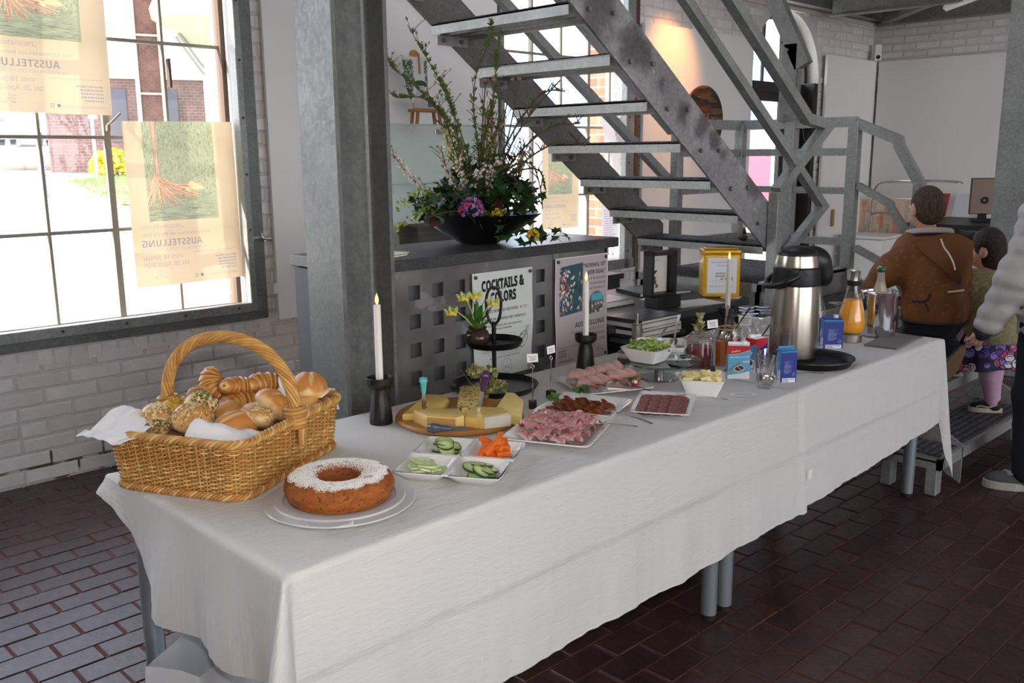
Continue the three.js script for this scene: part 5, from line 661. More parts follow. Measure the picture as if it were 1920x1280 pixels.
// --- sliced meats ---
{
  const plate = (label, C, ry, w, d, h) => M('plate', squarePlate(w, d, h), ceramic, T('platter', label, 'plate', C, ry));
  const meat = (o) => vc(0.42, { clearcoat: 0.25, clearcoatRoughness: 0.35, side: THREE.DoubleSide, ...o });
  const slices = (name, label, grp, geos, mt, C, ry, list, nc) => list.forEach(([x, y, z, rx, r, rz], i) => { const nr = list.length / nc, ro = Math.floor(i / nc), o = S(name, geos[i % geos.length], mt, `${label}, ${ORD(i % nc + 1)} from left in the ${ro === 0 ? 'back' : ro === nr - 1 ? 'front' : ORD(ro + 1)} row`, 'cold cut', grp); o.position.set(...put(C, ry, x, y, z)); o.rotation.set(rx, r + ry, rz, 'YXZ'); });
  const q = rng(41);
  // folded raw ham: a sheet bent over, with a ruffled pale edge
  const folded = (seed, L, Wd, lean) => { const g = grid(22, 12, (u, v) => { const a = (v - 0.5) * 3.6, r = Wd * 0.28 * (1 + 0.35 * n3(u * 3 + seed, v * 2, 0)), x = (u - 0.5) * L * (1 - 0.15 * Math.cos(a)); return [x, r * Math.cos(a) + r * 0.5 + 0.006 * n3(u * 6 + seed, v * 5, 2), r * 1.5 * Math.sin(a) * 0.8 + 0.010 * Math.sin(u * 5 + seed) * (v - 0.3)]; }); const c1 = new THREE.Color('#b4696a'), c2 = new THREE.Color('#cf9592'), c3 = new THREE.Color('#e6cfc6'), c4 = new THREE.Color('#8c3a40'); return paint(g, (k, x, y, z, i) => { const u = (i % 23) / 22, v = Math.floor(i / 23) / 12, t = fbm(u * 4 + seed, v * 3, seed, 3); k.copy(c2).lerp(c1, clamp(0.5 + t * 1.8)).lerp(c4, clamp(t * 2 - 0.5)); if (v < 0.1 || u < 0.06) k.lerp(c3, 0.75); if (Math.abs(n3(u * 7 + seed, v * 9, 4)) < 0.03) k.lerp(c3, 0.6); }); };
  const hg = [folded(1, 0.075, 0.045), folded(5, 0.085, 0.05), folded(9, 0.07, 0.045), folded(13, 0.09, 0.05)];
  let C = [1.933, TY, -1.78], ry = 0.45; plate('square white plate of pink raw ham at the front, next to the vegetables', C, ry, 0.325, 0.265, 0.024);
  { const l = []; for (let r = 0; r < 4; r++) for (let c = 0; c < 6; c++) l.push([-0.105 + c * 0.042 + (q() - 0.5) * 0.012, 0.010 + 0.009 * ((r + c) % 2) + (c > 0 && c < 5 ? 0.006 : 0), -0.07 + r * 0.045 + (q() - 0.5) * 0.01, (q() - 0.5) * 0.5, 0.9 + (q() - 0.5) * 1.0, (q() - 0.5) * 0.3]); slices('raw_ham_slice', 'folded pink raw ham slice', 'raw ham slices', hg, meat(), C, ry, l, 6); }
  const radish = paint(warp(ball(1, 14, 8), (v) => { const a = Math.atan2(v.z, v.x), f = 1 + 0.35 * Math.cos(a * 6) * (v.y > 0 ? v.y : 0); v.set(v.x * 0.013 * f, v.y * 0.012 + 0.010, v.z * 0.013 * f); }), (k, x, y, z) => { const a = Math.atan2(z, x); k.set('#b01c38'); if (Math.cos(a * 6) < -0.1 && y > 0.012) k.set('#f0e6e2'); });
  const rad = (C2, ry2, x, z, label) => { const o = S('radish', radish, vc(0.35), label, 'radish', undefined); o.position.set(...put(C2, ry2, x, 0.02, z)); o.rotation.y = q() * 6; };
  rad(C, ry, -0.02, -0.11, 'red cut radish at the far left corner of the raw ham plate'); rad(C, ry, 0.075, -0.085, 'red cut radish behind the raw ham, left of two'); rad(C, ry, 0.10, -0.075, 'red cut radish behind the raw ham, right of two'); rad(C, ry, 0.135, 0.02, 'red cut radish at the right edge of the raw ham plate');
  cutlery('fork lying on the right side of the raw ham plate', [2.02, TY + 0.028, -1.687], -0.70, 'fork', -0.14, 0.17, 'meat_fork');
  // dry-cured ham, slices standing like shingles
  const shing = (seed) => { const g = grid(12, 12, (u, v) => { const a = u * 2 * Math.PI, r = v * 0.028 * (1 + 0.12 * Math.sin(a * 2 + seed)), b = r * Math.cos(a); return [b, 0.010 + r * Math.sin(a) * 0.9 + 0.004 * Math.sin(b * 120), 0.005 * Math.sin(b * 90 + seed) + 0.004 * n3(b * 60, r * 60, seed)]; }); const c1 = new THREE.Color('#a0553a'), c2 = new THREE.Color('#bd7450'), c3 = new THREE.Color('#d8b090'); return paint(g, (k, x, y, z, i) => { const v = Math.floor(i / 13) / 12; k.copy(c1).lerp(c2, clamp(0.5 + 2 * n3(x * 50 + seed, y * 50, 0))); if (v > 0.93) k.lerp(new THREE.Color('#5e2a1a'), 0.5); if (Math.abs(n3(x * 60, y * 60 + seed, 3)) < 0.04) k.lerp(c3, 0.7); }); };
  const sg = [shing(1), shing(2.5), shing(4)]; C = [2.158, TY, -1.888]; ry = 0.335; plate('square white plate of brown cured ham in shingled rows', C, ry, 0.285, 0.25, 0.024);
  { const l = []; for (let r = 0; r < 4; r++) for (let c = 0; c < 13; c++) l.push([-0.105 + c * 0.0165, 0.006 + (r & 1 ? 0.002 : 0), -0.075 + r * 0.046 + (q() - 0.5) * 0.008, -0.9, 1.2 + (q() - 0.5) * 0.3, (q() - 0.5) * 0.4]); slices('cured_ham_slice', 'thin brown standing slice of cured ham', 'cured ham slices', sg, meat(), C, ry, l, 13); }
  const leafG = (L, Wd, cur) => grid(8, 6, (u, v) => { const w = Wd * Math.sin(Math.PI * Math.pow(u, 0.8)) * (1 + 0.15 * Math.sin(u * 30)); return [u * L, cur * Math.sin(u * 2.6) + Math.abs(v - 0.5) * 0.3 * w, (v - 0.5) * w]; });
  const sprig = (label, p, r2, n, cols, sz) => { const t = T('herb_garnish', label, 'garnish', p, r2), qq = rng(Math.floor(p[0] * 1000)), l = []; for (let i = 0; i < n; i++) l.push(paint(clean(at(leafG(sz * (0.7 + qq() * 0.5), sz * 0.7, sz * 0.35), (qq() - 0.5) * sz * 1.6, qq() * sz * 0.4, (qq() - 0.5) * sz, 0.2, qq() * 6.28, (qq() - 0.2) * 0.9)), cols[i % cols.length])); M('leaves', merge(l), vc(0.6, { side: THREE.DoubleSide }), t); };
  sprig('parsley at the far corner of the cured ham plate', put(C, ry, -0.015, 0.028, -0.095), 0.3, 12, ['#3f6a2a', '#55803a'], 0.028); sprig('green herb leaf at the right corner of the cured ham plate', put(C, ry, 0.115, 0.026, -0.055), 0.2, 8, ['#35602a', '#4a7434'], 0.03);
  cutlery('fork reaching over the front right corner of the cured ham plate', [2.137, TY + 0.03, -1.715], -1.45, 'fork', -0.14, 0.18, 'meat_fork');
  // roast ham folded in cones
  const cone = (seed) => { const g = grid(16, 14, (u, v) => { const r = 0.016 + v * 0.026, a = (u - 0.5) * (3.0 + 0.3 * Math.sin(seed)), w = 0.006 * Math.sin(u * 9 + seed) * v; return [r * Math.sin(a) + w, 0.006 + (0.044 - 0.016 * v) * Math.pow(Math.abs(Math.cos(a)), 0.8) * (0.6 + 0.4 * Math.sin(v * 2.6)), -0.06 + v * 0.12 + w]; }); const c1 = new THREE.Color('#cf9c92'), c2 = new THREE.Color('#dcb3a8'), c3 = new THREE.Color('#b5735e'); return paint(g, (k, x, y, z, i) => { const v = Math.floor(i / 17) / 14; k.copy(c1).lerp(c2, clamp(0.5 + 2 * fbm(x * 30 + seed, z * 30, seed))); if (v > 0.92) k.lerp(c3, 0.8); }); };
  const cg = [cone(0.5), cone(2.2), cone(4)]; C = [2.452, TY, -2.05]; ry = -0.42; plate('square white plate of pale roast ham folded in cones', C, ry, 0.275, 0.27, 0.022);
  { const l = []; for (let r = 0; r < 2; r++) for (let c = 0; c < 6; c++) l.push([-0.095 + c * 0.036 + r * 0.01, 0.006 + 0.004 * c % 2 + (r ? 0 : 0.008), -0.055 + r * 0.07, 0, -0.15 + (q() - 0.5) * 0.35, (q() - 0.5) * 0.25]); slices('roast_ham_slice', 'pale pink folded roast ham slice', 'roast ham slices', cg, meat(), C, ry, l, 6); }
  sprig('curly green lettuce garnish at the right corner of the roast ham plate', put(C, ry, 0.095, 0.02, 0.045), 0.5, 14, ['#7c9c48', '#55803a', '#90ac58'], 0.026); rad(C, ry, 0.08, 0.085, 'red cut radish left of the lettuce garnish on the roast ham plate'); rad(C, ry, 0.12, 0.03, 'red cut radish right of the lettuce garnish on the roast ham plate'); sprig('dark green herb at the far right of the roast ham plate', put(C, ry, 0.125, 0.02, 0.0), 0.5, 8, ['#2f5a2a', '#3f6a2a'], 0.024);
  cutlery('fork at the front edge of the roast ham plate', put(C, ry, 0.03, 0.03, 0.115), -1.0, 'fork', -0.25, 0.16, 'meat_fork');
  // salami discs
  const sal = (seed) => { const g = merge([new THREE.CylinderGeometry(0.0285, 0.0285, 0.002, 24), grid(32, 9, (u, v) => [0.0285 * v * Math.cos(u * 6.2832), 0.0012, -0.0285 * v * Math.sin(u * 6.2832)])]); return paint(g, (k, x, y, z) => { const n = n3(x * 260 + seed, z * 260, seed); k.set('#6e2a2a').lerp(new THREE.Color('#8a3c38'), clamp(0.5 + 2 * n3(x * 90, z * 90, seed))); if (n > 0.28) k.set('#c09a90'); if (Math.hypot(x, z) > 0.0275) k.set('#4a1c1c'); }); };
  const lg = [sal(1), sal(7)]; C = [2.386, TY, -1.735]; ry = 0.53; plate('small rectangular white plate covered with salami', C, ry, 0.27, 0.19, 0.02);
  { const l = []; for (let r = 0; r < 4; r++) for (let c = 0; c < 7; c++) l.push([-0.095 + c * 0.027, 0.011 + c * 0.0004 + r * 0.0012, -0.055 + r * 0.034, 0.10, 0, 0.10]); slices('salami_slice', 'dark red flat salami slice', 'salami slices', lg, vc(0.4), C, ry, l, 7); }
  cutlery('fork lying across the right edge of the salami plate', [2.495, TY + 0.024, -1.69], -1.06, 'fork', -0.10, 0.17, 'meat_fork');
}
// --- butter dish ---
{
  const C = [2.627, TY, -1.752], ry = 0.6, t = T('butter_bowl', 'small white square bowl heaped with butter pieces', 'bowl', C, ry); M('bowl', squareBowl(0.155, 0.062, 0.66), ceramic, t);
  const q = rng(5), bg = box(0.034, 0.014, 0.02, 0, 0, 0, 0.004), bm = phys(0xeedc9a, 0.45, { clearcoat: 0.2 });
  const bl = []; for (let i = 0; i < 30; i++) { const o = bl[i] = S('butter_piece', bg, bm, 'pale yellow piece of butter in the small white square bowl', 'butter', 'butter pieces'); o.position.set(...put(C, ry, (q() - 0.5) * 0.11, i < 14 ? 0.045 : 0.058 + q() * 0.012, (q() - 0.5) * 0.11)); o.rotation.set((q() - 0.5) * 0.6, q() * 6, (q() - 0.5) * 0.6); } fromLeft(bl, (n) => `pale yellow butter piece, ${n} from the left in the small white square bowl`);
}
// --- black tier stand with the cowslip vase ---
{
  const C = [2.168, TY, -2.315], t = T('tier_stand', 'black two-tier metal serving stand with a loop handle', 'stand', C), sp = lathe([[0, 0], [0.15, 0], [0.158, 0.006], [0.17, 0.022], [0.168, 0.024], [0.153, 0.008], [0, 0.004]], 56), blk = mat(0x101011, 0.33, { metalness: 0.3 });
  M('lower_plate', sp.clone().scale(0.92, 1, 0.92), blk, t); M('upper_plate', at(sp, 0, 0.158, 0, 0, 0, 0, [0.60, 1, 0.60]), blk, t); M('pole', cyl(0.0075, 0.0075, 0.24, 0, 0.004, 0, 16), blk, t);
  { const g = tube([[0, 0.23, 0], [-0.013, 0.25, -0.010], [-0.02, 0.29, -0.015], [-0.02, 0.33, -0.015], [-0.012, 0.358, -0.009], [0, 0.366, 0], [0.012, 0.358, 0.009], [0.02, 0.33, 0.015], [0.02, 0.29, 0.015], [0.013, 0.25, 0.010], [0, 0.23, 0]], 0.005, 10, 60).rotateY(-0.1); M('loop_handle', g, blk, t); }
  const vp = [2.117, TY + 0.163, -2.345], v = T('glass_vase', 'small round brown glass vase on the upper black plate', 'vase', vp);
  M('vase_glass', lathe([[0, 0], [0.03, 0.0], [0.042, 0.012], [0.045, 0.03], [0.038, 0.05], [0.03, 0.058], [0.034, 0.066], [0.032, 0.066], [0.028, 0.058], [0.036, 0.05], [0.043, 0.03], [0.04, 0.014], [0.028, 0.004], [0, 0.004]], 36), phys(0x8a6a50, 0.05, { transmission: 0.85, thickness: 0 }), v); M('soil', lathe([[0, 0.004], [0.034, 0.01], [0.04, 0.03], [0.035, 0.048], [0, 0.05]], 20), mat(0x2e2018, 0.9), v);
  const cs = T('cowslip', 'yellow cowslip with green leaves growing in the small brown vase', 'flower', [vp[0], vp[1] + 0.05, vp[2]]), q = rng(12), lv = [];
  for (let i = 0; i < 17; i++) { const a = i * 2.4, L = 0.06 + q() * 0.035, w = 0.026; lv.push(paint(clean(at(grid(10, 5, (u, k) => { const ww = w * Math.sin(Math.PI * Math.pow(u, 0.7)) * (1 + 0.1 * Math.sin(u * 40)); return [u * L, 0.035 * Math.sin(u * (1.5 + q() * 0)) + (i % 3) * 0.012 * u + 0.004 * Math.abs(k - 0.5) * Math.sin(u * 50), (k - 0.5) * ww]; }), 0, (i % 4) * 0.01, 0, 0, a, (i % 3) * 0.35)), i % 2 ? '#3f6e28' : '#567f30')); }
  M('leaf', merge(lv), vc(0.6, { side: THREE.DoubleSide }), cs); const stems = [[-0.035, 0.135, -0.03], [0.005, 0.14, -0.01], [-0.07, 0.085, -0.055], [0.05, 0.115, 0.03]], fl = [], ca = [];
  stems.forEach(([x, y, z]) => { for (let i = 0; i < 5; i++) { const a = i * 1.26, p = [x + 0.014 * Math.cos(a), y - 0.014 - 0.004 * (i % 2), z + 0.014 * Math.sin(a)]; ca.push(at(lathe([[0, 0.02], [0.004, 0.018], [0.006, 0.004], [0.004, 0]], 8), p[0], p[1], p[2], 0.5 * Math.sin(a), 0, -0.7 * Math.cos(a))); fl.push(at(lathe([[0.004, 0.002], [0.010, -0.004], [0.0095, -0.006], [0, -0.001]], 10), p[0], p[1], p[2], 0.5 * Math.sin(a), 0, -0.7 * Math.cos(a))); } });
  M('stem', merge(stems.map(([x, y, z]) => taper([[0, 0, 0], [x * 0.5, y * 0.6, z * 0.5], [x, y, z]], 0.003, 0.002))), mat(0xb4c47c, 0.6), cs); M('calyx', merge(ca), mat(0xc0d078, 0.6), cs); M('petal', merge(fl), mat(0xf0c81e, 0.55, { side: THREE.DoubleSide }), cs);
  const moss = T('dried_hydrangea', 'dried pale green flower heads on the lower black plate behind the cheese', 'flower', [2.085, TY + 0.01, -2.26]), ml = [], q2 = rng(19); for (const [cx, cy, cz, r] of [[0, 0.03, 0, 0.034], [-0.055, 0.018, 0.02, 0.028], [0.03, 0.055, -0.03, 0.03], [0.025, 0.015, 0.03, 0.03], [-0.02, 0.075, -0.05, 0.02]]) for (let i = 0; i < 60; i++) { const a = q2() * 6.28, e = Math.acos(2 * q2() - 1); ml.push(paint(clean(at(grid(2, 2, (u, v) => [(u - 0.5) * 0.014, 0.002 * Math.cos(u * 3) * Math.cos(v * 3), (v - 0.5) * 0.014]), cx + r * Math.sin(e) * Math.cos(a), cy + r * Math.cos(e), cz + r * Math.sin(e) * Math.sin(a), q2() * 3, q2() * 6, q2() * 3)), ['#8f8e5a', '#a3a06a', '#7c7c48'][i % 3])); } M('petal', merge(ml), vc(0.8, { side: THREE.DoubleSide }), moss).userData.kind = 'stuff'; M('stem', taper([[-0.055, 0.0, 0.02], [-0.08, 0.06, -0.01], [-0.10, 0.10, -0.03]], 0.0015, 0.0008), mat(0x6b6440, 0.8), moss);
}
// --- name cards on wire stands ---
const scribble = (w, h, lines, col = '#55585c') => canvasTex(w, h, (g) => { g.fillStyle = '#f1f0ee'; g.fillRect(0, 0, w, h); g.fillStyle = col; const q = rng(lines.length * 13 + w); for (const [y, a, b, t] of lines) { let x = a * w; while (x < b * w) { const l = (0.03 + q() * 0.05) * w; g.fillRect(x, y * h, Math.min(l, b * w - x), t * h); x += l + 0.014 * w; } } });
{
  const cm = new THREE.MeshStandardMaterial({ map: scribble(128, 96, [[0.3, 0.14, 0.86, 0.07], [0.5, 0.26, 0.74, 0.07], [0.7, 0.2, 0.8, 0.07]]), roughness: 0.8 });
  const stand = (label, p, ry, h, cw, tilt = 0) => { const t = T('card_stand', label + ' stand', 'card stand', p, ry); M('cube', box(0.026, 0.026, 0.026, 0, 0.013, 0, 0.002), black, t); M('wire', merge([cyl(0.0016, 0.0014, h, 0, 0.026, 0, 8), tube([[0, 0.026 + h, 0], [0.006, 0.034 + h, 0], [0, 0.042 + h, 0], [-0.006, 0.034 + h, 0], [0.003, 0.028 + h, 0]], 0.0013, 6)]), chrome, t); const c = S('name_card', new THREE.PlaneGeometry(cw, cw * 0.78), [cm], label, 'card', undefined); c.material = cm; c.geometry = merge([uvKeep(new THREE.PlaneGeometry(cw, cw * 0.78)), uvKeep(new THREE.PlaneGeometry(cw, cw * 0.78).rotateY(Math.PI).translate(0, 0, -0.0008))]); c.position.set(p[0], p[1] + h + 0.055 + cw * 0.25, p[2]); c.rotation.set(0, ry, tilt, 'YXZ'); };
  const uvKeep = (g) => g;
  stand('small printed card on a wire beside the black tier stand', [2.083, TY, -2.042], -0.75, 0.105, 0.036, 0.05); stand('small printed card turned edge-on behind the cured ham plate', [2.222, TY, -2.09], -0.15, 0.105, 0.034, 0.1);
  stand('small printed card in front of the red preserve jar', [2.905, TY, -1.90], -0.75, 0.125, 0.04, 0.12);
  const tent = (label, p, ry, w, h) => { const g = merge([new THREE.PlaneGeometry(w, h).rotateX(-0.35).translate(0, h / 2 * 0.94, 0.017), new THREE.PlaneGeometry(w, h).rotateX(0.35).rotateY(Math.PI).translate(0, h / 2 * 0.94, -0.017)]), o = S('tent_card', g, cm, label, 'card'); o.position.set(...p); o.rotation.y = ry; };
  const up = (label, p, ry, w, h, tilt = 0) => { const o = S('name_card', box(w, h, 0.0008), cm, label, 'card'); o.geometry = merge([new THREE.PlaneGeometry(w, h), new THREE.PlaneGeometry(w, h).rotateY(Math.PI).translate(0, 0, -0.0008)]); o.position.set(...p); o.rotation.set(0, ry, tilt, 'YXZ'); };
  tent('white folded card behind the big dip bowl', [3.02, TY, -2.24], -0.6, 0.05, 0.075); up('white card standing in front of the drinking glasses, left of two', [3.395, 0.865, -2.06], -0.7, 0.055, 0.045); up('white card standing in front of the drinking glasses, right of two', [3.42, 0.80, -1.955], -0.7, 0.062, 0.06); tent('small white card lying low under the glass cake stand', [2.78, TY, -1.93], -0.3, 0.06, 0.02);

  const fl = S('flat_card', box(0.085, 0.0012, 0.03, 0, 0, 0), new THREE.MeshStandardMaterial({ map: scribble(256, 96, [[0.35, 0.15, 0.85, 0.22], [0.7, 0.05, 0.95, 0.10]], '#5a5a98'), roughness: 0.7 }), 'flat white card with blue print lying at the front edge of the table', 'card'); fl.geometry = merge([new THREE.PlaneGeometry(0.085, 0.032).rotateX(-Math.PI / 2), box(0.085, 0.001, 0.032, 0, -0.0006, 0)]); fl.position.set(2.705, TY + 0.0035, -1.635); fl.rotation.y = -0.75;
}
// ================= GLASS STAND, BOWLS, JARS =================
{
  const C = [2.70, TY, -1.99], t = T('glass_cake_stand', 'round green-edged glass cake stand on a steel foot', 'stand', C);
  M('top_disc', lathe([[0, 0.066], [0.148, 0.066], [0.154, 0.068], [0.155, 0.071], [0.153, 0.0745], [0, 0.0745]], 64, 0.5), glassGreen, t); M('foot_disc', lathe([[0, 0.0015], [0.066, 0.0015], [0.07, 0.004], [0.069, 0.009], [0, 0.010]], 48, 0.5), glassGreen, t); M('steel_stem', cyl(0.019, 0.019, 0.056, 0, 0.010, 0, 32), brushed, t);
  const b = T('lettuce_bowl', 'white square bowl of cut lettuce on the glass cake stand', 'bowl', [2.645, TY + 0.0755, -2.0], 0.12); M('bowl', squareBowl(0.16, 0.054, 0.62), ceramic, b);
  const q = rng(29), l = []; for (let i = 0; i < 120; i++) { const a = q() * 6.28, r = 0.068 * Math.sqrt(q()); l.push(paint(clean(at(grid(4, 3, (u, v) => [(u - 0.5) * 0.05, 0.006 * Math.sin(u * 9 + i) + 0.004 * Math.sin(v * 7), (v - 0.5) * 0.012]), Math.cos(a) * r * 0.95, 0.044 + (0.02 - r * 0.15) * q() + 0.010, Math.sin(a) * r * 0.95, (q() - 0.5) * 1.1, q() * 6.28, (q() - 0.5) * 0.9)), ['#a3bd5a', '#b4cc70', '#93ae4c', '#c6d88e'][i % 4])); }
  const s = S('cut_lettuce', merge(l), vc(0.5, { side: THREE.DoubleSide }), 'cut strips of green lettuce heaped in the white square bowl', 'lettuce'); s.position.set(2.645, TY + 0.0755, -2.0); s.userData.kind = 'stuff';
  cutlery('fork stuck into the cut lettuce', [2.70, TY + 0.155, -1.985], 0.35, 'fork', 0.25, 0.12, 'salad_fork');
  const d = T('dip_bowl', 'large white bowl of pale herb dip behind the lettuce', 'bowl', [2.90, TY, -2.13], 0.62); M('bowl', squareBowl(0.2, 0.088, 0.6), ceramic, d);
  M('herb_dip', grid(14, 14, (u, v) => [(u - 0.5) * 0.155, 0.064 + 0.002 * n3(u * 5, v * 5, 1), -(v - 0.5) * 0.155]), mat(0xdfe0cf, 0.5, { map: dataTex(64, 64, (u, v) => { const k = F4(u * 0.25, v * 0.25) > 0.93 ? 0.55 : 0.9; return [k, k + 0.01, k * 0.88]; }) }), d);
  cutlery('spoon standing in the herb dip bowl', [2.985, TY + 0.105, -2.125], 0.45, 'spoon', 0.62, 0.17, 'dip_spoon');
  const jarGlass = (r, h, neck) => lathe([[0, 0], [r * 0.92, 0], [r, 0.006], [r, h * 0.78], [neck, h * 0.9], [neck, h], [neck - 0.002, h], [neck - 0.002, h * 0.9], [r - 0.003, h * 0.78], [r - 0.003, 0.006], [0, 0.004]], 36, 0.5);
  const fill = (r, h, col, rough = 0.35) => [lathe([[0, 0.005], [r - 0.004, 0.007], [r - 0.004, h], [0, h + 0.001]], 32, 0.6), phys(col, rough, { clearcoat: 0.5 })];
  const jar = (label, p, r, h, fh, col, o = {}) => { const j = T('preserve_jar', label, 'jar', p, o.ry || 0); M('jar_glass', jarGlass(r, h, o.neck || r * 0.85), glass, j); M('contents', ...fill(r, fh, col), j); if (o.lid) M('lid', at(lathe([[0, 0.006], [r * 0.9, 0.006], [r * 0.95, 0.003], [r * 0.95, 0], [r * 0.85, -0.002]], 32), 0, h, 0), o.lid, j); return j; };
  jar('small glass jar of green pesto beside the glass cake stand', [2.925, TY, -2.062], 0.026, 0.07, 0.048, 0x4c6a28, { lid: mat(0xb8a878, 0.35, { metalness: 0.5 }) });
  const cj = jar('large clip-top jar of dark red jam', [2.965, TY, -1.995], 0.056, 0.118, 0.082, 0x6e1a1c, { neck: 0.05 }); M('clip_lid', at(lathe([[0, 0.022], [0.03, 0.02], [0.046, 0.008], [0.052, 0.002], [0.052, -0.004], [0.046, -0.004], [0, 0.014]], 36), 0, 0.118, 0), glass, cj); M('wire_clip', merge([at(new THREE.TorusGeometry(0.0535, 0.0018, 8, 40), 0, 0.108, 0, Math.PI / 2), tube([[-0.054, 0.108, 0.01], [-0.068, 0.10, 0.012], [-0.068, 0.075, 0.012], [-0.057, 0.08, 0.01]], 0.0018, 6), tube([[0.054, 0.108, 0.01], [0.062, 0.125, 0], [0.0, 0.145, 0], [-0.06, 0.122, 0.0]], 0.0018, 6)]), steel, cj); M('rubber_seal', at(new THREE.TorusGeometry(0.052, 0.003, 8, 40), 0, 0.115, 0, Math.PI / 2), mat(0xb98a7a, 0.7), cj);
  jar('slim glass jar of amber fruit spread between the two big jars', [3.04, TY, -1.945], 0.026, 0.118, 0.10, 0xa8571c, { neck: 0.024 });
  const bj = jar('large open jar of orange jam with two spoons', [3.185, TY, -2.005], 0.052, 0.125, 0.085, 0x7c3208, { neck: 0.048 }); M('metal_rim', at(new THREE.TorusGeometry(0.048, 0.003, 8, 40), 0, 0.123, 0, Math.PI / 2), mat(0xc9b26a, 0.3, { metalness: 0.8 }), bj);
  cutlery('first of two thin spoons standing in the orange jam jar', [3.165, TY + 0.125, -2.01], 0.3, 'spoon', 1.15, 0.15, 'jam_spoon'); cutlery('second of two thin spoons, leaning right out of the orange jam jar', [3.215, TY + 0.12, -1.985], -0.2, 'spoon', 0.75, 0.17, 'jam_spoon');
  const tg = T('glass_tumbler', 'small glass with a red label and a spoon behind the milk cartons', 'glass', [3.27, TY, -1.93]); M('tumbler', lathe([[0, 0], [0.028, 0], [0.034, 0.08], [0.032, 0.08], [0.027, 0.006], [0, 0.006]], 28), glass, tg); M('red_label', lathe([[0.032, 0.02], [0.033, 0.045]], 28), mat(0xa83030, 0.5, { side: THREE.DoubleSide }), tg); cutlery('dark spoon leaning in the small glass behind the milk cartons', [3.285, TY + 0.075, -1.915], -0.2, 'spoon', 0.7, 0.14, 'jam_spoon');
  const sp = T('dried_sprig', 'dried pale green sprig in a small vase behind the red jam jar', 'plant', [3.10, TY, -2.09]), ql = rng(33), ll = []; for (let i = 0; i < 34; i++) { const h = 0.08 + i * 0.0028, a = i * 2.4, L = 0.036 - i * 0.0004; ll.push(paint(clean(at(leafG2(L), 0.012 * Math.sin(i), h, 0.012 * Math.cos(i * 1.3), 0, a, 0.35 + ql() * 0.4)), ['#a9a36a', '#8e8a50', '#bdb67c'][i % 3])); }
  function leafG2(L) { return grid(6, 3, (u, v) => { const w = 0.02 * Math.sin(Math.PI * Math.pow(u, 0.7)); return [u * L, 0.008 * Math.sin(u * 3), (v - 0.5) * w]; }); }
  M('leaf', merge(ll), vc(0.7, { side: THREE.DoubleSide }), sp); M('stem', cyl(0.002, 0.0015, 0.16, 0, 0.02, 0, 6), mat(0x6b6440, 0.8), sp); M('bottle_vase', lathe([[0, 0], [0.022, 0], [0.026, 0.02], [0.018, 0.05], [0.011, 0.06], [0.012, 0.07], [0.010, 0.07], [0.009, 0.058], [0, 0.01]], 24), glass, sp);
  // tiny painted cow on a green base
  const cw = T('cow_figurine', 'tiny black and white cow figurine on a round green base', 'figurine', [2.985, TY, -1.865], 0.5); M('base', lathe([[0, 0.011], [0.012, 0.010], [0.024, 0.005], [0.026, 0], [0, 0]], 24), mat(0x4f8c2a, 0.5), cw);
  M('cow_body', surf(smin([ellip([0, 0.034, 0], [0.017, 0.010, 0.008]), ellip([0.018, 0.042, 0], [0.008, 0.0065, 0.005]), capsule([0.010, 0.030, 0.005], [0.010, 0.010, 0.005], 0.0032, 0.0024), capsule([0.010, 0.030, -0.005], [0.010, 0.010, -0.005], 0.0032, 0.0024), capsule([-0.011, 0.030, 0.005], [-0.011, 0.010, 0.005], 0.0035, 0.0024), capsule([-0.011, 0.030, -0.005], [-0.011, 0.010, -0.005], 0.0035, 0.0024), capsule([-0.016, 0.038, 0], [-0.020, 0.022, 0], 0.0016, 0.001), capsule([0.014, 0.048, 0.004], [0.013, 0.052, 0.007], 0.0014, 0.0008), capsule([0.014, 0.048, -0.004], [0.013, 0.052, -0.007], 0.0014, 0.0008)], 0.004), [-0.026, 0.006, -0.014], [0.030, 0.058, 0.014], 0.0016, (k, x, y, z) => k.set(n3(x * 90, y * 90, z * 90) > 0.02 ? '#16161a' : '#eceae6')), vc(0.4), cw);
}
// ================= CARTONS, SPOONS, COFFEE =================
function carton(label, p, ry, w, h, d, draw, o = {}) { // gable-less brick carton printed on every side
  const t = T('milk_carton', label, 'carton', p, ry), tex = canvasTex(1024, 512, draw), m = new THREE.MeshStandardMaterial({ map: tex, roughness: 0.35 });
  const g = new RoundedBoxGeometry(w, h, d, 2, 0.002).translate(0, h / 2, 0), P = g.attributes.position, N = g.attributes.normal, uv = g.attributes.uv; for (let i = 0; i < P.count; i++) { const x = P.getX(i), y = P.getY(i), z = P.getZ(i), n = [N.getX(i), N.getY(i), N.getZ(i)], a = n.map(Math.abs); let u; if (a[2] >= a[0] && a[2] >= a[1]) u = n[2] > 0 ? 0.25 * (x / w + 0.5) : 0.5 + 0.25 * (0.5 - x / w); else if (a[0] >= a[1]) u = n[0] > 0 ? 0.25 + 0.25 * (0.5 - z / d) : 0.75 + 0.25 * (z / d + 0.5); else { uv.setXY(i, o.top ?? 0.1, 0.97); continue; } uv.setXY(i, clamp(u, 0.002, 0.998), y / h * 0.93); }
  M('carton_body', g, m, t); M('top_fold', merge([box(w * 0.96, 0.004, d * 0.5, 0, h + 0.003, 0, 0.001), box(w * 0.98, 0.012, 0.003, 0, h + 0.007, -d * 0.1, 0.001)]), mat(o.fold || 0xe9e9ea, 0.4), t); if (o.cap) M('screw_cap', at(cyl(0.012, 0.011, 0.013, 0, 0, 0, 24), w * o.cap[0], h + 0.003, d * o.cap[1]), white, t); return t;
}
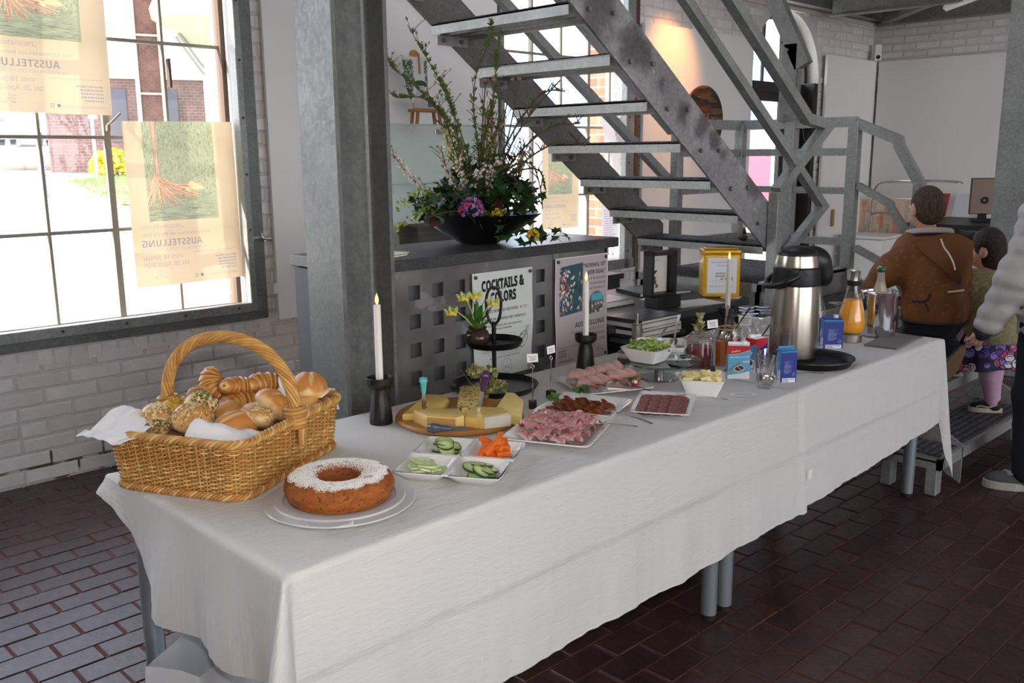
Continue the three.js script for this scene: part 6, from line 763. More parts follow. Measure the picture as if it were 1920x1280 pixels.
{
  const F = (g, t, x, y, s, c, st = '', al = 'left') => { g.fillStyle = c; g.font = st + ' ' + s + 'px sans-serif'; g.textAlign = al; g.fillText(t, x, y); };
  const cream = (g, w, h) => { g.fillStyle = '#63b1d8'; g.fillRect(0, 0, w, h); for (let k = 0; k < 4; k++) { const x = k * 256; g.save(); g.beginPath(); g.rect(x, 0, 256, h); g.clip(); g.translate(x, 0);
    g.fillStyle = '#e8eef0'; g.beginPath(); g.moveTo(0, 512); g.lineTo(0, 455); g.quadraticCurveTo(140, 430, 256, 390); g.lineTo(256, 512); g.fill();
    g.fillStyle = '#c81f2a'; g.beginPath(); g.moveTo(0, 0); g.lineTo(256, 0); g.lineTo(256, 80); g.quadraticCurveTo(120, 150, 0, 155); g.fill(); g.strokeStyle = '#e9e6ea'; g.lineWidth = 6; g.beginPath(); g.moveTo(256, 80); g.quadraticCurveTo(120, 150, 0, 155); g.stroke();
    g.save(); g.translate(40, 125); g.rotate(-0.2); F(g, 'Jeden', 0, 0, 38, '#f2e2a0', 'italic bold'); g.restore(); g.save(); g.translate(30, 205); g.rotate(-0.08); F(g, 'Kondensmilch', 0, 0, 32, '#dcecf4', 'bold'); g.restore(); g.fillStyle = '#f3e6ee'; g.fillRect(176, 238, 76, 26); F(g, '10% Fett', 214, 257, 16, '#b02850', 'bold', 'center');
    g.strokeStyle = '#8a7a80'; g.lineWidth = 22; g.beginPath(); g.moveTo(20, 380); g.lineTo(140, 270); g.stroke(); g.fillStyle = '#e9e4dc'; g.beginPath(); g.ellipse(135, 355, 62, 44, -0.3, 0, 7); g.fill(); g.fillStyle = '#5a3216'; g.beginPath(); g.ellipse(135, 352, 52, 35, -0.3, 0, 7); g.fill(); g.strokeStyle = '#e8d8c0'; g.lineWidth = 7; g.beginPath(); g.moveTo(110, 325); g.lineTo(160, 375); g.stroke(); g.fillStyle = '#6cb08a'; g.beginPath(); g.arc(40, 420, 20, 0, 7); g.fill(); g.restore(); } };
  const blue = (g, w, h) => { g.fillStyle = '#1c2f86'; g.fillRect(0, 0, w, h); for (let k = 0; k < 4; k++) { g.save(); g.beginPath(); g.rect(k * 256, 0, 256, h); g.clip(); g.translate(k * 256, 0); g.fillStyle = '#2f86c4'; g.fillRect(0, 0, 256, 60); if (k & 1) { g.fillStyle = '#4a90c8'; g.fillRect(90, 60, 166, 452); g.fillStyle = '#e8eef4'; g.fillRect(110, 330, 130, 180); g.fillStyle = '#eef2f6'; g.save(); g.translate(70, 300); g.rotate(-1.0); g.fillRect(0, 0, 110, 40); g.restore(); } const q = rng(k + 3); g.fillStyle = '#9fb0e0'; for (let i = 0; i < 12; i++) g.fillRect(60, 190 + i * 16, 60 + q() * 90, 4); g.strokeStyle = '#9fb0e0'; g.lineWidth = 3; g.strokeRect(60, 260, 96, 90); g.lineWidth = 6; g.beginPath(); g.ellipse(210, 385, 16, 22, 0, 0, 7); g.stroke(); g.fillStyle = '#e8ebf4'; g.fillRect(30, 440, 206, 62); for (let i = 0; i < 24; i++) { g.fillStyle = '#2a2a58'; g.fillRect(40 + i * 4.4, 446, q() * 3, 50); } g.fillStyle = '#2a2a58'; g.fillRect(150, 455, 70, 8); g.restore(); } };
  const rb = (g, w, h) => { blue(g, w, h); for (let k = 0; k < 4; k++) { g.fillStyle = '#c8242c'; g.beginPath(); g.moveTo(k * 256, 0); g.lineTo(k * 256 + 256, 0); g.lineTo(k * 256 + 256, 90); g.lineTo(k * 256, 190); g.fill(); g.fillStyle = '#efe9e2'; g.beginPath(); g.ellipse(k * 256 + 128, 380, 60, 50, 0, 0, 7); g.fill(); g.fillStyle = '#5a3216'; g.beginPath(); g.ellipse(k * 256 + 128, 378, 48, 38, 0, 0, 7); g.fill(); } };
  carton('light blue and red condensed milk carton with a coffee cup picture', [2.915, TY, -1.79], -0.92, 0.080, 0.122, 0.05, cream, { cap: [0.25, -0.2] }); carton('red and dark blue carton behind the condensed milk carton', [3.055, TY, -1.80], -0.2, 0.06, 0.128, 0.06, rb, { cap: [-0.3, -0.2] });
  carton('small dark blue milk carton right of the glass of spoons', [2.985, TY, -1.635], -0.62, 0.062, 0.118, 0.05, blue, { fold: 0x3f8fc8 }); carton('dark blue milk carton with a white cap in front of the juice carafe', [3.655, TY, -1.80], -0.75, 0.085, 0.125, 0.062, blue, { fold: 0x25388a, cap: [0.22, -0.1] });
  cutlery('dark teaspoon lying behind the condensed milk carton', [2.80, TY + 0.006, -1.86], 0.5, 'spoon', 0.12, 0.16, 'teaspoon'); cutlery('teaspoon lying in front of the black tray', [3.10, TY + 0.004, -1.64], -1.0, 'spoon', 0, 0.14, 'teaspoon');
  // glass full of teaspoons
  const C = [2.852, TY, -1.640], gl = T('spoon_glass', 'glass tumbler holding upright teaspoons', 'glass', C); M('tumbler', lathe([[0, 0.0], [0.026, 0.0], [0.032, 0.004], [0.046, 0.045], [0.047, 0.06], [0.038, 0.1], [0.04, 0.115], [0.038, 0.115], [0.036, 0.1], [0.045, 0.06], [0.044, 0.046], [0.03, 0.007], [0, 0.006]], 40), glass, gl);
  const q = rng(51), sm = mat(0xc9c5bc, 0.14, { metalness: 1, side: THREE.DoubleSide }), hg = grid(14, 4, (u, v) => [(v - 0.5) * 2 * mix(0.002, 0.0048, u), u * 0.085 + 0.03, 0.004 * Math.sin(u * 2)]), bg = warp(ball(1, 16, 10), (v) => v.set(v.x * 0.0125, 0.018 + v.y * 0.019, v.z > 0 ? v.z * 0.002 : v.z * 0.005)); const sg = merge([hg, bg]);
  const tl = []; for (let i = 0; i < 13; i++) { const a = i * 2.39, r = 0.006 + 0.017 * ((i % 4) / 3); const o = tl[i] = S('teaspoon', sg, sm, 'steel teaspoon standing in the glass tumbler', 'spoon', 'teaspoons in the tumbler'); o.position.set(C[0] + r * Math.cos(a), TY + 0.010 + 0.006 * (i % 3), C[2] + r * Math.sin(a)); o.rotation.set(0.14 * Math.sin(a), a, -0.16 * Math.cos(a) * 0.6, 'XZY'); } fromLeft(tl, (n) => `steel teaspoon, ${n} from the left among those standing in the glass tumbler`);
  // black tray and airpot
  const tr = T('serving_tray', 'round black serving tray under the coffee pot', 'tray', [3.318, TY, -1.705]); M('tray', lathe([[0, 0.006], [0.138, 0.006], [0.150, 0.028], [0.160, 0.032], [0.161, 0.028], [0.153, 0.024], [0.142, 0.0], [0, 0.0]], 64), black, tr);
  const A = T('airpot', 'large brushed steel airpot with a black pump head', 'coffee pot', [3.345, TY + 0.006, -1.805], -0.775);
  const st = mat(0xb9b2a6, 0.24, { metalness: 1 }), bk = mat(0x111112, 0.4);
  M('steel_body', lathe([[0, 0.008], [0.090, 0.008], [0.0955, 0.012], [0.0955, 0.02], [0.0885, 0.292], [0.086, 0.305], [0, 0.305]], 64, 0.4), st, A); M('base_ring', cyl(0.092, 0.094, 0.012, 0, 0, 0, 48), bk, A); M('collar', lathe([[0.086, 0.296], [0.0945, 0.302], [0.0955, 0.312], [0.0925, 0.366], [0.086, 0.372], [0, 0.372]], 56, 0.4), bk, A); M('steel_band', lathe([[0.0865, 0.368], [0.0865, 0.38], [0.079, 0.422], [0, 0.422]], 56, 0.4), st, A); M('top_cap', lathe([[0.081, 0.416], [0.080, 0.424], [0.068, 0.440], [0.035, 0.450], [0, 0.452]], 56, 1), bk, A);
  M('pour_head', surf(smin([ellip([0.055, 0.395, 0], [0.068, 0.056, 0.05]), ellip([0.092, 0.355, 0], [0.042, 0.055, 0.034]), ellip([0.112, 0.325, 0], [0.026, 0.03, 0.022])], 0.03), [-0.03, 0.28, -0.07], [0.15, 0.46, 0.07], 0.006), bk, A);
  M('carry_handle', merge([tube([[-0.02, 0.345, 0.092], [-0.06, 0.325, 0.098], [-0.095, 0.305, 0.07], [-0.112, 0.297, 0.03], [-0.116, 0.294, 0], [-0.112, 0.297, -0.03], [-0.095, 0.305, -0.07], [-0.06, 0.325, -0.098], [-0.02, 0.345, -0.092]], 0.0125, 12, 60), at(cyl(0.018, 0.018, 0.012), -0.01, 0.348, 0.09, Math.PI / 2), at(cyl(0.018, 0.018, 0.012), -0.01, 0.348, -0.102, Math.PI / 2)]), bk, A); M('screw', at(cyl(0.006, 0.006, 0.006, 0, 0, 0, 12), 0.072, 0.372, 0.046, Math.PI / 2), blackMatt, A);
  // juice carafe, water carafe
  const cg = lathe([[0, 0.001], [0.045, 0.001], [0.058, 0.018], [0.061, 0.045], [0.052, 0.1], [0.034, 0.165], [0.026, 0.2], [0.0275, 0.245], [0.026, 0.245], [0.0245, 0.2], [0.0325, 0.165], [0.0505, 0.1], [0.0595, 0.045], [0.056, 0.019], [0, 0.004]], 48, 1);
  const juice = T('juice_carafe', 'glass carafe of orange juice on a steel base', 'carafe', [3.838, TY, -1.80]); M('steel_base', lathe([[0, 0], [0.047, 0], [0.049, 0.003], [0.049, 0.034], [0.045, 0.038], [0, 0.038]], 48, 0.4), brushed, juice); M('carafe_glass', at(cg, 0, 0.037, 0), glass, juice); M('orange_juice', lathe([[0, 0.0415], [0.044, 0.043], [0.0553, 0.057], [0.0588, 0.082], [0.0498, 0.137], [0.035, 0.188], [0, 0.189]], 44, 1), phys(0xf0a404, 0.3, { sheen: 0.1 }), juice); M('rubber_collar', at(cyl(0.0275, 0.0285, 0.022, 0, 0, 0, 32), 0, 0.250, 0), blackMatt, juice); M('pour_lid', at(lathe([[0.024, 0], [0.021, 0.02], [0.024, 0.042], [0.0225, 0.042], [0.0195, 0.02], [0.022, 0]], 32), 0, 0.272, 0, 0.08), brushed, juice); M('glass_lip', at(lathe([[0.0285, 0], [0.031, 0.05], [0.0295, 0.05], [0.027, 0]], 32), 0, 0.268, 0), glass, juice);
  const wc = T('water_carafe', 'tall glass carafe of water with a black collar behind the coffee pot', 'carafe', [3.735, TY, -1.925]); M('steel_base', lathe([[0, 0], [0.045, 0], [0.045, 0.03], [0, 0.032]], 40, 0.4), brushed, wc); M('carafe_glass', at(cg, 0, 0.03, 0, 0, 0, 0, [0.95, 1.15, 0.95]), glass, wc); M('black_collar', at(cyl(0.0265, 0.027, 0.022, 0, 0, 0, 32), 0, 0.27, 0), blackMatt, wc); M('pour_lid', at(lathe([[0.022, 0], [0.020, 0.02], [0.028, 0.05], [0.0265, 0.05], [0.0185, 0.02], [0.02, 0]], 32), 0, 0.292, 0), brushed, wc);
  // upturned glasses
  const wine = lathe([[0, 0], [0.031, 0.0], [0.0335, 0.03], [0.035, 0.06], [0.028, 0.092], [0.010, 0.107], [0.0045, 0.116], [0.0042, 0.165], [0.012, 0.176], [0.034, 0.181], [0.034, 0.183], [0.01, 0.181], [0, 0.181]].slice(1).map(([r, y]) => [r, y]), 36, 1), wineIn = lathe([[0.0298, 0.0005], [0.0322, 0.03], [0.0338, 0.06], [0.027, 0.09], [0.009, 0.104], [0, 0.106]], 36, 1);
  const wg = T('wine_glass', 'stemmed glass standing upside down between the coffee pot and the juice', 'glass', [3.735, TY, -1.822]); M('glass_bowl', merge([wine, wineIn]), glass, wg);
  const sm2 = merge([at(wine, 0, 0, 0, 0, 0, 0, [1.05, 0.72, 1.05]), at(wineIn, 0, 0, 0, 0, 0, 0, [1.05, 0.72, 1.05])]); let first = null; const gp = [[3.50, -2.10], [3.57, -2.16], [3.575, -2.06], [3.64, -2.12], [3.645, -2.21], [3.71, -2.17], [3.43, -2.14], [3.57, -2.25], [3.65, -2.03]];
  const gl2 = []; gp.forEach(([x, z], i) => { if (!first) { first = T('small_glass', 'small stemmed glass upside down in the cluster between the candle and the coffee pot', 'glass', [x, TY, z], 0, 'small glasses behind the jars'); M('glass_bowl', sm2, glass, first); gl2.push(first); } else gl2.push(dup(first, null, [x, TY, z])); }); fromLeft(gl2, (n) => `small upturned stemmed glass, ${n} from the left between the candle and the coffee pot`);
  // wine cooler with a bottle
  const wk = T('wine_cooler', 'polished steel wine cooler at the far end of the table', 'cooler', [4.035, TY + 0.006, -1.768]); M('steel_shell', lathe([[0, 0.002], [0.07, 0.002], [0.077, 0.008], [0.078, 0.02], [0.078, 0.185], [0.0815, 0.188], [0.0815, 0.2], [0.077, 0.204], [0.068, 0.2], [0.066, 0.19], [0.064, 0.02], [0, 0.016]], 64, 0.35), chrome, wk); M('rim_handle', merge([tube([[-0.078, 0.195, 0.02], [-0.10, 0.2, 0.0], [-0.078, 0.195, -0.02]], 0.004), tube([[0.078, 0.195, 0.02], [0.10, 0.2, 0.0], [0.078, 0.195, -0.02]], 0.004)]), chrome, wk);
  const bo = T('sparkling_wine_bottle', 'sparkling wine bottle with a green stopper standing in the steel cooler', 'bottle', [4.035, TY + 0.024, -1.768]); M('bottle_glass', lathe([[0, 0], [0.038, 0], [0.04, 0.006], [0.04, 0.13], [0.032, 0.175], [0.0175, 0.225], [0.0145, 0.25], [0.014, 0.27], [0, 0.272]], 40, 0.8), phys(0x24402a, 0.08, { clearcoat: 1 }), bo); M('foil', lathe([[0.0385, 0.148], [0.0325, 0.1755], [0.0182, 0.226], [0.0155, 0.25], [0.0155, 0.272], [0, 0.274]], 36, 0.9), mat(0xc8b8a4, 0.35, { metalness: 0.7, bumpMap: rep(brickBump, 6), bumpScale: 0.004 }), bo); M('stopper', lathe([[0.0155, 0.268], [0.0175, 0.276], [0.0175, 0.285], [0.012, 0.296], [0, 0.298]], 24, 1), phys(0x0f5a2a, 0.15, { clearcoat: 1 }), bo);
  // napkins
  const nm = mat(0x7d7778, 0.85); const nap = (label, p, ry, w, d, n) => { const t = T('paper_napkins', label, 'napkin', p, ry); for (let i = 0; i < n; i++) M('napkin', box(w, 0.0022, d, (i % 2) * 0.002, 0.0016 + i * 0.0032, (i % 3) * 0.0015, 0.001), nm, t); };
  nap('stack of grey paper napkins at the far corner of the table', [3.90, TY + 0.002, -1.655], 0.12, 0.24, 0.135, 3); nap('second stack of grey paper napkins behind the first', [4.05, TY + 0.002, -1.66], 0.0, 0.16, 0.12, 2);
  // salt and pepper
  const ml = (label, x, z) => { const t = T('spice_mill', label, 'mill', [x, TY, z]); M('glass_foot', lathe([[0, 0], [0.02, 0], [0.02, 0.06], [0, 0.06]], 28, 0.5), phys(0x9a9a98, 0.1, { transmission: 0.7 }), t); M('steel_body', lathe([[0, 0.06], [0.022, 0.06], [0.022, 0.115], [0.019, 0.12], [0, 0.12]], 28, 0.5), brushed, t); M('steel_knob', cyl(0.0075, 0.0075, 0.045, 0, 0.12, 0, 20), brushed, t); };
  ml('steel spice mill in front of the books', 3.02, -2.345); 
  const ml2 = T('cruet_rack', 'wooden cruet base beside the steel spice mill', 'rack', [3.0, TY, -2.365], 0.2); M('tray', box(0.11, 0.012, 0.06, 0, 0.006, 0, 0.003), mat(0x6d6a48, 0.6), ml2);
}
// ================= POSTERS =================
const T2 = (g, t, x, y, s, c = '#222', st = '', al = 'left') => { g.fillStyle = c; g.font = `${st} ${s}px sans-serif`; g.textAlign = al; g.fillText(t, x, y); };
const bars = (g, q, x, y, w, n, lh, c, al = 'l') => { g.fillStyle = c; for (let i = 0; i < n; i++) { const l = w * (0.6 + 0.4 * q()); let a = al === 'r' ? x + w - l : x; const e = a + l; while (a < e) { const k = 6 + q() * 16; g.fillRect(a, y + i * lh, Math.min(k, e - a), lh * 0.45); a += k + 4; } } };
function sheetMesh(name, label, w, h, tex, curl, o = {}) { const g = grid(24, 30, (u, v) => [(u - 0.5) * w, (v - 0.5) * h, curl(u, v)]); const m = new THREE.MeshPhysicalMaterial({ map: tex, roughness: 0.85, side: THREE.DoubleSide, ...o }); return S(name, g, m, label, 'poster'); }
{
  // exhibition poster, seen from behind against the light: its print shows mirrored
  const art = (g, W, H, mirror) => {
    g.save(); if (mirror) { g.translate(W, 0); g.scale(-1, 1); } const q = rng(14);
    g.fillStyle = '#dcc4a2'; g.fillRect(0, 0, W, H); const x0 = W * 0.20, y0 = 0, w = W * 0.64, h = H * 0.60;
    const gr = ['#8f9a6e', '#a9b184', '#7f8a66', '#b4ba92', '#c8c6a8', '#9a9c86', '#b8b69c']; g.save(); g.beginPath(); g.rect(x0, y0, w, h); g.clip(); g.fillStyle = '#aeb090'; g.fillRect(x0, y0, w, h);
    for (let i = 0; i < 2600; i++) { const px = x0 + q() * w, py = y0 + q() * h * 0.75; g.fillStyle = gr[Math.floor(q() * gr.length)]; g.globalAlpha = 0.55; g.fillRect(px, py, 3 + q() * 5, 6 + q() * 16); }
    for (let i = 0; i < 500; i++) { g.fillStyle = ['#7f8470', '#94967e', '#747a6c', '#a3a488'][i % 4]; g.globalAlpha = 0.5; g.fillRect(x0 + q() * w, y0 + h * 0.72 + q() * h * 0.28, 20 + q() * 60, 3); }
    g.globalAlpha = 0.9; g.lineCap = 'round'; const tx = x0 + w * 0.84; for (let i = 0; i < 26; i++) { g.strokeStyle = ['#b59a84', '#c9ac8e', '#a58a78', '#d8bfa0'][i % 4]; g.lineWidth = 2 + q() * 4; g.beginPath(); g.moveTo(tx + (q() - 0.5) * 50, y0); g.bezierCurveTo(tx + (q() - 0.5) * 40, y0 + h * 0.3, tx + (q() - 0.5) * 60, y0 + h * 0.45, tx + (q() - 0.5) * 80, y0 + h * 0.6); g.stroke(); }
    for (let i = 0; i < 170; i++) { g.strokeStyle = ['#c99a7a', '#d8b090', '#b88868', '#e6cbac'][i % 4]; g.lineWidth = 2 + q() * 3; const a = (q() - 0.72) * 2.6, sx = tx + (q() - 0.5) * 60, L = h * (0.12 + q() * 0.2); g.beginPath(); g.moveTo(sx, y0 + h * 0.55); g.quadraticCurveTo(sx + Math.sin(a) * L * 0.4, y0 + h * 0.66, sx + Math.sin(a) * L * 1.6, y0 + h * 0.66 + Math.cos(a) * L * 0.7); g.stroke(); }
    g.fillStyle = '#e6cc98'; for (const [fx, fy, s] of [[0.34, 0.66, 40], [0.24, 0.68, 26], [0.42, 0.70, 22]]) { g.beginPath(); g.moveTo(x0 + w * fx - s, y0 + h * fy); g.lineTo(x0 + w * fx, y0 + h * fy + s * 0.5); g.lineTo(x0 + w * fx + s, y0 + h * fy - s * 0.2); g.lineTo(x0 + w * fx + s * 0.5, y0 + h * fy - s); g.closePath(); g.fill(); } g.globalAlpha = 1; g.restore();
    const c = '#b3aaa4'; T2(g, '„ZWISCHENWELTEN“', W * 0.93, H * 0.645, 30, c, '', 'right'); T2(g, 'mit Kunstwerken von Marina Sailer', W * 0.93, H * 0.69, 29, c, '', 'right'); T2(g, 'AUSSTELLUNG', W * 0.93, H * 0.755, 58, '#a39b98', 'bold', 'right'); T2(g, 'IM MUSEUM MODERN ART HÜNFELD', W * 0.93, H * 0.785, 26, '#bdb4ae', '', 'right'); T2(g, 'vom 18. Januar', W * 0.93, H * 0.835, 38, c, '', 'right'); T2(g, 'bis 26. April 2026', W * 0.93, H * 0.88, 38, c, '', 'right');
    g.fillStyle = c; g.fillRect(W * 0.06, H * 0.805, W * 0.42, 3); bars(g, q, W * 0.06, H * 0.84, W * 0.22, 5, 20, '#aaa4a2'); T2(g, 'www.museum-modern.art', W * 0.05, H * 0.965, 21, c); g.fillStyle = '#8a888c'; g.fillRect(W * 0.40, H * 0.947, 18, 18); g.strokeStyle = '#8a888c'; g.lineWidth = 3; g.strokeRect(W * 0.45, H * 0.947, 17, 17); T2(g, 'MUSEUM', W * 0.72, H * 0.915, 15, c); T2(g, 'MODERN', W * 0.72, H * 0.933, 15, c); T2(g, 'ART  10.00', W * 0.72, H * 0.952, 17, c, 'bold'); g.restore();
  };
  const tex = canvasTex(720, 1008, (g, W, H) => art(g, W, H, true)), tr = { transmission: 0.35, thickness: 0, roughness: 1, color: 0xffffff };
  const p1 = sheetMesh('window_poster', 'large beige exhibition poster at the top left of the left window, text mirrored', 0.62, 0.87, tex, (u, v) => 0.012 * Math.sin(u * 2.6) * v, tr); p1.position.set(1.612, 2.215, -4.885); p1.rotation.z = -0.012;
  const p2 = sheetMesh('window_poster', 'beige exhibition poster hanging low beside the frame of the left window, text mirrored', 0.615, 0.87, tex, (u, v) => 0.02 * Math.sin(u * 2.8) * (1 - v) + 0.01 * v, tr); p2.position.set(2.268, 1.318, -4.885); p2.rotation.z = 0.012;
  const p3 = sheetMesh('window_poster', 'beige exhibition poster low in the stairs window behind the branches', 0.42, 0.66, tex, (u, v) => 0.01 * Math.sin(u * 3), tr); p3.position.set(5.30, 1.33, -4.885);
  const white1 = canvasTex(300, 420, (g, W, H) => { g.fillStyle = '#e2dedd'; g.fillRect(0, 0, W, H); const q = rng(6); g.fillStyle = '#c3b9ba'; g.fillRect(90, 60, 160, 190); for (let i = 0; i < 160; i++) { g.fillStyle = ['#b3a8ac', '#d0c8c8', '#a9a0a8'][i % 3]; g.fillRect(90 + q() * 150, 60 + q() * 180, 8, 8); } bars(g, q, 60, 290, 180, 4, 16, '#b8b2b4'); });
  const p4 = sheetMesh('window_poster', 'white poster hanging crooked in the stairs window behind the treads', 0.34, 0.56, white1, (u, v) => 0.02 * Math.sin(u * 3), tr); p4.position.set(5.93, 1.66, -4.80); p4.rotation.z = 0.42;
  const p5 = sheetMesh('window_poster', 'white notice sheet at the bottom of the stairs window', 0.21, 0.30, canvasTex(210, 300, (g, W, H) => { g.fillStyle = '#dedce2'; g.fillRect(0, 0, W, H); bars(g, rng(2), 30, 40, 150, 13, 18, '#a9a8b4'); }), () => 0, tr); p5.position.set(5.80, 1.02, -4.80);
  // posters pinned to the zinc front
  const cock = canvasTex(700, 900, (g, W, H) => {
    g.fillStyle = '#d3d6d1'; g.fillRect(0, 0, W, H); const q = rng(4), cols = ['#bcd6c8', '#d8cfd2', '#c5dccf', '#d6d3dc']; for (let i = 0; i < 60; i++) { g.globalAlpha = 0.05; g.fillStyle = cols[i % 4]; g.beginPath(); g.ellipse(q() * W, q() * H, 60 + q() * 120, 80 + q() * 180, q() * 3, 0, 7); g.fill(); } g.globalAlpha = 1;
    g.lineJoin = 'round'; for (const [t, x, y] of [['COCKTAILS &', 350, 150], ['COLORS', 350, 260]]) { g.save(); g.translate(x, y); g.scale(0.86, 1.25); g.rotate(-0.02); g.font = 'bold 92px sans-serif'; g.textAlign = 'center'; g.strokeStyle = '#1c1b1c'; g.lineWidth = 7; g.strokeText(t, 0, 0); g.fillStyle = '#1c1b1c'; g.fillText(t, 0, 0); g.restore(); }
    g.save(); g.translate(350, 345); g.rotate(-0.01); T2(g, 'JETZT WIRD ES RICHTIG', -20, 0, 34, '#2b2a2c', 'bold', 'center'); 'BUNT!'.split('').forEach((c, i) => T2(g, c, 190 + i * 24, 0, 34, ['#c0504a', '#d08aa0', '#7aa08c', '#b090b8', '#c0a070'][i], 'bold')); g.restore();
    T2(g, 'IM MUSEUM MODERN ART HÜNFELD', 350, 415, 30, '#2b2a2c', 'bold', 'center'); T2(g, 'DER GANZ ANDEREN ART UND ERSCHAFFT', 350, 470, 22, '#444', 'bold', 'center'); T2(g, 'DEINES MEISTERWERK', 330, 500, 22, '#444', 'bold', 'center');
    g.strokeStyle = '#777'; g.lineWidth = 2; g.strokeRect(90, 545, 400, 130); bars(g, q, 140, 575, 260, 4, 26, '#666'); g.strokeStyle = '#3a3a3c'; g.lineWidth = 4; g.beginPath(); g.ellipse(590, 620, 48, 72, 0.3, 0, 7); g.stroke(); for (let i = 0; i < 6; i++) { g.beginPath(); g.arc(575 + 22 * Math.cos(i), 610 + 40 * Math.sin(i), 9, 0, 7); g.stroke(); } for (let i = 0; i < 3; i++) { g.beginPath(); g.moveTo(600 + i * 8, 600); g.lineTo(622 + i * 18, 500); g.stroke(); }
    T2(g, 'Wir freuen uns auf den Weg in den Tönen', 360, 745, 20, '#444', 'italic', 'center'); g.strokeStyle = '#7aa79a'; g.lineWidth = 4; g.beginPath(); g.arc(380, 820, 58, 0, 7); g.stroke(); T2(g, '51 €', 380, 845, 30, '#4a7a70', 'bold', 'center');
  });
  const m1 = sheetMesh('cocktail_poster', 'pale poster reading COCKTAILS & COLORS pinned to the zinc counter front', 0.335, 0.43, cock, (u, v) => 0.007 * Math.sin(v * 9 + u * 3) * (1 - v) + 0.002); m1.position.set(2.532, 0.895, -2.648);
  const norm = canvasTex(720, 960, (g, W, H) => {
    g.fillStyle = '#b9aeb0'; g.fillRect(0, 0, W, H); g.strokeStyle = '#e4e0e0'; g.lineWidth = 14; g.strokeRect(0, 0, W, H); const q = rng(21);
    g.fillStyle = '#2f5560'; g.beginPath(); g.moveTo(95, 80); g.lineTo(370, 60); g.lineTo(370, 500); g.lineTo(60, 520); g.lineTo(60, 120); g.quadraticCurveTo(60, 82, 95, 80); g.fill(); const pc = ['#b04a4a', '#d8c8b8', '#c8a040', '#2a2a30', '#d8d4d4', '#4a7fb0', '#c07a70', '#e8e2da']; for (let i = 0; i < 150; i++) { const x = 62 + Math.pow(q(), 1.4) * 190, y = 110 + q() * 390; g.save(); g.translate(x, y); g.rotate(q() * 3); g.fillStyle = pc[i % 8]; g.fillRect(-12, -9, 14 + q() * 18, 8 + q() * 14); g.restore(); } for (let i = 0; i < 12; i++) { g.save(); g.translate(240 + q() * 110, 130 + q() * 340); g.rotate(q()); g.fillStyle = pc[i % 8]; g.fillRect(0, 0, 18, 34); g.restore(); } g.lineWidth = 14; g.strokeStyle = '#b83a44'; g.beginPath(); g.arc(140, 260, 30, 0, 7); g.stroke();
    g.textAlign = 'right'; for (const [t, y, s, b] of [['“NORMAL IST', 110, 50, 'bold'], ['MIR EGAL”', 175, 50, 'bold'], ['mit Kunstwerken', 225, 31, ''], ['vom Kunstverein', 270, 31, ''], ['Bad Hersfeld e.V.', 315, 31, '']]) T2(g, t, 690, y, s, '#2a272a', b, 'right');
    g.save(); g.beginPath(); g.arc(565, 440, 105, 0, 7); g.clip(); g.fillStyle = '#5f7680'; g.fillRect(440, 320, 260, 260); g.fillStyle = '#58b0c0'; g.fillRect(500, 360, 150, 60); for (let i = 0; i < 60; i++) { g.fillStyle = ['#4a4a50', '#6a5a50', '#c8c0b8', '#8a7060'][i % 4]; g.fillRect(450 + q() * 220, 420 + q() * 120, 24, 22); } g.restore(); g.fillStyle = '#4d4a48'; g.fillRect(440, 430, 60, 110);
    T2(g, 'AUSSTELLUNG', 690, 640, 62, '#2a272a', 'bold', 'right'); T2(g, 'IM MUSEUM MODERN ART HÜNFELD', 690, 690, 30, '#7a7476', '', 'right'); T2(g, 'vom 1. Februar', 690, 740, 38, '#2a272a', '', 'right'); T2(g, 'bis 6. April 2026', 690, 795, 38, '#2a272a', '', 'right'); g.fillStyle = '#3a3638'; g.fillRect(40, 800, 330, 3); bars(g, q, 40, 825, 150, 3, 24, '#6a6466'); bars(g, q, 40, 920, 200, 1, 22, '#6a6466'); bars(g, q, 560, 860, 120, 2, 22, '#a06a78');
  });
  const m2 = sheetMesh('museum_poster', 'pinkish poster reading NORMAL IST MIR EGAL pinned to the zinc counter front', 0.345, 0.47, norm, (u, v) => 0.006 * Math.sin(v * 7 + u * 2) * (1 - v) + 0.002); m2.position.set(3.012, 0.895, -2.648);
  for (const [m, w, h] of [[m1, 0.335, 0.43], [m2, 0.345, 0.47]]) for (const [a, b] of [[-1, 1], [1, 1], [1, -1]]) { if (m === m1 && b < 0) continue; M('pin', at(cyl(0.0075, 0.0075, 0.006, 0, 0, 0, 14), a * (w / 2 - 0.016), b * (h / 2 - 0.016), 0.003, Math.PI / 2), mat(0x6a6a6c, 0.3, { metalness: 0.8 }), m); }
}
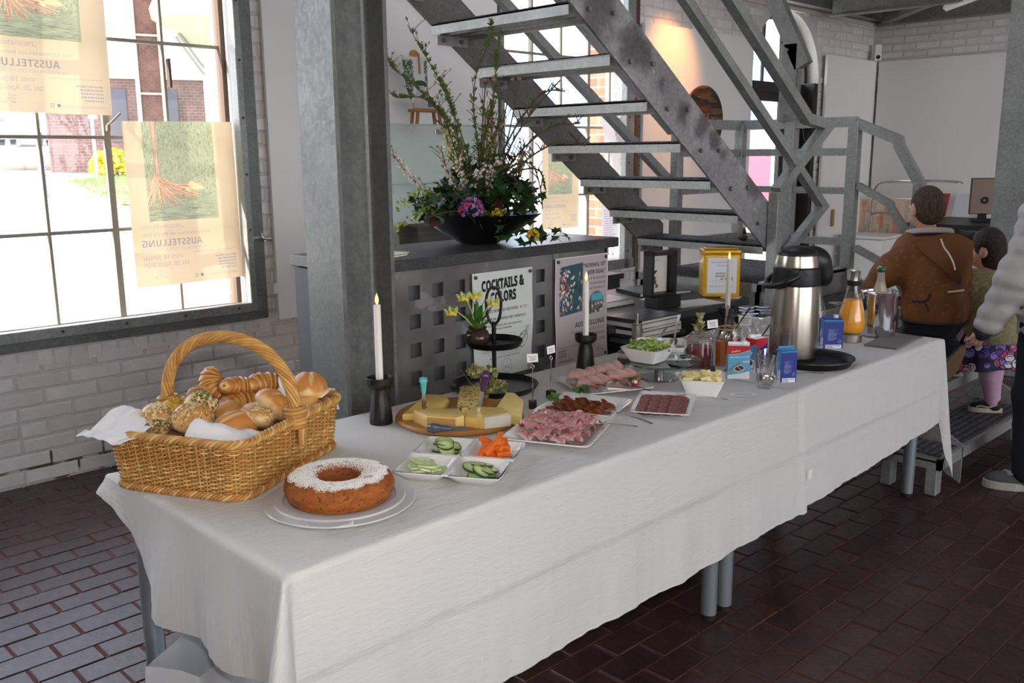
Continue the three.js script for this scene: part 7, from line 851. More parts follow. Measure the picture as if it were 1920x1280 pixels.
// ================= DESK THINGS =================
{
  const DY = 0.791, cover = ['#2a2f36', '#d8d6d2', '#23262c', '#c9c8c6', '#34393c', '#dadada']; let y = 0.70; const q = rng(8);
  const book = (label, p, ry, w, h, d, col, top, grp) => { const b = T('book', label, 'book', p, ry, grp); M('cover', merge([box(w, 0.0022, d, 0, 0.0011, 0), box(w, 0.0022, d, 0, h - 0.0011, 0), box(0.003, h, d, -w / 2 + 0.0015, h / 2, 0)]), mat(col, 0.35), b); M('pages', box(w - 0.006, h - 0.0044, d - 0.006, 0.0005, h / 2, 0), mat(0xe6e2d8, 0.8), b); if (top) M('cover_print', new THREE.PlaneGeometry(w * 0.96, d * 0.96).rotateX(-Math.PI / 2).translate(0, h + 0.0006, 0), new THREE.MeshStandardMaterial({ map: top, roughness: 0.28 }), b); return b; };
  const photo = canvasTex(256, 256, (g, W, H) => { g.fillStyle = '#5b6a72'; g.fillRect(0, 0, W, H); const q2 = rng(2); for (let i = 0; i < 160; i++) { g.globalAlpha = 0.5; g.fillStyle = ['#7d8c94', '#46545a', '#93a4aa', '#38444a'][i % 4]; g.fillRect(q2() * W, q2() * H, 20 + q2() * 60, 6); } g.globalAlpha = 1; });
  const ord = ['bottom book', 'second book from the bottom', 'third book from the bottom', 'fourth book from the bottom', 'top book, with a grey picture cover,'];
  y = DY - 0.055; M('shelf', bx(3.22, 3.62, y - 0.02, y, -2.66, -2.52), slabMat, T('desk_shelf', 'dark shelf board in front of the desk under the books', 'shelf', [0, 0, 0]));
  for (let i = 0; i < 5; i++) { const h = 0.016 + (i % 2) * 0.004; book(ord[i] + ' of the stack beside the pinned posters', [3.40 + (q() - 0.5) * 0.02, y, -2.60 + (q() - 0.5) * 0.008], 0.04 * (q() - 0.5), 0.30, h, 0.12 + 0.09, cover[i], i === 4 ? photo : null, 'books stacked beside the posters'); y += h + 0.0004; }
  // black picture stand with a drawing
  const fr = T('picture_frame', 'black box frame holding a drawing, standing on a black block on the desk', 'picture frame', [3.79, DY, -2.80], -0.2); M('block', box(0.16, 0.06, 0.1, 0.02, 0.03, 0, 0.003), black, fr); M('frame', merge([bx(-0.085, 0.085, 0.06, 0.075, -0.035, 0.03), bx(-0.085, 0.085, 0.27, 0.29, -0.035, 0.03), bx(-0.085, -0.068, 0.06, 0.29, -0.035, 0.03), bx(0.068, 0.085, 0.06, 0.29, -0.035, 0.03), bx(-0.08, 0.08, 0.06, 0.29, -0.035, -0.028)]), black, fr);
  M('drawing', new THREE.PlaneGeometry(0.125, 0.19).translate(0, 0.172, -0.02), new THREE.MeshStandardMaterial({ map: canvasTex(200, 300, (g, W, H) => { g.fillStyle = '#dcd8d2'; g.fillRect(0, 0, W, H); g.fillStyle = '#2a2628'; g.beginPath(); g.ellipse(60, 140, 34, 12, -0.5, 0, 7); g.fill(); g.fillStyle = '#7a2a30'; for (const [x, y2] of [[50, 200], [72, 220], [66, 190], [90, 250]]) { g.beginPath(); g.ellipse(x, y2, 12, 18, 0.4, 0, 7); g.fill(); } g.strokeStyle = '#56504c'; g.lineWidth = 2; g.beginPath(); g.moveTo(60, 140); g.quadraticCurveTo(110, 180, 70, 260); g.stroke(); g.strokeRect(4, 4, W - 8, H - 8); g.font = 'italic 18px serif'; g.fillStyle = '#6a7a90'; g.fillText('C. Johnson', 30, 45); }), roughness: 0.5 }), fr); { const p = M('pane', new THREE.PlaneGeometry(0.135, 0.2).translate(0, 0.172, 0.012), pane, fr); p.castShadow = false; }
  book('big flat picture book on the desk behind the black frame', [4.20, DY, -3.15], -0.35, 0.34, 0.018, 0.26, '#3a3d40', photo); book('second flat picture book on the desk, left of the black frame', [3.62, DY, -3.10], 0.0, 0.36, 0.03, 0.26, '#46484a', photo);
  const sheet = (label, p, ry, w, d) => { const s = S('paper_sheet', box(w, 0.001, d), paper, label, 'paper'); s.position.set(...p); s.rotation.y = ry; };
  sheet('white sheet of paper on the desk behind the front candle', [4.02, DY + 0.001, -2.755], -0.25, 0.30, 0.18); sheet('white sheet of paper on the desk in front of the flat books', [4.03, DY + 0.001, -3.0], 0.3, 0.2, 0.12); sheet('white sheet of paper at the right end of the desk below the yellow tin', [4.33, DY + 0.001, -2.72], 0.4, 0.1, 0.1);
  const tin = T('yellow_tin', 'yellow metal tin with a printed white sheet on its front, on the desk', 'tin', [4.33, DY, -2.80], -0.78), ym = phys(0xd9a414, 0.3, { metalness: 0.35, clearcoat: 0.6 }); M('tin_body', box(0.205, 0.238, 0.13, 0, 0.119, 0, 0.012), ym, tin); M('lid', merge([box(0.209, 0.03, 0.134, 0, 0.249, 0, 0.012), box(0.17, 0.006, 0.1, 0, 0.266, 0, 0.003)]), ym, tin);
  M('paper_sign', box(0.16, 0.195, 0.001, 0, 0.122, 0.0658), paper, tin); M('paper_print', new THREE.PlaneGeometry(0.158, 0.193).translate(0, 0.122, 0.0666), new THREE.MeshStandardMaterial({ roughness: 0.8, map: canvasTex(400, 480, (g, W, H) => { g.fillStyle = '#e6e7ec'; g.fillRect(0, 0, W, H); T2(g, 'Unsere Sammelstelle für', 200, 70, 28, '#6a80b8', '', 'center'); T2(g, 'Newsletter', 200, 115, 28, '#6a80b8', '', 'center'); T2(g, 'MUSEUM', 110, 225, 30, '#2a2a30', 'bold'); T2(g, 'MODERN', 110, 262, 30, '#2a2a30', 'bold'); T2(g, 'ART', 175, 300, 30, '#2a2a30', 'bold'); T2(g, '10.00', 238, 302, 44, '#16161a', 'bold'); g.fillStyle = '#888'; g.fillRect(50, 315, 310, 3); T2(g, 'Vielen Dank für die Unterstützung', 200, 395, 22, '#6a80b8', '', 'center'); }) }), tin);
  const fl = T('leaflets', 'small pile of leaflets on the counter slab beside the steel column', 'leaflet', [1.98, 1.198, -2.76], 0.25); for (let i = 0; i < 4; i++) M('leaflet', box(0.21, 0.003, 0.15, i * 0.004, 0.002 + i * 0.0032, (i % 2) * 0.004, 0.0005), mat(i === 3 ? 0xdedbd4 : i === 2 ? 0xa88a58 : 0xd8d4cc, 0.6), fl);
}
// ================= GLASS CASE AND WALL ART =================
{
  const gc = T('glass_display_case', 'tall glass display case behind the bouquet, holding a dark brown box', 'display case', [0, 0, 0]), x0 = 3.18, x1 = 4.20, z0 = -4.60, z1 = -4.25, gm = phys(0xf2faf8, 0.03, { transmission: 1, thickness: 0 });
  for (const [n, a] of [['glass_front', [x0, x1, 0.95, 1.735, z1 - 0.006, z1]], ['glass_side', [x0, x0 + 0.006, 0.95, 1.735, z0, z1]], ['glass_side', [x1 - 0.006, x1, 0.95, 1.735, z0, z1]], ['glass_top', [x0, x1, 1.735, 1.743, z0, z1]], ['glass_shelf', [x0, x1, 1.40, 1.407, z0, z1 - 0.02]]]) { const [p0, p1, q0, q1, r0, r1] = a, w = p1 - p0, h = q1 - q0, d = r1 - r0, g = d < 0.01 ? new THREE.PlaneGeometry(w, h) : w < 0.01 ? new THREE.PlaneGeometry(d, h).rotateY(Math.PI / 2) : new THREE.PlaneGeometry(w, d).rotateX(-Math.PI / 2); const m = M(n, g.translate((p0 + p1) / 2, (q0 + q1) / 2, (r0 + r1) / 2), gm, gc); m.castShadow = false; } M('glass_edge', merge([bx(x0, x1, 1.735, 1.743, z1 - 0.003, z1 + 0.001), bx(x0, x1, 1.40, 1.407, z1 - 0.022, z1 - 0.018)]), mat(0xa9c8c0, 0.2), gc);
  M('hinge', merge([bx(3.52, 3.58, 1.685, 1.715, z1, z1 + 0.012, 0.002), at(cyl(0.004, 0.004, 0.78, 0, 0, 0, 10), 3.66, 0.95, z1 + 0.006)]), chrome, gc); M('cabinet', bx(x0, x1, 0, 0.95, z0, z1), mat(0xd4d6d4, 0.6), gc);
  S('brown_box', merge([box(0.32, 0.2, 0.2, 0, 0.1, 0, 0.012), box(0.33, 0.02, 0.21, 0, 0.15, 0, 0.004)]), mat(0x3a2a24, 0.6), 'dark brown box standing inside the glass display case', 'box').position.set(3.60, 0.952, -4.42);
  const st = T('wooden_stool', 'tiny wooden stool on top of the glass display case', 'stool', [3.60, 1.744, -4.42], -0.1), wd = mat(0xa66a30, 0.55); M('seat', box(0.2, 0.018, 0.09, 0, 0.085, 0, 0.004), wd, st); for (const [x, z] of [[-0.08, -0.03], [0.08, -0.03], [-0.08, 0.03], [0.08, 0.03]]) M('leg', at(box(0.018, 0.085, 0.016, 0, 0, 0, 0.003), x, 0.04, z, 0, 0, x > 0 ? 0.12 : -0.12), wd, st);
  const pa = T('shaped_painting', 'flared painted board with green banks and a pale road, standing on the tiny stool', 'painting', [3.60, 1.84, -4.45], -0.05); pa.rotation.x = -0.06;
  const pg = ext([[-0.07, 0], [0.09, 0], [0.035, 0.10], [0.045, 0.3], [-0.13, 0.3], [-0.11, 0.12]].map(([x, y]) => [x, y]), 0.016, 0.003); { const p = pg.attributes.position, uv = pg.attributes.uv; for (let i = 0; i < p.count; i++) uv.setXY(i, (p.getX(i) + 0.14) / 0.24, p.getY(i) / 0.3); }
  M('board', pg, new THREE.MeshStandardMaterial({ roughness: 0.5, map: canvasTex(300, 360, (g, W, H) => { g.fillStyle = '#cfd4d2'; g.fillRect(0, 0, W, H); const q = rng(3); for (let i = 0; i < 1500; i++) { const y = 20 + q() * 300, s = q() < 0.5, e = 90 - Math.max(0, y - 180) * 0.25; g.fillStyle = ['#2c3c20', '#3d5230', '#25301c', '#526a3c'][i % 4]; g.fillRect(s ? q() * e : W - q() * e * 1.2, y, 5, 9); } g.fillStyle = '#2f4426'; g.beginPath(); g.ellipse(150, 190, 60, 26, 0, 0, 7); g.fill(); g.fillStyle = '#b9b6b2'; g.beginPath(); g.moveTo(130, 200); g.lineTo(185, 200); g.lineTo(230, 360); g.lineTo(60, 360); g.fill(); g.fillStyle = '#4a6478'; g.fillRect(210, 310, 70, 40); }) }), pa); M('wooden_grip', merge([at(warp(ball(1, 16, 10), (v) => v.set(v.x * 0.035, v.y * 0.03, v.z * 0.012)), -0.045, 0.31, 0.008), box(0.014, 0.12, 0.01, -0.02, 0.26, 0.02, 0.003)]), mat(0xb07a3a, 0.5), pa);
  const oval = T('round_painting', 'dark round abstract painting on the white panel behind the stair stringer', 'painting', [6.80, 1.845, -4.615], 0); const og = new THREE.CylinderGeometry(0.285, 0.285, 0.02, 56).rotateX(Math.PI / 2); const ot = canvasTex(400, 400, (g, W, H) => { g.fillStyle = '#1c1814'; g.fillRect(0, 0, W, H); const q = rng(11), c = ['#5a2a18', '#7a2a1c', '#b07a3a', '#2e3a1e', '#0e0c0a', '#2a3a20', '#1a1614', '#0c0a0a']; for (let i = 0; i < 260; i++) { g.globalAlpha = 0.5; g.fillStyle = c[Math.floor(q() * 8)]; const x = q() * W, y = q() * H; g.beginPath(); g.ellipse(x, y, 5 + q() * 14, 20 + q() * 70, 0, 0, 7); g.fill(); } g.globalAlpha = 1; g.fillStyle = '#e0b878'; for (let i = 0; i < 40; i++) g.fillRect(190 + (q() - 0.5) * 60, 200 + (q() - 0.5) * 90, 6, 9); });
  M('canvas', og, new THREE.MeshStandardMaterial({ map: ot, roughness: 0.4 }), oval);
  // warm spot above the panel
  const sp = T('ceiling_spot', 'small black spotlight above the wide display panel, out of sight above the frame', 'lamp', [6.35, 3.00 + 0.12, -3.95]); M('lamp_body', at(cyl(0.04, 0.045, 0.13, 0, 0, 0, 24), 0, 0, 0, 0.63), blackMatt, sp); M('lamp_face', at(cyl(0.03, 0.03, 0.004, 0, -0.006, 0, 24), 0, 0, 0, 0.63), mat(0xffe2b8, 0.5, { emissive: 0xffb870, emissiveIntensity: 1 }), sp); const l = new THREE.SpotLight(0xffa860, 3.2, 0, 0.45, 0.9, 2); l.position.set(6.35, 3.096, -3.968); l.target.position.set(6.33, 2.15, -4.66); l.castShadow = true; scene.add(l, l.target);
}
// ================= FAR CORNER =================
{
  const fr = T('white_cabinet', 'low white cabinet with a lid in the far corner behind the landing rail', 'cabinet', [9.55, 0, -4.30]); M('body', box(0.5, 0.68, 0.42, 0, 0.34, 0, 0.01), white, fr); M('lid', box(0.53, 0.03, 0.45, 0, 0.70, 0, 0.006), white, fr); M('lock', at(cyl(0.012, 0.012, 0.01, 0, 0, 0, 14), -0.25, 0.5, 0.1, 0, 0, Math.PI / 2), steel, fr);
  const bp = canvasTex(400, 500, (g, W, H) => { g.fillStyle = '#e4c8b0'; g.fillRect(0, 0, W, H); const q = rng(41), c = ['#dcbfa0', '#cfd8c4', '#d9a890', '#c06a50', '#e8d8c8', '#a8b890', '#b89a80']; for (let i = 0; i < 700; i++) { g.globalAlpha = 0.4; g.fillStyle = c[i % 7]; g.fillRect(q() * W, q() * H, 8 + q() * 20, 20 + q() * 80); } g.globalAlpha = 1; });
  const p = T('leaning_painting', 'pastel painting leaning on the end wall behind the stair rail, lit by the sun', 'painting', [10.0, 0.02, -4.05], 0.1); p.rotation.z = 0.03; M('canvas', bx(-0.03, 0, 0, 1.05, -0.6, 0.55), phys(0xffffff, 0.25, { map: bp, clearcoat: 1, clearcoatRoughness: 0.06 }), p); M('edge', bx(-0.035, 0.0, 1.05, 1.07, -0.61, 0.56), white, p); { const pg = p.children[0].geometry, a = pg.attributes.position, uv = pg.attributes.uv; for (let i = 0; i < a.count; i++) uv.setXY(i, (a.getZ(i) + 0.6) / 1.15, a.getY(i) / 1.05); }
  const tr = T('tube_trolley', 'chrome tube frame standing by the end wall behind the boy', 'trolley', [9.9, 0, -4.0]); M('tube', tube([[0, 0, -0.48], [0, 1.18, -0.48], [0, 1.25, -0.42], [0, 1.262, -0.36], [0, 1.262, 0.36], [0, 1.25, 0.42], [0, 1.18, 0.48], [0, 0, 0.48]], 0.014, 10, 90), chrome, tr); M('crossbar', cyl(0.006, 0.006, 0.96, 0, 0, 0, 8).rotateX(Math.PI / 2).translate(0, 1.08, -0.48), chrome, tr);
  const ch = T('tube_chair_back', 'steel tube chair back showing above the white cabinet', 'chair', [9.9, 0, -4.4]); M('tube', tube([[0, 0, -0.1], [0, 0.85, -0.12], [0, 0.91, -0.08], [0, 0.925, 0.0], [0, 0.9, 0.2], [0, 0.0, 0.25]], 0.013, 10, 50), steel, ch);
  const ds = T('leaflet_desk', 'dark shelf desk with leaflets behind the children', 'desk', [0, 0, 0]); M('top', bx(7.3, 8.3, 0.98, 1.02, -3.05, -2.35, 0.004), mat(0x1d1d20, 0.4), ds); M('board', bx(7.32, 8.28, 0.86, 0.90, -3.04, -2.4), mat(0x2a2a2c, 0.5), ds); for (const [x, z] of [[7.34, -3.0], [7.34, -2.4], [8.26, -3.0], [8.26, -2.4]]) M('leg', bx(x - 0.02, x + 0.02, 0, 0.98, z - 0.02, z + 0.02), mat(0x2a2a2c, 0.5), ds); M('back_board', bx(8.2, 8.22, 1.02, 1.3, -3.3, -2.5), white, ds);
  const lf = (label, z, col, tex) => { const o = S('leaflet', box(0.004, 0.2, 0.13), tex || mat(col, 0.5), label, 'leaflet'); o.position.set(8.08, 1.125, z); o.rotation.z = -0.35; }; lf('red leaflet standing on the dark shelf behind the boy', -3.08, 0xa02a2a); lf('white and blue leaflet standing right of the red leaflet', -2.90, 0, new THREE.MeshStandardMaterial({ roughness: 0.5, map: canvasTex(130, 200, (g, W, H) => { g.fillStyle = '#d4d6da'; g.fillRect(0, 0, W, H); g.fillStyle = '#3a4a68'; g.fillRect(10, 10, 110, 80); bars(g, rng(1), 15, 110, 100, 4, 18, '#6a78a0'); }) }));
  const mo = T('display_monitor', 'small upright screen with a wooden back on the dark shelf, seen from behind', 'monitor', [7.75, 1.02, -2.62], 0.5); M('housing', box(0.05, 0.28, 0.2, 0.02, 0.2, 0.0, 0.006), blackMatt, mo); M('back_cover', box(0.02, 0.27, 0.19, -0.016, 0.2, 0, 0.004), mat(0x8f7a6e, 0.5), mo); M('cable_hole', at(new THREE.TorusGeometry(0.02, 0.008, 8, 20), -0.028, 0.17, 0, 0, Math.PI / 2), blackMatt, mo); M('stand', merge([box(0.16, 0.02, 0.16, 0.03, 0.01, 0, 0.004), box(0.03, 0.09, 0.06, 0.03, 0.05, 0)]), blackMatt, mo);
}
// ================= BOUQUET =================
{
  const C = [2.62, 1.198, -2.88], bowl = T('flower_bowl', 'wide black glossy bowl of flowers on the counter slab', 'bowl', C); M('bowl', lathe([[0, 0], [0.075, 0], [0.10, 0.012], [0.2, 0.075], [0.265, 0.125], [0.268, 0.129], [0.26, 0.128], [0.19, 0.08], [0.09, 0.02], [0, 0.014]], 56, 0.6), phys(0x08080a, 0.14, { clearcoat: 1 }), bowl); M('soil', lathe([[0, 0.10], [0.15, 0.095], [0.215, 0.094]], 32), mat(0x1d1810, 0.95, { side: THREE.DoubleSide }), bowl);
  const bq = T('flower_arrangement', 'tall spring arrangement of budding branches, white blossom and dark leaves in the black bowl', 'plant', C, -0.74), q = rng(88), tw = [], bud = [], blo = [], yel = [], red = [], wil = [], tips = [];
  bq.scale.x = 0.84; const rnd = (a, b) => a + (b - a) * q();
  // branch endpoints measured on the picture plane: x, height, sideways depth
  const branch = (pts, r0, r1, kind, dens) => { const c = new THREE.CatmullRomCurve3(pts.map((p) => V(...p))), g = taper(pts, r0, r1, 5, pts.length * 5); (kind === 'red' ? red : tw).push(g); const L = c.getLength(), n = Math.round(L * dens); for (let i = 0; i < n; i++) { const t = rnd(0.25, 1), p = c.getPointAt(t), a = q() * 6.28; if (kind === 'bud') for (let k = 0; k < 3; k++) bud.push(at(leafB, p.x, p.y, p.z, rnd(-0.6, 0.6), a + k * 2.1, rnd(0.2, 1.0), rnd(0.7, 1.4))); else if (kind === 'blossom') for (let k = 0; k < 5; k++) blo.push(at(flowerB, p.x + rnd(-0.016, 0.016), p.y + rnd(-0.014, 0.016), p.z + rnd(-0.016, 0.016), rnd(-1.2, 1.2), a, rnd(-1.2, 1.2), rnd(0.7, 1.3))); else if (kind === 'thorn') for (let k = 0; k < 2; k++) bud.push(at(leafB, p.x, p.y, p.z, rnd(-0.6, 0.6), a + k * 3.1, rnd(0.2, 0.9), rnd(0.5, 0.9))); else if (kind === 'willow') wil.push(at(catkin, p.x + rnd(-0.012, 0.012), p.y, p.z + rnd(-0.012, 0.012), rnd(-0.6, 0.6), a, rnd(-0.8, 0.8), rnd(0.7, 1.2))); else if (kind === 'yellow' && q() < 0.5) yel.push(at(flowerB, p.x, p.y, p.z, rnd(-1, 1), a, rnd(-1, 1), 1.4)); if (q() < 0.25 && kind !== 'red') { const d = rnd(0.03, 0.09), e = [p.x + d * Math.cos(a) * 0.7, p.y + d * 0.6, p.z + d * Math.sin(a) * 0.7]; tw.push(taper([[p.x, p.y, p.z], [(p.x + e[0]) / 2, (p.y + e[1]) / 2 + 0.005, (p.z + e[2]) / 2], e], r1 * 1.1, r1 * 0.6, 4, 4)); if (kind !== 'thorn') bud.push(at(leafB, ...e, rnd(-0.6, 0.6), a, rnd(0.2, 1), 1)); } } };
  const leafB = grid(3, 2, (u, v) => [u * 0.019, 0.003 * Math.sin(u * 3), (v - 0.5) * 0.012 * Math.sin(Math.PI * (0.15 + 0.8 * u))]), flowerB = merge([0, 1, 2, 3, 4].map((i) => clean(at(grid(2, 2, (u, v) => [u * 0.007, 0.0015 * u, (v - 0.5) * 0.006 * Math.sin(0.4 + u * 2.4)]), 0, 0, 0, 0, i * 1.257, 0.3)))), catkin = warp(ball(1, 6, 6), (v) => v.set(v.x * 0.006, v.y * 0.017, v.z * 0.006));
  const S0 = [[0, 0.1, 0], [0.03, 0.1, 0.02], [-0.04, 0.1, 0.01], [0.05, 0.1, -0.03], [-0.02, 0.1, -0.04]], s0 = (i) => S0[i % 5];
  [[[-0.05, 0.36, 0], [-0.16, 0.62, 0.02], [-0.24, 0.75, 0.03], [-0.33, 0.88, 0.02]], [[-0.10, 0.36, 0.03], [-0.17, 0.52, 0.05], [-0.30, 0.64, 0.06], [-0.41, 0.72, 0.03], [-0.44, 0.78, 0.02]], [[-0.06, 0.34, 0.05], [-0.14, 0.5, 0.08], [-0.26, 0.59, 0.09], [-0.40, 0.60, 0.06], [-0.46, 0.68, 0.05]], [[0.0, 0.4, 0.02], [-0.02, 0.58, 0.02], [0.0, 0.7, 0.02], [0.06, 0.82, 0.03], [0.07, 0.9, 0.0]], [[0.02, 0.4, -0.02], [0.08, 0.6, -0.02], [0.10, 0.78, -0.02], [0.12, 0.86, 0]], [[-0.08, 0.3, 0.05], [-0.10, 0.45, 0.06], [-0.13, 0.58, 0.08], [-0.17, 0.67, 0.08]]].forEach((p, i) => branch([s0(i), ...p], 0.0042, 0.0016, 'bud', 80));
  [[[0.10, 0.3, 0.02], [0.20, 0.46, 0.04], [0.30, 0.57, 0.05], [0.40, 0.66, 0.05]], [[0.12, 0.28, 0.0], [0.26, 0.42, 0.02], [0.38, 0.48, 0.03], [0.50, 0.49, 0.02]], [[0.12, 0.26, 0.05], [0.26, 0.36, 0.08], [0.38, 0.41, 0.09], [0.52, 0.40, 0.09]], [[0.14, 0.3, -0.04], [0.26, 0.33, -0.04], [0.30, 0.26, -0.03], [0.32, 0.14, -0.02]], [[0.10, 0.34, 0.02], [0.22, 0.52, 0.0], [0.34, 0.62, 0.0], [0.43, 0.62, 0.0]], [[0.1, 0.22, 0.03], [0.2, 0.3, 0.05], [0.3, 0.3, 0.06], [0.33, 0.22, 0.05]]].forEach((p, i) => branch([s0(i), ...p], 0.0055, 0.003, 'thorn', 85));
  [[[-0.10, 0.17, 0.05], [-0.22, 0.2, 0.08], [-0.33, 0.28, 0.09], [-0.41, 0.37, 0.08]], [[-0.08, 0.18, 0.06], [-0.2, 0.16, 0.10], [-0.32, 0.17, 0.12]], [[-0.04, 0.18, 0.08], [-0.08, 0.28, 0.10], [-0.10, 0.36, 0.10]], [[0.0, 0.18, 0.1], [-0.02, 0.26, 0.12], [0.04, 0.32, 0.12]], [[0.04, 0.2, 0.08], [0.06, 0.3, 0.10], [0.1, 0.34, 0.1]], [[-0.1, 0.22, 0.04], [-0.16, 0.32, 0.05], [-0.18, 0.40, 0.05]]].forEach((p, i) => branch([s0(i), ...p], 0.004, 0.002, 'blossom', 110));
  [[[-0.06, 0.25, -0.02], [-0.14, 0.38, -0.03], [-0.16, 0.5, -0.03]], [[-0.08, 0.3, 0.0], [-0.10, 0.42, -0.02], [-0.18, 0.48, -0.02]], [[0.14, 0.2, -0.05], [0.2, 0.28, -0.06], [0.22, 0.38, -0.05]]].forEach((p, i) => branch([s0(i), ...p], 0.004, 0.002, 'willow', 170));
  [[[0.06, 0.4, 0.03], [0.08, 0.66, 0.03]], [[0.10, 0.38, 0.02], [0.15, 0.6, 0.03], [0.17, 0.66, 0.03]], [[0.12, 0.36, 0.0], [0.19, 0.6, 0.0], [0.205, 0.665, 0.0]], [[0.02, 0.4, 0.0], [0.04, 0.66, 0.0]]].forEach((p, i) => { const e = p[p.length - 1]; tw.push(taper([s0(i), ...p], 0.004, 0.0035, 6, 10)); tips.push(at(warp(ball(1, 12, 8), (v) => v.set(v.x * 0.011, v.y * 0.008, v.z * 0.011)), e[0], e[1] + 0.005, e[2])); });
  for (let i = 0; i < 7; i++) branch([[0.06 + i * 0.004, 0.1, 0.02], [0.11 + i * 0.012, 0.28, 0.03], [0.2 + i * 0.012, 0.48 - i * 0.01, 0.03]], 0.0035, 0.0012, 'red', 0);
  for (let i = 0; i < 20; i++) branch([[rnd(-0.05, 0.06), 0.1, rnd(-0.04, 0.04)], [rnd(0.0, 0.10), 0.34, rnd(-0.04, 0.05)], [rnd(0.0, 0.18), rnd(0.5, 0.66), rnd(-0.04, 0.05)]], 0.003, 0.0014, i % 2 ? 'yellow' : 'bud', 18);
  M('twig', merge(tw), mat(0x5a4a34, 0.85), bq); M('red_twig', merge(red), mat(0x4e1f22, 0.7), bq); M('young_leaf', merge(bud), mat(0x5c702e, 0.6, { side: THREE.DoubleSide }), bq).userData.kind = 'stuff'; M('white_blossom', merge(blo), mat(0xd8cfc6, 0.7, { side: THREE.DoubleSide }), bq).userData.kind = 'stuff'; M('catkin', merge(wil), mat(0xb9b486, 0.9), bq).userData.kind = 'stuff'; M('seed_head', merge(tips), mat(0x8a6a48, 0.8), bq); M('yellow_flower', merge(yel), mat(0xd8c040, 0.6, { side: THREE.DoubleSide }), bq).userData.kind = 'stuff';
  // dark foliage skirt
  const ivy = (s) => { const o = []; const n = 14; return grid(n, 4, (u, v) => { const a = u * 2 * Math.PI, r = s * (0.62 + 0.25 * Math.cos(5 * a) + 0.1 * Math.cos(a)) * v; return [r * Math.cos(a) + s * 0.3, 0.14 * r * Math.cos(a * 2) + 0.2 * s * v * (1 - v), r * Math.sin(a)]; }); }, i1 = ivy(0.045), lv = [], lc = ['#1f3a1a', '#2a4a20', '#35562a', '#1a2e18'];
  for (let i = 0; i < 420; i++) { const a = q() * 6.28, r = 0.04 + 0.25 * Math.sqrt(q()), y = 0.09 + 0.26 * q() * (1 - r * 2.6) + 0.06 * q(), k = Math.cos(a) > 0.3 ? 0.05 : 0; lv.push(paint(clean(at(i1, r * Math.cos(a) * 1.05, y + k * q() * 1.5, r * Math.sin(a) * 0.85, rnd(-0.9, 0.9), q() * 6.28, rnd(-0.8, 0.8), rnd(0.6, 1.25))), lc[i % 4])); }
  for (const [x, y, z, s] of [[0.20, 0.06, 0.2, 1], [0.24, 0.02, 0.22, 1.1], [0.27, 0.05, 0.20, 1], [0.31, 0.03, 0.19, 0.9], [0.36, 0.055, 0.18, 0.8], [0.37, 0.02, 0.20, 0.8], [0.42, 0.025, 0.17, 1], [0.12, 0.03, 0.21, 1], [0.10, 0.06, 0.22, 0.9], [0.2, 0.005, 0.23, 1], [0.26, 0.09, 0.16, 1.1]]) for (let k = 0; k < 2; k++) lv.push(paint(clean(at(i1, x, y + 0.012, z, rnd(0.2, 1.2), q() * 6.28, rnd(-0.5, 0.5), s)), lc[k + 1]));
  M('dark_leaf', merge(lv), vc(0.45, { side: THREE.DoubleSide, clearcoat: 0.2 }), bq);
  const lt = []; for (let i = 0; i < 90; i++) { const t = q(), a = rnd(-0.4, 0.4); lt.push(at(leafB, -0.18 - t * 0.22, 0.13 + 0.035 * Math.sin(t * 4) + rnd(-0.02, 0.02) + (i % 2 ? 0.05 : -0.03), 0.12 + a * 0.08, rnd(-0.7, 0.7), q() * 6, rnd(0, 1), rnd(0.9, 1.7))); } M('light_sprig', merge(lt), mat(0x93a84a, 0.6, { side: THREE.DoubleSide }), bq).userData.kind = 'stuff';
  const cu = ['#8f3a80', '#7a60b0', '#a04a78', '#9a88cc', '#b83a68'], fl = []; for (let i = 0; i < 110; i++) { const a = q() * 6.28, e = Math.acos(1 - q() * 1.3), r = 0.056; fl.push(paint(clean(at(flowerB, -0.035 + r * Math.sin(e) * Math.cos(a), 0.145 + r * Math.cos(e) * 0.9, 0.225 + r * Math.sin(e) * Math.sin(a), rnd(-1, 1), q() * 6, rnd(-1, 1), 1.5)), cu[(Math.floor(q() * 2) + (Math.cos(a) > 0 ? 3 : 0) + i) % 5])); } M('purple_hydrangea', merge(fl), vc(0.6, { side: THREE.DoubleSide }), bq);
  const yf = []; for (const [x, y, z] of [[0.085, 0.125, 0.21], [0.255, 0.045, 0.235]]) for (let i = 0; i < 60; i++) { const a = q() * 6.28, e = Math.acos(1 - q() * 1.6), r = 0.026; yf.push(at(flowerB, x + r * Math.sin(e) * Math.cos(a), y + r * Math.cos(e), z + r * Math.sin(e) * Math.sin(a), rnd(-1, 1), q() * 6, rnd(-1, 1), 1.3)); } M('yellow_cluster', merge(yf), mat(0xd8b81c, 0.6, { side: THREE.DoubleSide }), bq);
  const bark = M('bark_piece', at(thick(16, 6, (u, v) => { const a = (v - 0.5) * 1.6; return [(u - 0.5) * 0.3, 0.05 * Math.cos(a) - 0.03 - 0.12 * Math.pow(u - 0.5, 2) + 0.004 * n3(u * 9, v * 5, 0), 0.05 * Math.sin(a)]; }, 0.006), -0.09, 0.12, 0.19, -0.7, 0.1, 0), mat(0x40241e, 0.8), bq);
}
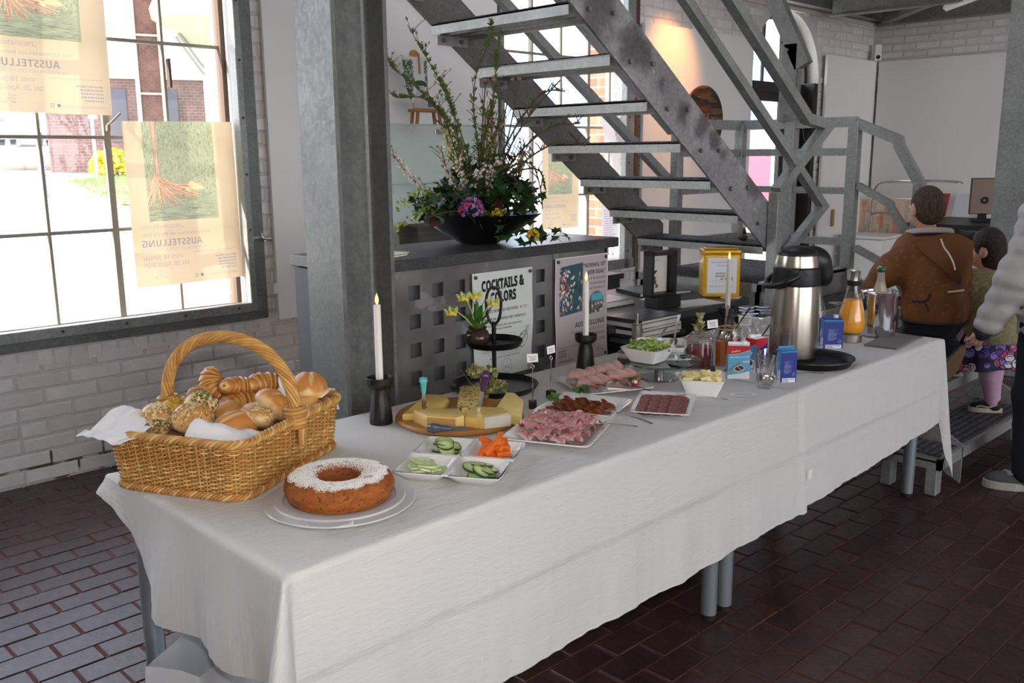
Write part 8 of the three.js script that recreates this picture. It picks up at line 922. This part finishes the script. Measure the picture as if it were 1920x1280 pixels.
// ================= PEOPLE =================
// local axes: x to the right as seen from the camera, y up, z towards the camera
function handSDF(w, dir, side, s) { // relaxed curled hand at wrist w pointing along dir
  const D = V(...dir).normalize(), S0 = V(0, 0, 1).cross(D).normalize().multiplyScalar(side), N = D.clone().cross(S0).normalize(), P = (a, b, c) => [w[0] + s * (D.x * a + S0.x * b + N.x * c), w[1] + s * (D.y * a + S0.y * b + N.y * c), w[2] + s * (D.z * a + S0.z * b + N.z * c)];
  const f = [capsule(P(0, 0, 0), P(0.045, 0.0, 0), 0.024 * s, 0.028 * s), capsule(P(0.05, -0.022, 0), P(0.075, -0.026, 0), 0.015 * s, 0.013 * s), capsule(P(0.05, 0.02, 0), P(0.08, 0.024, 0), 0.015 * s, 0.012 * s)];
  const fing = [[-0.03, 0.062], [-0.011, 0.074], [0.009, 0.08], [0.029, 0.07]].map(([b, L]) => smin([capsule(P(0.075, b, 0), P(0.075 + L * 0.5, b * 1.08, -0.008), 0.0088 * s, 0.008 * s), capsule(P(0.075 + L * 0.5, b * 1.08, -0.008), P(0.075 + L * 0.85, b * 1.02, -0.034), 0.008 * s, 0.0065 * s)], 0.003));
  fing.push(smin([capsule(P(0.02, 0.026, -0.005), P(0.055, 0.054, -0.018), 0.0115 * s, 0.0095 * s), capsule(P(0.055, 0.054, -0.018), P(0.085, 0.056, -0.03), 0.0095 * s, 0.0075 * s)], 0.003));
  const palm = smin(f, 0.02); return { sdf: (x, y, z) => { let d = palm(x, y, z); for (const g of fing) d = Math.min(d, g(x, y, z)); return d; }, lo: w.map((v) => v - 0.19 * s), hi: w.map((v) => v + 0.19 * s) };
}
const bound = (pts, m) => { const lo = [9, 9, 9], hi = [-9, -9, -9]; for (const p of pts) for (let k = 0; k < 3; k++) { lo[k] = Math.min(lo[k], p[k] - m); hi[k] = Math.max(hi[k], p[k] + m); } return [lo, hi]; };
function figure(label, pos, ry, J, s, skin) { // s: limb thickness
  const t = T('person', label, 'person', pos, ry), c = capsule, L = (a, b, r0, r1) => c(J[a], J[b], r0 * s, r1 * s);
  const parts = [L('neck', 'chest', 0.05, 0.10), L('chest', 'hips', 0.125, 0.115), L('shL', 'shR', 0.055, 0.055), L('neck', 'head', 0.048, 0.05), L('shL', 'elL', 0.05, 0.04), L('elL', 'wrL', 0.04, 0.027), L('shR', 'elR', 0.05, 0.04), L('elR', 'wrR', 0.04, 0.027), L('hiL', 'knL', 0.078, 0.055), L('knL', 'anL', 0.055, 0.036), L('hiR', 'knR', 0.078, 0.055), L('knR', 'anR', 0.055, 0.036), L('anL', 'toL', 0.038, 0.03), L('anR', 'toR', 0.038, 0.03)];
  const b = smin(parts, 0.05 * s), pts = Object.values(J), [lo, hi] = bound(pts, 0.16 * s); hi[1] = J.neck[1] + 0.01; const geos = [surf(b, lo, hi, 0.015)];
  const H = J.head, f = J.face, fx = V(...f).normalize(), sx = V(0, 1, 0).cross(fx).normalize(), hp = (a, y, d) => [H[0] + J.hs * (sx.x * a + fx.x * d), H[1] + J.hs * y, H[2] + J.hs * (sx.z * a + fx.z * d)], hs = J.hs;
  const eye = (k) => ellip(hp(k * 0.032, 0.005, 0.082), [0.013 * hs, 0.011 * hs, 0.013 * hs]);
  const hd = smin([ellip(hp(0, 0.025, -0.012), [0.077 * hs, 0.093 * hs, 0.090 * hs]), ellip(hp(0, -0.035, 0.025), [0.058 * hs, 0.07 * hs, 0.062 * hs]), c(hp(0, -0.02, 0.082), hp(0, 0.01, 0.078), 0.013 * hs, 0.008 * hs), ellip(hp(0, -0.052, 0.072), [0.022 * hs, 0.010 * hs, 0.012 * hs]), ellip(hp(0.078, -0.005, -0.005), [0.012 * hs, 0.03 * hs, 0.02 * hs]), ellip(hp(-0.078, -0.005, -0.005), [0.012 * hs, 0.03 * hs, 0.02 * hs]), c(hp(0, -0.06, -0.01), [J.neck[0], J.neck[1] - 0.02, J.neck[2]], 0.046 * hs, 0.05 * s)], 0.018 * hs);
  const q = 0.15 * hs; geos.push(surf(hd, [H[0] - q, Math.min(J.neck[1] - 0.03, H[1] - q), H[2] - q], [H[0] + q, H[1] + q, H[2] + q], 0.0055 * hs));
  for (const [w, e, sd] of [['wrL', 'elL', 1], ['wrR', 'elR', -1]]) { const d = [0, 1, 2].map((k) => J[w][k] - J[e][k]), h = handSDF(J[w], d, sd, s * 0.9); geos.push(surf(h.sdf, h.lo, h.hi, 0.0048)); }
  M('body', merge(geos), mat(skin, 0.55), t);
  M('eye', merge([1, -1].map((k) => at(ball(0.010 * hs, 12, 8), ...hp(k * 0.032, 0.008, 0.080)))), phys(0xeeeae6, 0.2), t); M('iris', merge([1, -1].map((k) => at(ball(0.005 * hs, 10, 6), ...hp(k * 0.032, 0.008, 0.0875)))), mat(0x2a1a10, 0.2), t);
  return { t, hp, hs };
}
const furry = (o = {}) => vc(0.75, o);
function hairGeo(fig, sdf, lo, hi, cell, cols, seed) { const a = new THREE.Color(cols[0]), b = new THREE.Color(cols[1]); return surf((x, y, z) => sdf(x, y, z) + 0.0022 * n3(x * 170 + seed, y * 28, z * 170), lo, hi, cell, (k, x, y, z) => k.copy(a).lerp(b, clamp(0.5 + 1.3 * n3(x * 150 + seed, y * 18, z * 150)))); }
function shoe(p, toe, len, cols, up = [0, 1, 0], side = 0) { // heel-to-toe along toe; returns [upper, sole]
  const D = V(...toe).normalize(), U = V(...up).addScaledVector(D, -V(...up).dot(D)).normalize(), W = D.clone().cross(U), m = new THREE.Matrix4().makeBasis(D, U, W).setPosition(...p);
  const so = ext((() => { const s = []; for (let i = 0; i < 28; i++) { const a = i / 28 * 6.283, c = Math.cos(a), k = c > 0 ? 0.30 + 0.03 * c : 0.25; s.push([c * len / 2, Math.sin(a) * len * k * (0.62 + 0.1 * Math.cos(a + 0.5))]); } return s; })(), len * 0.11, 0.004, 2).rotateX(-Math.PI / 2);
  const upr = surf(smin([ellip([-len * 0.22, len * 0.2, 0], [len * 0.23, len * 0.24, len * 0.15]), ellip([len * 0.15, len * 0.15, 0], [len * 0.32, len * 0.14, len * 0.155]), capsule([-len * 0.26, len * 0.2, 0], [-len * 0.24, len * 0.48, 0], len * 0.145, len * 0.14)], len * 0.08), [-len * 0.6, len * 0.04, -len * 0.3], [len * 0.6, len * 0.7, len * 0.3], len * 0.03);
  return [upr.applyMatrix4(m), so.applyMatrix4(m), m];
}
// --- boy in the brown jacket, climbing the lower steps with his back to us ---
{
  const J = { head: [-0.07, 1.272, -0.05], face: [-0.25, -0.1, -1], hs: 0.95, neck: [-0.05, 1.165, -0.03], chest: [-0.02, 1.02, -0.03], hips: [0.0, 0.72, 0.0], shL: [-0.132, 1.075, -0.03], elL: [-0.235, 0.955, -0.05], wrL: [-0.295, 0.855, -0.10], shR: [0.092, 1.06, -0.03], elR: [0.14, 0.91, -0.07], wrR: [0.12, 0.84, -0.2], hiL: [-0.065, 0.69, 0.0], knL: [-0.06, 0.55, -0.09], anL: [-0.02, 0.43, 0.0], toL: [-0.02, 0.39, -0.12], hiR: [0.065, 0.69, 0.0], knR: [0.075, 0.575, -0.12], anR: [0.085, 0.545, 0.06], toR: [0.03, 0.43, 0.10] };
  const f = figure('boy in a brown hooded jacket climbing the steps, seen from behind', [4.90, 0, -1.85], -0.773, J, 0.86, 0xd0a088), t = f.t;
  const c = capsule, jac = smin([c([-0.045, 1.11, -0.03], [-0.015, 0.98, -0.025], 0.105, 0.15), c([-0.015, 0.98, -0.025], [0.0, 0.76, 0.0], 0.15, 0.162), c(J.shL, J.shR, 0.068, 0.068), c(J.shL, J.elL, 0.075, 0.068), c(J.elL, [-0.29, 0.87, -0.095], 0.068, 0.056), c(J.shR, J.elR, 0.075, 0.066), c(J.elR, J.wrR, 0.064, 0.052)], 0.05);
  const b1 = new THREE.Color('#6e421c'), b2 = new THREE.Color('#814e24'), b3 = new THREE.Color('#96693e');
  const cut = (x, y, z) => Math.max(jac(x, y, z) + 0.006 * n3(x * 14, y * 16, z * 14) + 0.004 * n3(x * 30, y * 12, z * 30), 0.695 - y, (y - 1.165) * 0.8);
  M('jacket', surf(cut, [-0.42, 0.66, -0.33], [0.3, 1.22, 0.22], 0.0105, (k, x, y, z) => { k.copy(b1).lerp(b2, clamp(0.5 + 1.6 * fbm(x * 14, y * 14, z * 14, 4))); if (n3(x * 60, y * 160, z * 60) > 0.42) k.lerp(b3, 0.6); }), furry(), t);
  const hz = (x, y) => { const T0 = -0.25; return 0; };
  // the hood lying on the back, pointed below
  const surfZ = (x, y) => { let z = 0.25; for (let i = 0; i < 60; i++) { const d = jac(x, y, z); if (d < 0.002) break; z -= Math.max(0.002, d * 0.7); } return z; };
  M('hood', thick(26, 22, (u, v) => { const w = mix(0.155, 0.012, Math.pow(v, 1.15)), x = -0.005 + 0.03 * v + (u - 0.5) * 2 * w, y = 1.155 - 0.05 * Math.pow(Math.abs(u - 0.5) * 2, 2) * (1 - v) - 0.225 * v; return [x, y, surfZ(x, y) + 0.022 + 0.030 * Math.sin(v * 3.1) * (1 - Math.pow(Math.abs(u - 0.5) * 2, 2)) + 0.004 * n3(x * 18, y * 18, 0)]; }, 0.006), vcFlat('#764820'), t);
  function vcFlat(c0) { return mat(c0, 0.78, { bumpMap: rep(brickBump, 5), bumpScale: 0.003, side: THREE.DoubleSide }); }
  const collar = []; for (let i = 0; i <= 20; i++) { const a = mix(-2.3, 2.3, i / 20); collar.push([-0.045 + 0.10 * Math.sin(a), 1.155 + 0.012 * Math.cos(a * 1.2), -0.035 + 0.085 * Math.cos(a)]); } M('collar', tube(collar, 0.02, 10, 50), mat(0xb9aea4, 0.85), t); M('collar_trim', tube(collar.map(([x, y, z]) => [x * 1.12 + 0.003, y - 0.012, z + 0.012]), 0.009, 8, 50), mat(0x20243a, 0.7), t);
  const refl = mat(0xf2f2ee, 0.25); const strip = (pts, w) => { const l = pts.map(([x, y]) => V(x, y, surfZ(x, y) + 0.058 - (y < 0.9 ? 0.052 : 0))); return taper(l, w, w, 8); };
  M('reflective_strip', strip([[-0.06, 1.135], [-0.048, 1.09], [-0.034, 1.068], [-0.014, 1.02], [-0.006, 0.985]], 0.0042), refl, t); M('reflective_strip', strip([[-0.012, 0.868], [0.03, 0.871], [0.08, 0.873]], 0.0045), refl, t); M('hood_tip', at(box(0.02, 0.028, 0.006, 0, 0, 0, 0.002), 0.034, 0.925, surfZ(0.034, 0.925) + 0.03), mat(0x2a2c6a, 0.6), t);
  M('zip', merge([taper([[-0.09, 0.855], [-0.095, 0.83], [-0.115, 0.815], [-0.15, 0.808]].map(([x, y]) => V(x, y, surfZ(x, y) + 0.003)), 0.005, 0.005), taper([[-0.115, 0.815], [-0.10, 0.79], [-0.095, 0.76]].map(([x, y]) => V(x, y, surfZ(x, y) + 0.003)), 0.004, 0.004)]), mat(0x1c1c24, 0.6), t);
  const hem = []; for (let i = 0; i < 40; i++) { const a = i / 40 * 6.283; hem.push([0.0 + 0.163 * Math.cos(a), 0.70, 0.0 + 0.158 * Math.sin(a)]); } M('jacket_hem', tube(hem, 0.007, 6, 80, true), mat(0x1d1d2a, 0.7), t);
  const tr = smin([c([0, 0.74, 0], [0, 0.70, 0], 0.13, 0.125), c(J.hiL, J.knL, 0.085, 0.066), c(J.knL, [J.anL[0], J.anL[1] + 0.02, J.anL[2]], 0.066, 0.054), c(J.hiR, J.knR, 0.085, 0.066), c(J.knR, [0.085, 0.55, 0.03], 0.066, 0.054)], 0.03); M('trousers', surf((x, y, z) => tr(x, y, z) + 0.005 * n3(x * 25, y * 25, z * 25), [-0.2, 0.36, -0.26], [0.24, 0.8, 0.2], 0.0115), mat(0x15161c, 0.8), t);
  const hq = smin([ellip(f.hp(0, 0.035, -0.018), [0.084 * 0.95, 0.094 * 0.95, 0.092 * 0.95]), ellip(f.hp(0, -0.01, -0.045), [0.076 * 0.95, 0.075 * 0.95, 0.06 * 0.95])], 0.02), cf = f.hp(0, 0.0, 0.12), ear = (x, y, z) => Math.min(ellip(f.hp(0.085, -0.01, 0.0), [0.02, 0.036, 0.024])(x, y, z), ellip(f.hp(-0.085, -0.01, 0.0), [0.02, 0.036, 0.024])(x, y, z));
  M('hair', hairGeo(f, (x, y, z) => Math.max(hq(x, y, z), -ellip(cf, [0.075, 0.075, 0.075])(x, y, z), -ear(x, y, z) + 0.002, J.head[1] - 0.085 - y), [-0.2, 1.15, -0.2], [0.08, 1.44, 0.1], 0.0052, ['#2e2219', '#5a4534'], 3), furry(), t);
  let [u1, s1] = shoe([-0.02, 0.368, -0.05], [0.05, 0, -1], 0.2, 0); M('shoe', u1, mat(0x191a1e, 0.7), t); M('shoe_sole', s1, mat(0xc9bfae, 0.7), t); M('shoe_label', box(0.022, 0.012, 0.002, -0.012, 0.382, 0.053, 0.001), mat(0xb84a30, 0.6), t);
  let [u2, s2] = shoe([0.075, 0.49, 0.105], [-0.45, -0.85, -0.06], 0.2, 0, [0.05, 0.0, -1]); M('shoe', u2, mat(0x33424a, 0.7), t); M('shoe_sole', s2, mat(0x8c7458, 0.75, { bumpMap: rep(brickBump, 20), bumpScale: 0.003 }), t);
}
// --- small girl, bending forward beside him ---
{
  const J = { head: [-0.055, 1.055, -0.02], face: [-0.75, -0.35, -0.5], hs: 0.9, neck: [-0.03, 0.945, -0.01], chest: [-0.02, 0.82, 0.0], hips: [0.0, 0.60, 0.02], shL: [-0.11, 0.885, -0.02], elL: [-0.16, 0.77, -0.05], wrL: [-0.16, 0.67, -0.10], shR: [0.10, 0.885, 0.0], elR: [0.15, 0.77, 0.0], wrR: [0.13, 0.66, -0.06], hiL: [-0.06, 0.58, 0.0], knL: [-0.19, 0.585, -0.06], anL: [-0.155, 0.42, -0.06], toL: [-0.20, 0.385, -0.13], hiR: [0.055, 0.58, 0.02], knR: [0.02, 0.39, 0.02], anR: [0.035, 0.235, 0.04], toR: [-0.06, 0.20, 0.0] };
  const f = figure('small girl with pink leggings and a patterned skirt on the steps, behind the adult', [5.185, 0, -1.665], -0.773, J, 0.74, 0xd8a890), t = f.t, c = capsule;
  const coat = smin([c([-0.03, 0.90, 0], [-0.01, 0.78, 0], 0.085, 0.125), c([-0.01, 0.78, 0], [0, 0.62, 0.02], 0.125, 0.145), c(J.shL, J.shR, 0.06, 0.06), c(J.shL, J.elL, 0.062, 0.055), c(J.elL, J.wrL, 0.055, 0.046), c(J.shR, J.elR, 0.062, 0.055), c(J.elR, J.wrR, 0.055, 0.046)], 0.045);
  const k1 = new THREE.Color('#7f7858'), k2 = new THREE.Color('#a29a74'); M('coat', surf((x, y, z) => Math.max(coat(x, y, z) + 0.004 * n3(x * 70, y * 70, z * 70), 0.575 - y, y - 0.955), [-0.28, 0.55, -0.22], [0.26, 1.0, 0.22], 0.0105, (k, x, y, z) => k.copy(k1).lerp(k2, clamp(0.5 + 1.8 * n3(x * 90, y * 90, z * 90)))), furry(), t);
  const st = canvasTex(512, 256, (g, W, H) => { g.fillStyle = '#2b2244'; g.fillRect(0, 0, W, H); const q = rng(9), cs = ['#c86aa0', '#8a78c8', '#e0a8c8', '#e8e0ea', '#d0486e', '#5a4a9a']; for (let i = 0; i < 90; i++) { const x = q() * W, y = q() * H, r = 14 + q() * 16; g.fillStyle = cs[Math.floor(q() * 6)]; g.beginPath(); g.arc(x, y, r, 0, 7); g.fill(); g.strokeStyle = '#1d1830'; g.lineWidth = 4; g.stroke(); g.beginPath(); g.arc(x, y, r * 0.55, 0.3, 2.8); g.stroke(); } });
  M('skirt', thick(60, 12, (u, v) => { const a = u * 6.2832, r = mix(0.11, 0.20, v) * (1 + 0.08 * v * Math.sin(a * 7)); return [0.0 - 0.02 * v + r * Math.cos(a), 0.69 - 0.235 * v + 0.02 * v * Math.sin(a + 2), 0.015 + r * 0.85 * Math.sin(a), u * 2, v]; }, 0.003), new THREE.MeshStandardMaterial({ map: rep(st, 1), roughness: 0.8, side: THREE.DoubleSide }), t);
  const lg = smin([c(J.hiL, J.knL, 0.066, 0.056), c(J.knL, J.anL, 0.056, 0.036), c(J.hiR, J.knR, 0.066, 0.052), c(J.knR, J.anR, 0.054, 0.037)], 0.03); M('leggings', surf((x, y, z) => lg(x, y, z) + 0.003 * n3(x * 12, y * 55, z * 12), [-0.28, 0.18, -0.16], [0.16, 0.68, 0.14], 0.0095), mat(0xc9a0b8, 0.8), t);
  const hq = smin([ellip(f.hp(0, 0.035, -0.02), [0.082, 0.09, 0.088]), ellip(f.hp(0, -0.03, -0.05), [0.075, 0.08, 0.055])], 0.02); M('hair', hairGeo(f, (x, y, z) => Math.max(hq(x, y, z), -ellip(f.hp(0, -0.01, 0.115), [0.07, 0.075, 0.07])(x, y, z), -ellip(f.hp(0.08, -0.01, 0.0), [0.022, 0.032, 0.024])(x, y, z), -ellip(f.hp(-0.08, -0.01, 0.0), [0.022, 0.032, 0.024])(x, y, z)), [-0.2, 0.9, -0.17], [0.1, 1.2, 0.15], 0.0052, ['#1c1512', '#3c2c22'], 7), furry(), t);
  for (const [p, d] of [[[0.0, 0.19, 0.035], [-0.95, 0, -0.3]], [[-0.175, 0.37, -0.075], [-0.8, 0, -0.6]]]) { const [u, s] = shoe(p, d, 0.17, 0); M('shoe', u, mat(0x241a18, 0.7), t); M('shoe_sole', s, mat(0xb8aa94, 0.7), t); const D = V(...d).normalize(), W = V(D.z, 0, -D.x).multiplyScalar(D.z > 0 ? -1 : 1); M('shoe_stripe', taper([[-0.05, 0.045], [-0.01, 0.03], [0.03, 0.035], [0.05, 0.028]].map(([a, y]) => V(p[0] + D.x * a + Math.abs(0.031) * -D.z * -1 * (D.x < 0 ? -1 : 1) * -1, p[1] + y, p[2] + D.z * a + 0.030)), 0.004, 0.003), mat(0xd8d2c8, 0.6), t); }
}
// --- adult at the right edge of the picture ---
{
  const J = { head: [0.20, 1.56, -0.02], face: [-0.5, -0.15, -0.85], hs: 1.02, neck: [0.18, 1.41, 0.0], chest: [0.16, 1.22, 0.0], hips: [0.15, 0.86, 0.0], shL: [0.015, 1.29, 0.01], elL: [-0.075, 1.0, 0.0], wrL: [-0.155, 0.775, -0.07], shR: [0.335, 1.29, -0.02], elR: [0.40, 1.02, -0.02], wrR: [0.38, 0.80, -0.12], hiL: [0.07, 0.84, 0.0], knL: [0.065, 0.46, -0.02], anL: [0.06, 0.10, 0.02], toL: [-0.06, 0.05, -0.05], hiR: [0.23, 0.84, 0.0], knR: [0.24, 0.46, -0.05], anR: [0.25, 0.10, 0.0], toR: [0.16, 0.05, -0.08] };
  const f = figure('adult in pale grey padded jacket and dark trousers at the right picture edge', [4.56, 0, -1.30], -0.773, J, 1.0, 0xd0a48c), t = f.t, c = capsule;
  const jk = smin([c([0.18, 1.33, 0.0], [0.16, 1.1, 0], 0.13, 0.17), c([0.16, 1.1, 0], [0.16, 0.80, 0.0], 0.17, 0.185), c(J.shL, J.shR, 0.085, 0.085), c(J.shL, J.elL, 0.085, 0.075), c(J.elL, [-0.148, 0.79, -0.065], 0.074, 0.058), c(J.shR, J.elR, 0.085, 0.075), c(J.elR, J.wrR, 0.074, 0.058)], 0.05);
  M('padded_jacket', surf((x, y, z) => Math.max(jk(x, y, z) - 0.009 * Math.abs(Math.sin((y + 0.1 * x) * 40)) + 0.005 * n3(x * 22, y * 26, z * 22), 0.695 - y, y - 1.42), [-0.28, 0.66, -0.26], [0.56, 1.46, 0.26], 0.0115), phys(0xbab6b4, 0.5, { sheen: 0.4, sheenColor: new THREE.Color(0.4, 0.4, 0.42) }), t);
  M('hood', thick(24, 16, (u, v) => { const a = mix(-0.5, 3.64, u), r = mix(0.12, 0.17, Math.sin(v * 2.4)); return [0.18 + r * Math.cos(a), 1.40 - 0.09 * v + 0.02 * Math.sin(v * 3), -0.01 + r * 0.9 * Math.sin(a)]; }, 0.012), mat(0xb4b0ae, 0.6, { side: THREE.DoubleSide }), t);
  const tr = smin([c([0.15, 0.88, 0], [0.15, 0.80, 0], 0.155, 0.15), c(J.hiL, J.knL, 0.10, 0.082), c(J.knL, [0.06, 0.09, 0.02], 0.082, 0.072), c(J.hiR, J.knR, 0.10, 0.082), c(J.knR, [0.25, 0.09, 0.0], 0.082, 0.072)], 0.03); M('trousers', surf((x, y, z) => Math.max(tr(x, y, z) + 0.006 * n3(x * 16, y * 22, z * 16), 0.045 - y), [-0.1, 0.03, -0.2], [0.42, 0.95, 0.2], 0.0125), mat(0x202126, 0.85), t);
  M('glove', at(warp(ball(1, 18, 12), (v) => v.set(v.x * 0.042, v.y * 0.05, v.z * 0.04)), -0.165, 0.745, -0.085), mat(0x2a2430, 0.8), t);
  const hq = ellip(f.hp(0, 0.03, -0.02), [0.09, 0.1, 0.1]); M('hair', hairGeo(f, (x, y, z) => Math.max(smin([hq, ellip(f.hp(0, -0.06, -0.06), [0.085, 0.1, 0.06])], 0.03)(x, y, z), -ellip(f.hp(0, -0.02, 0.125), [0.075, 0.085, 0.075])(x, y, z)), [0.03, 1.36, -0.2], [0.37, 1.74, 0.18], 0.0065, ['#3a2c20', '#5c4630'], 5), furry(), t);
  for (const [p, d] of [[[0.01, 0.002, 0.0], [-0.9, 0, -0.35]], [[0.22, 0.002, -0.03], [-0.8, 0, -0.5]]]) { const [u, s] = shoe(p, d, 0.27, 0); M('shoe', u, mat(0x55565a, 0.75), t); M('shoe_sole', s, mat(0xb5b1a6, 0.7), t); M('lace', at(box(0.03, 0.005, 0.06, 0, 0, 0, 0.002), p[0] - 0.03, 0.078, p[2] - 0.005, 0, 0.35, 0.3), mat(0xa8a8a6, 0.7), t); }
}
renderer.render(scene, camera);
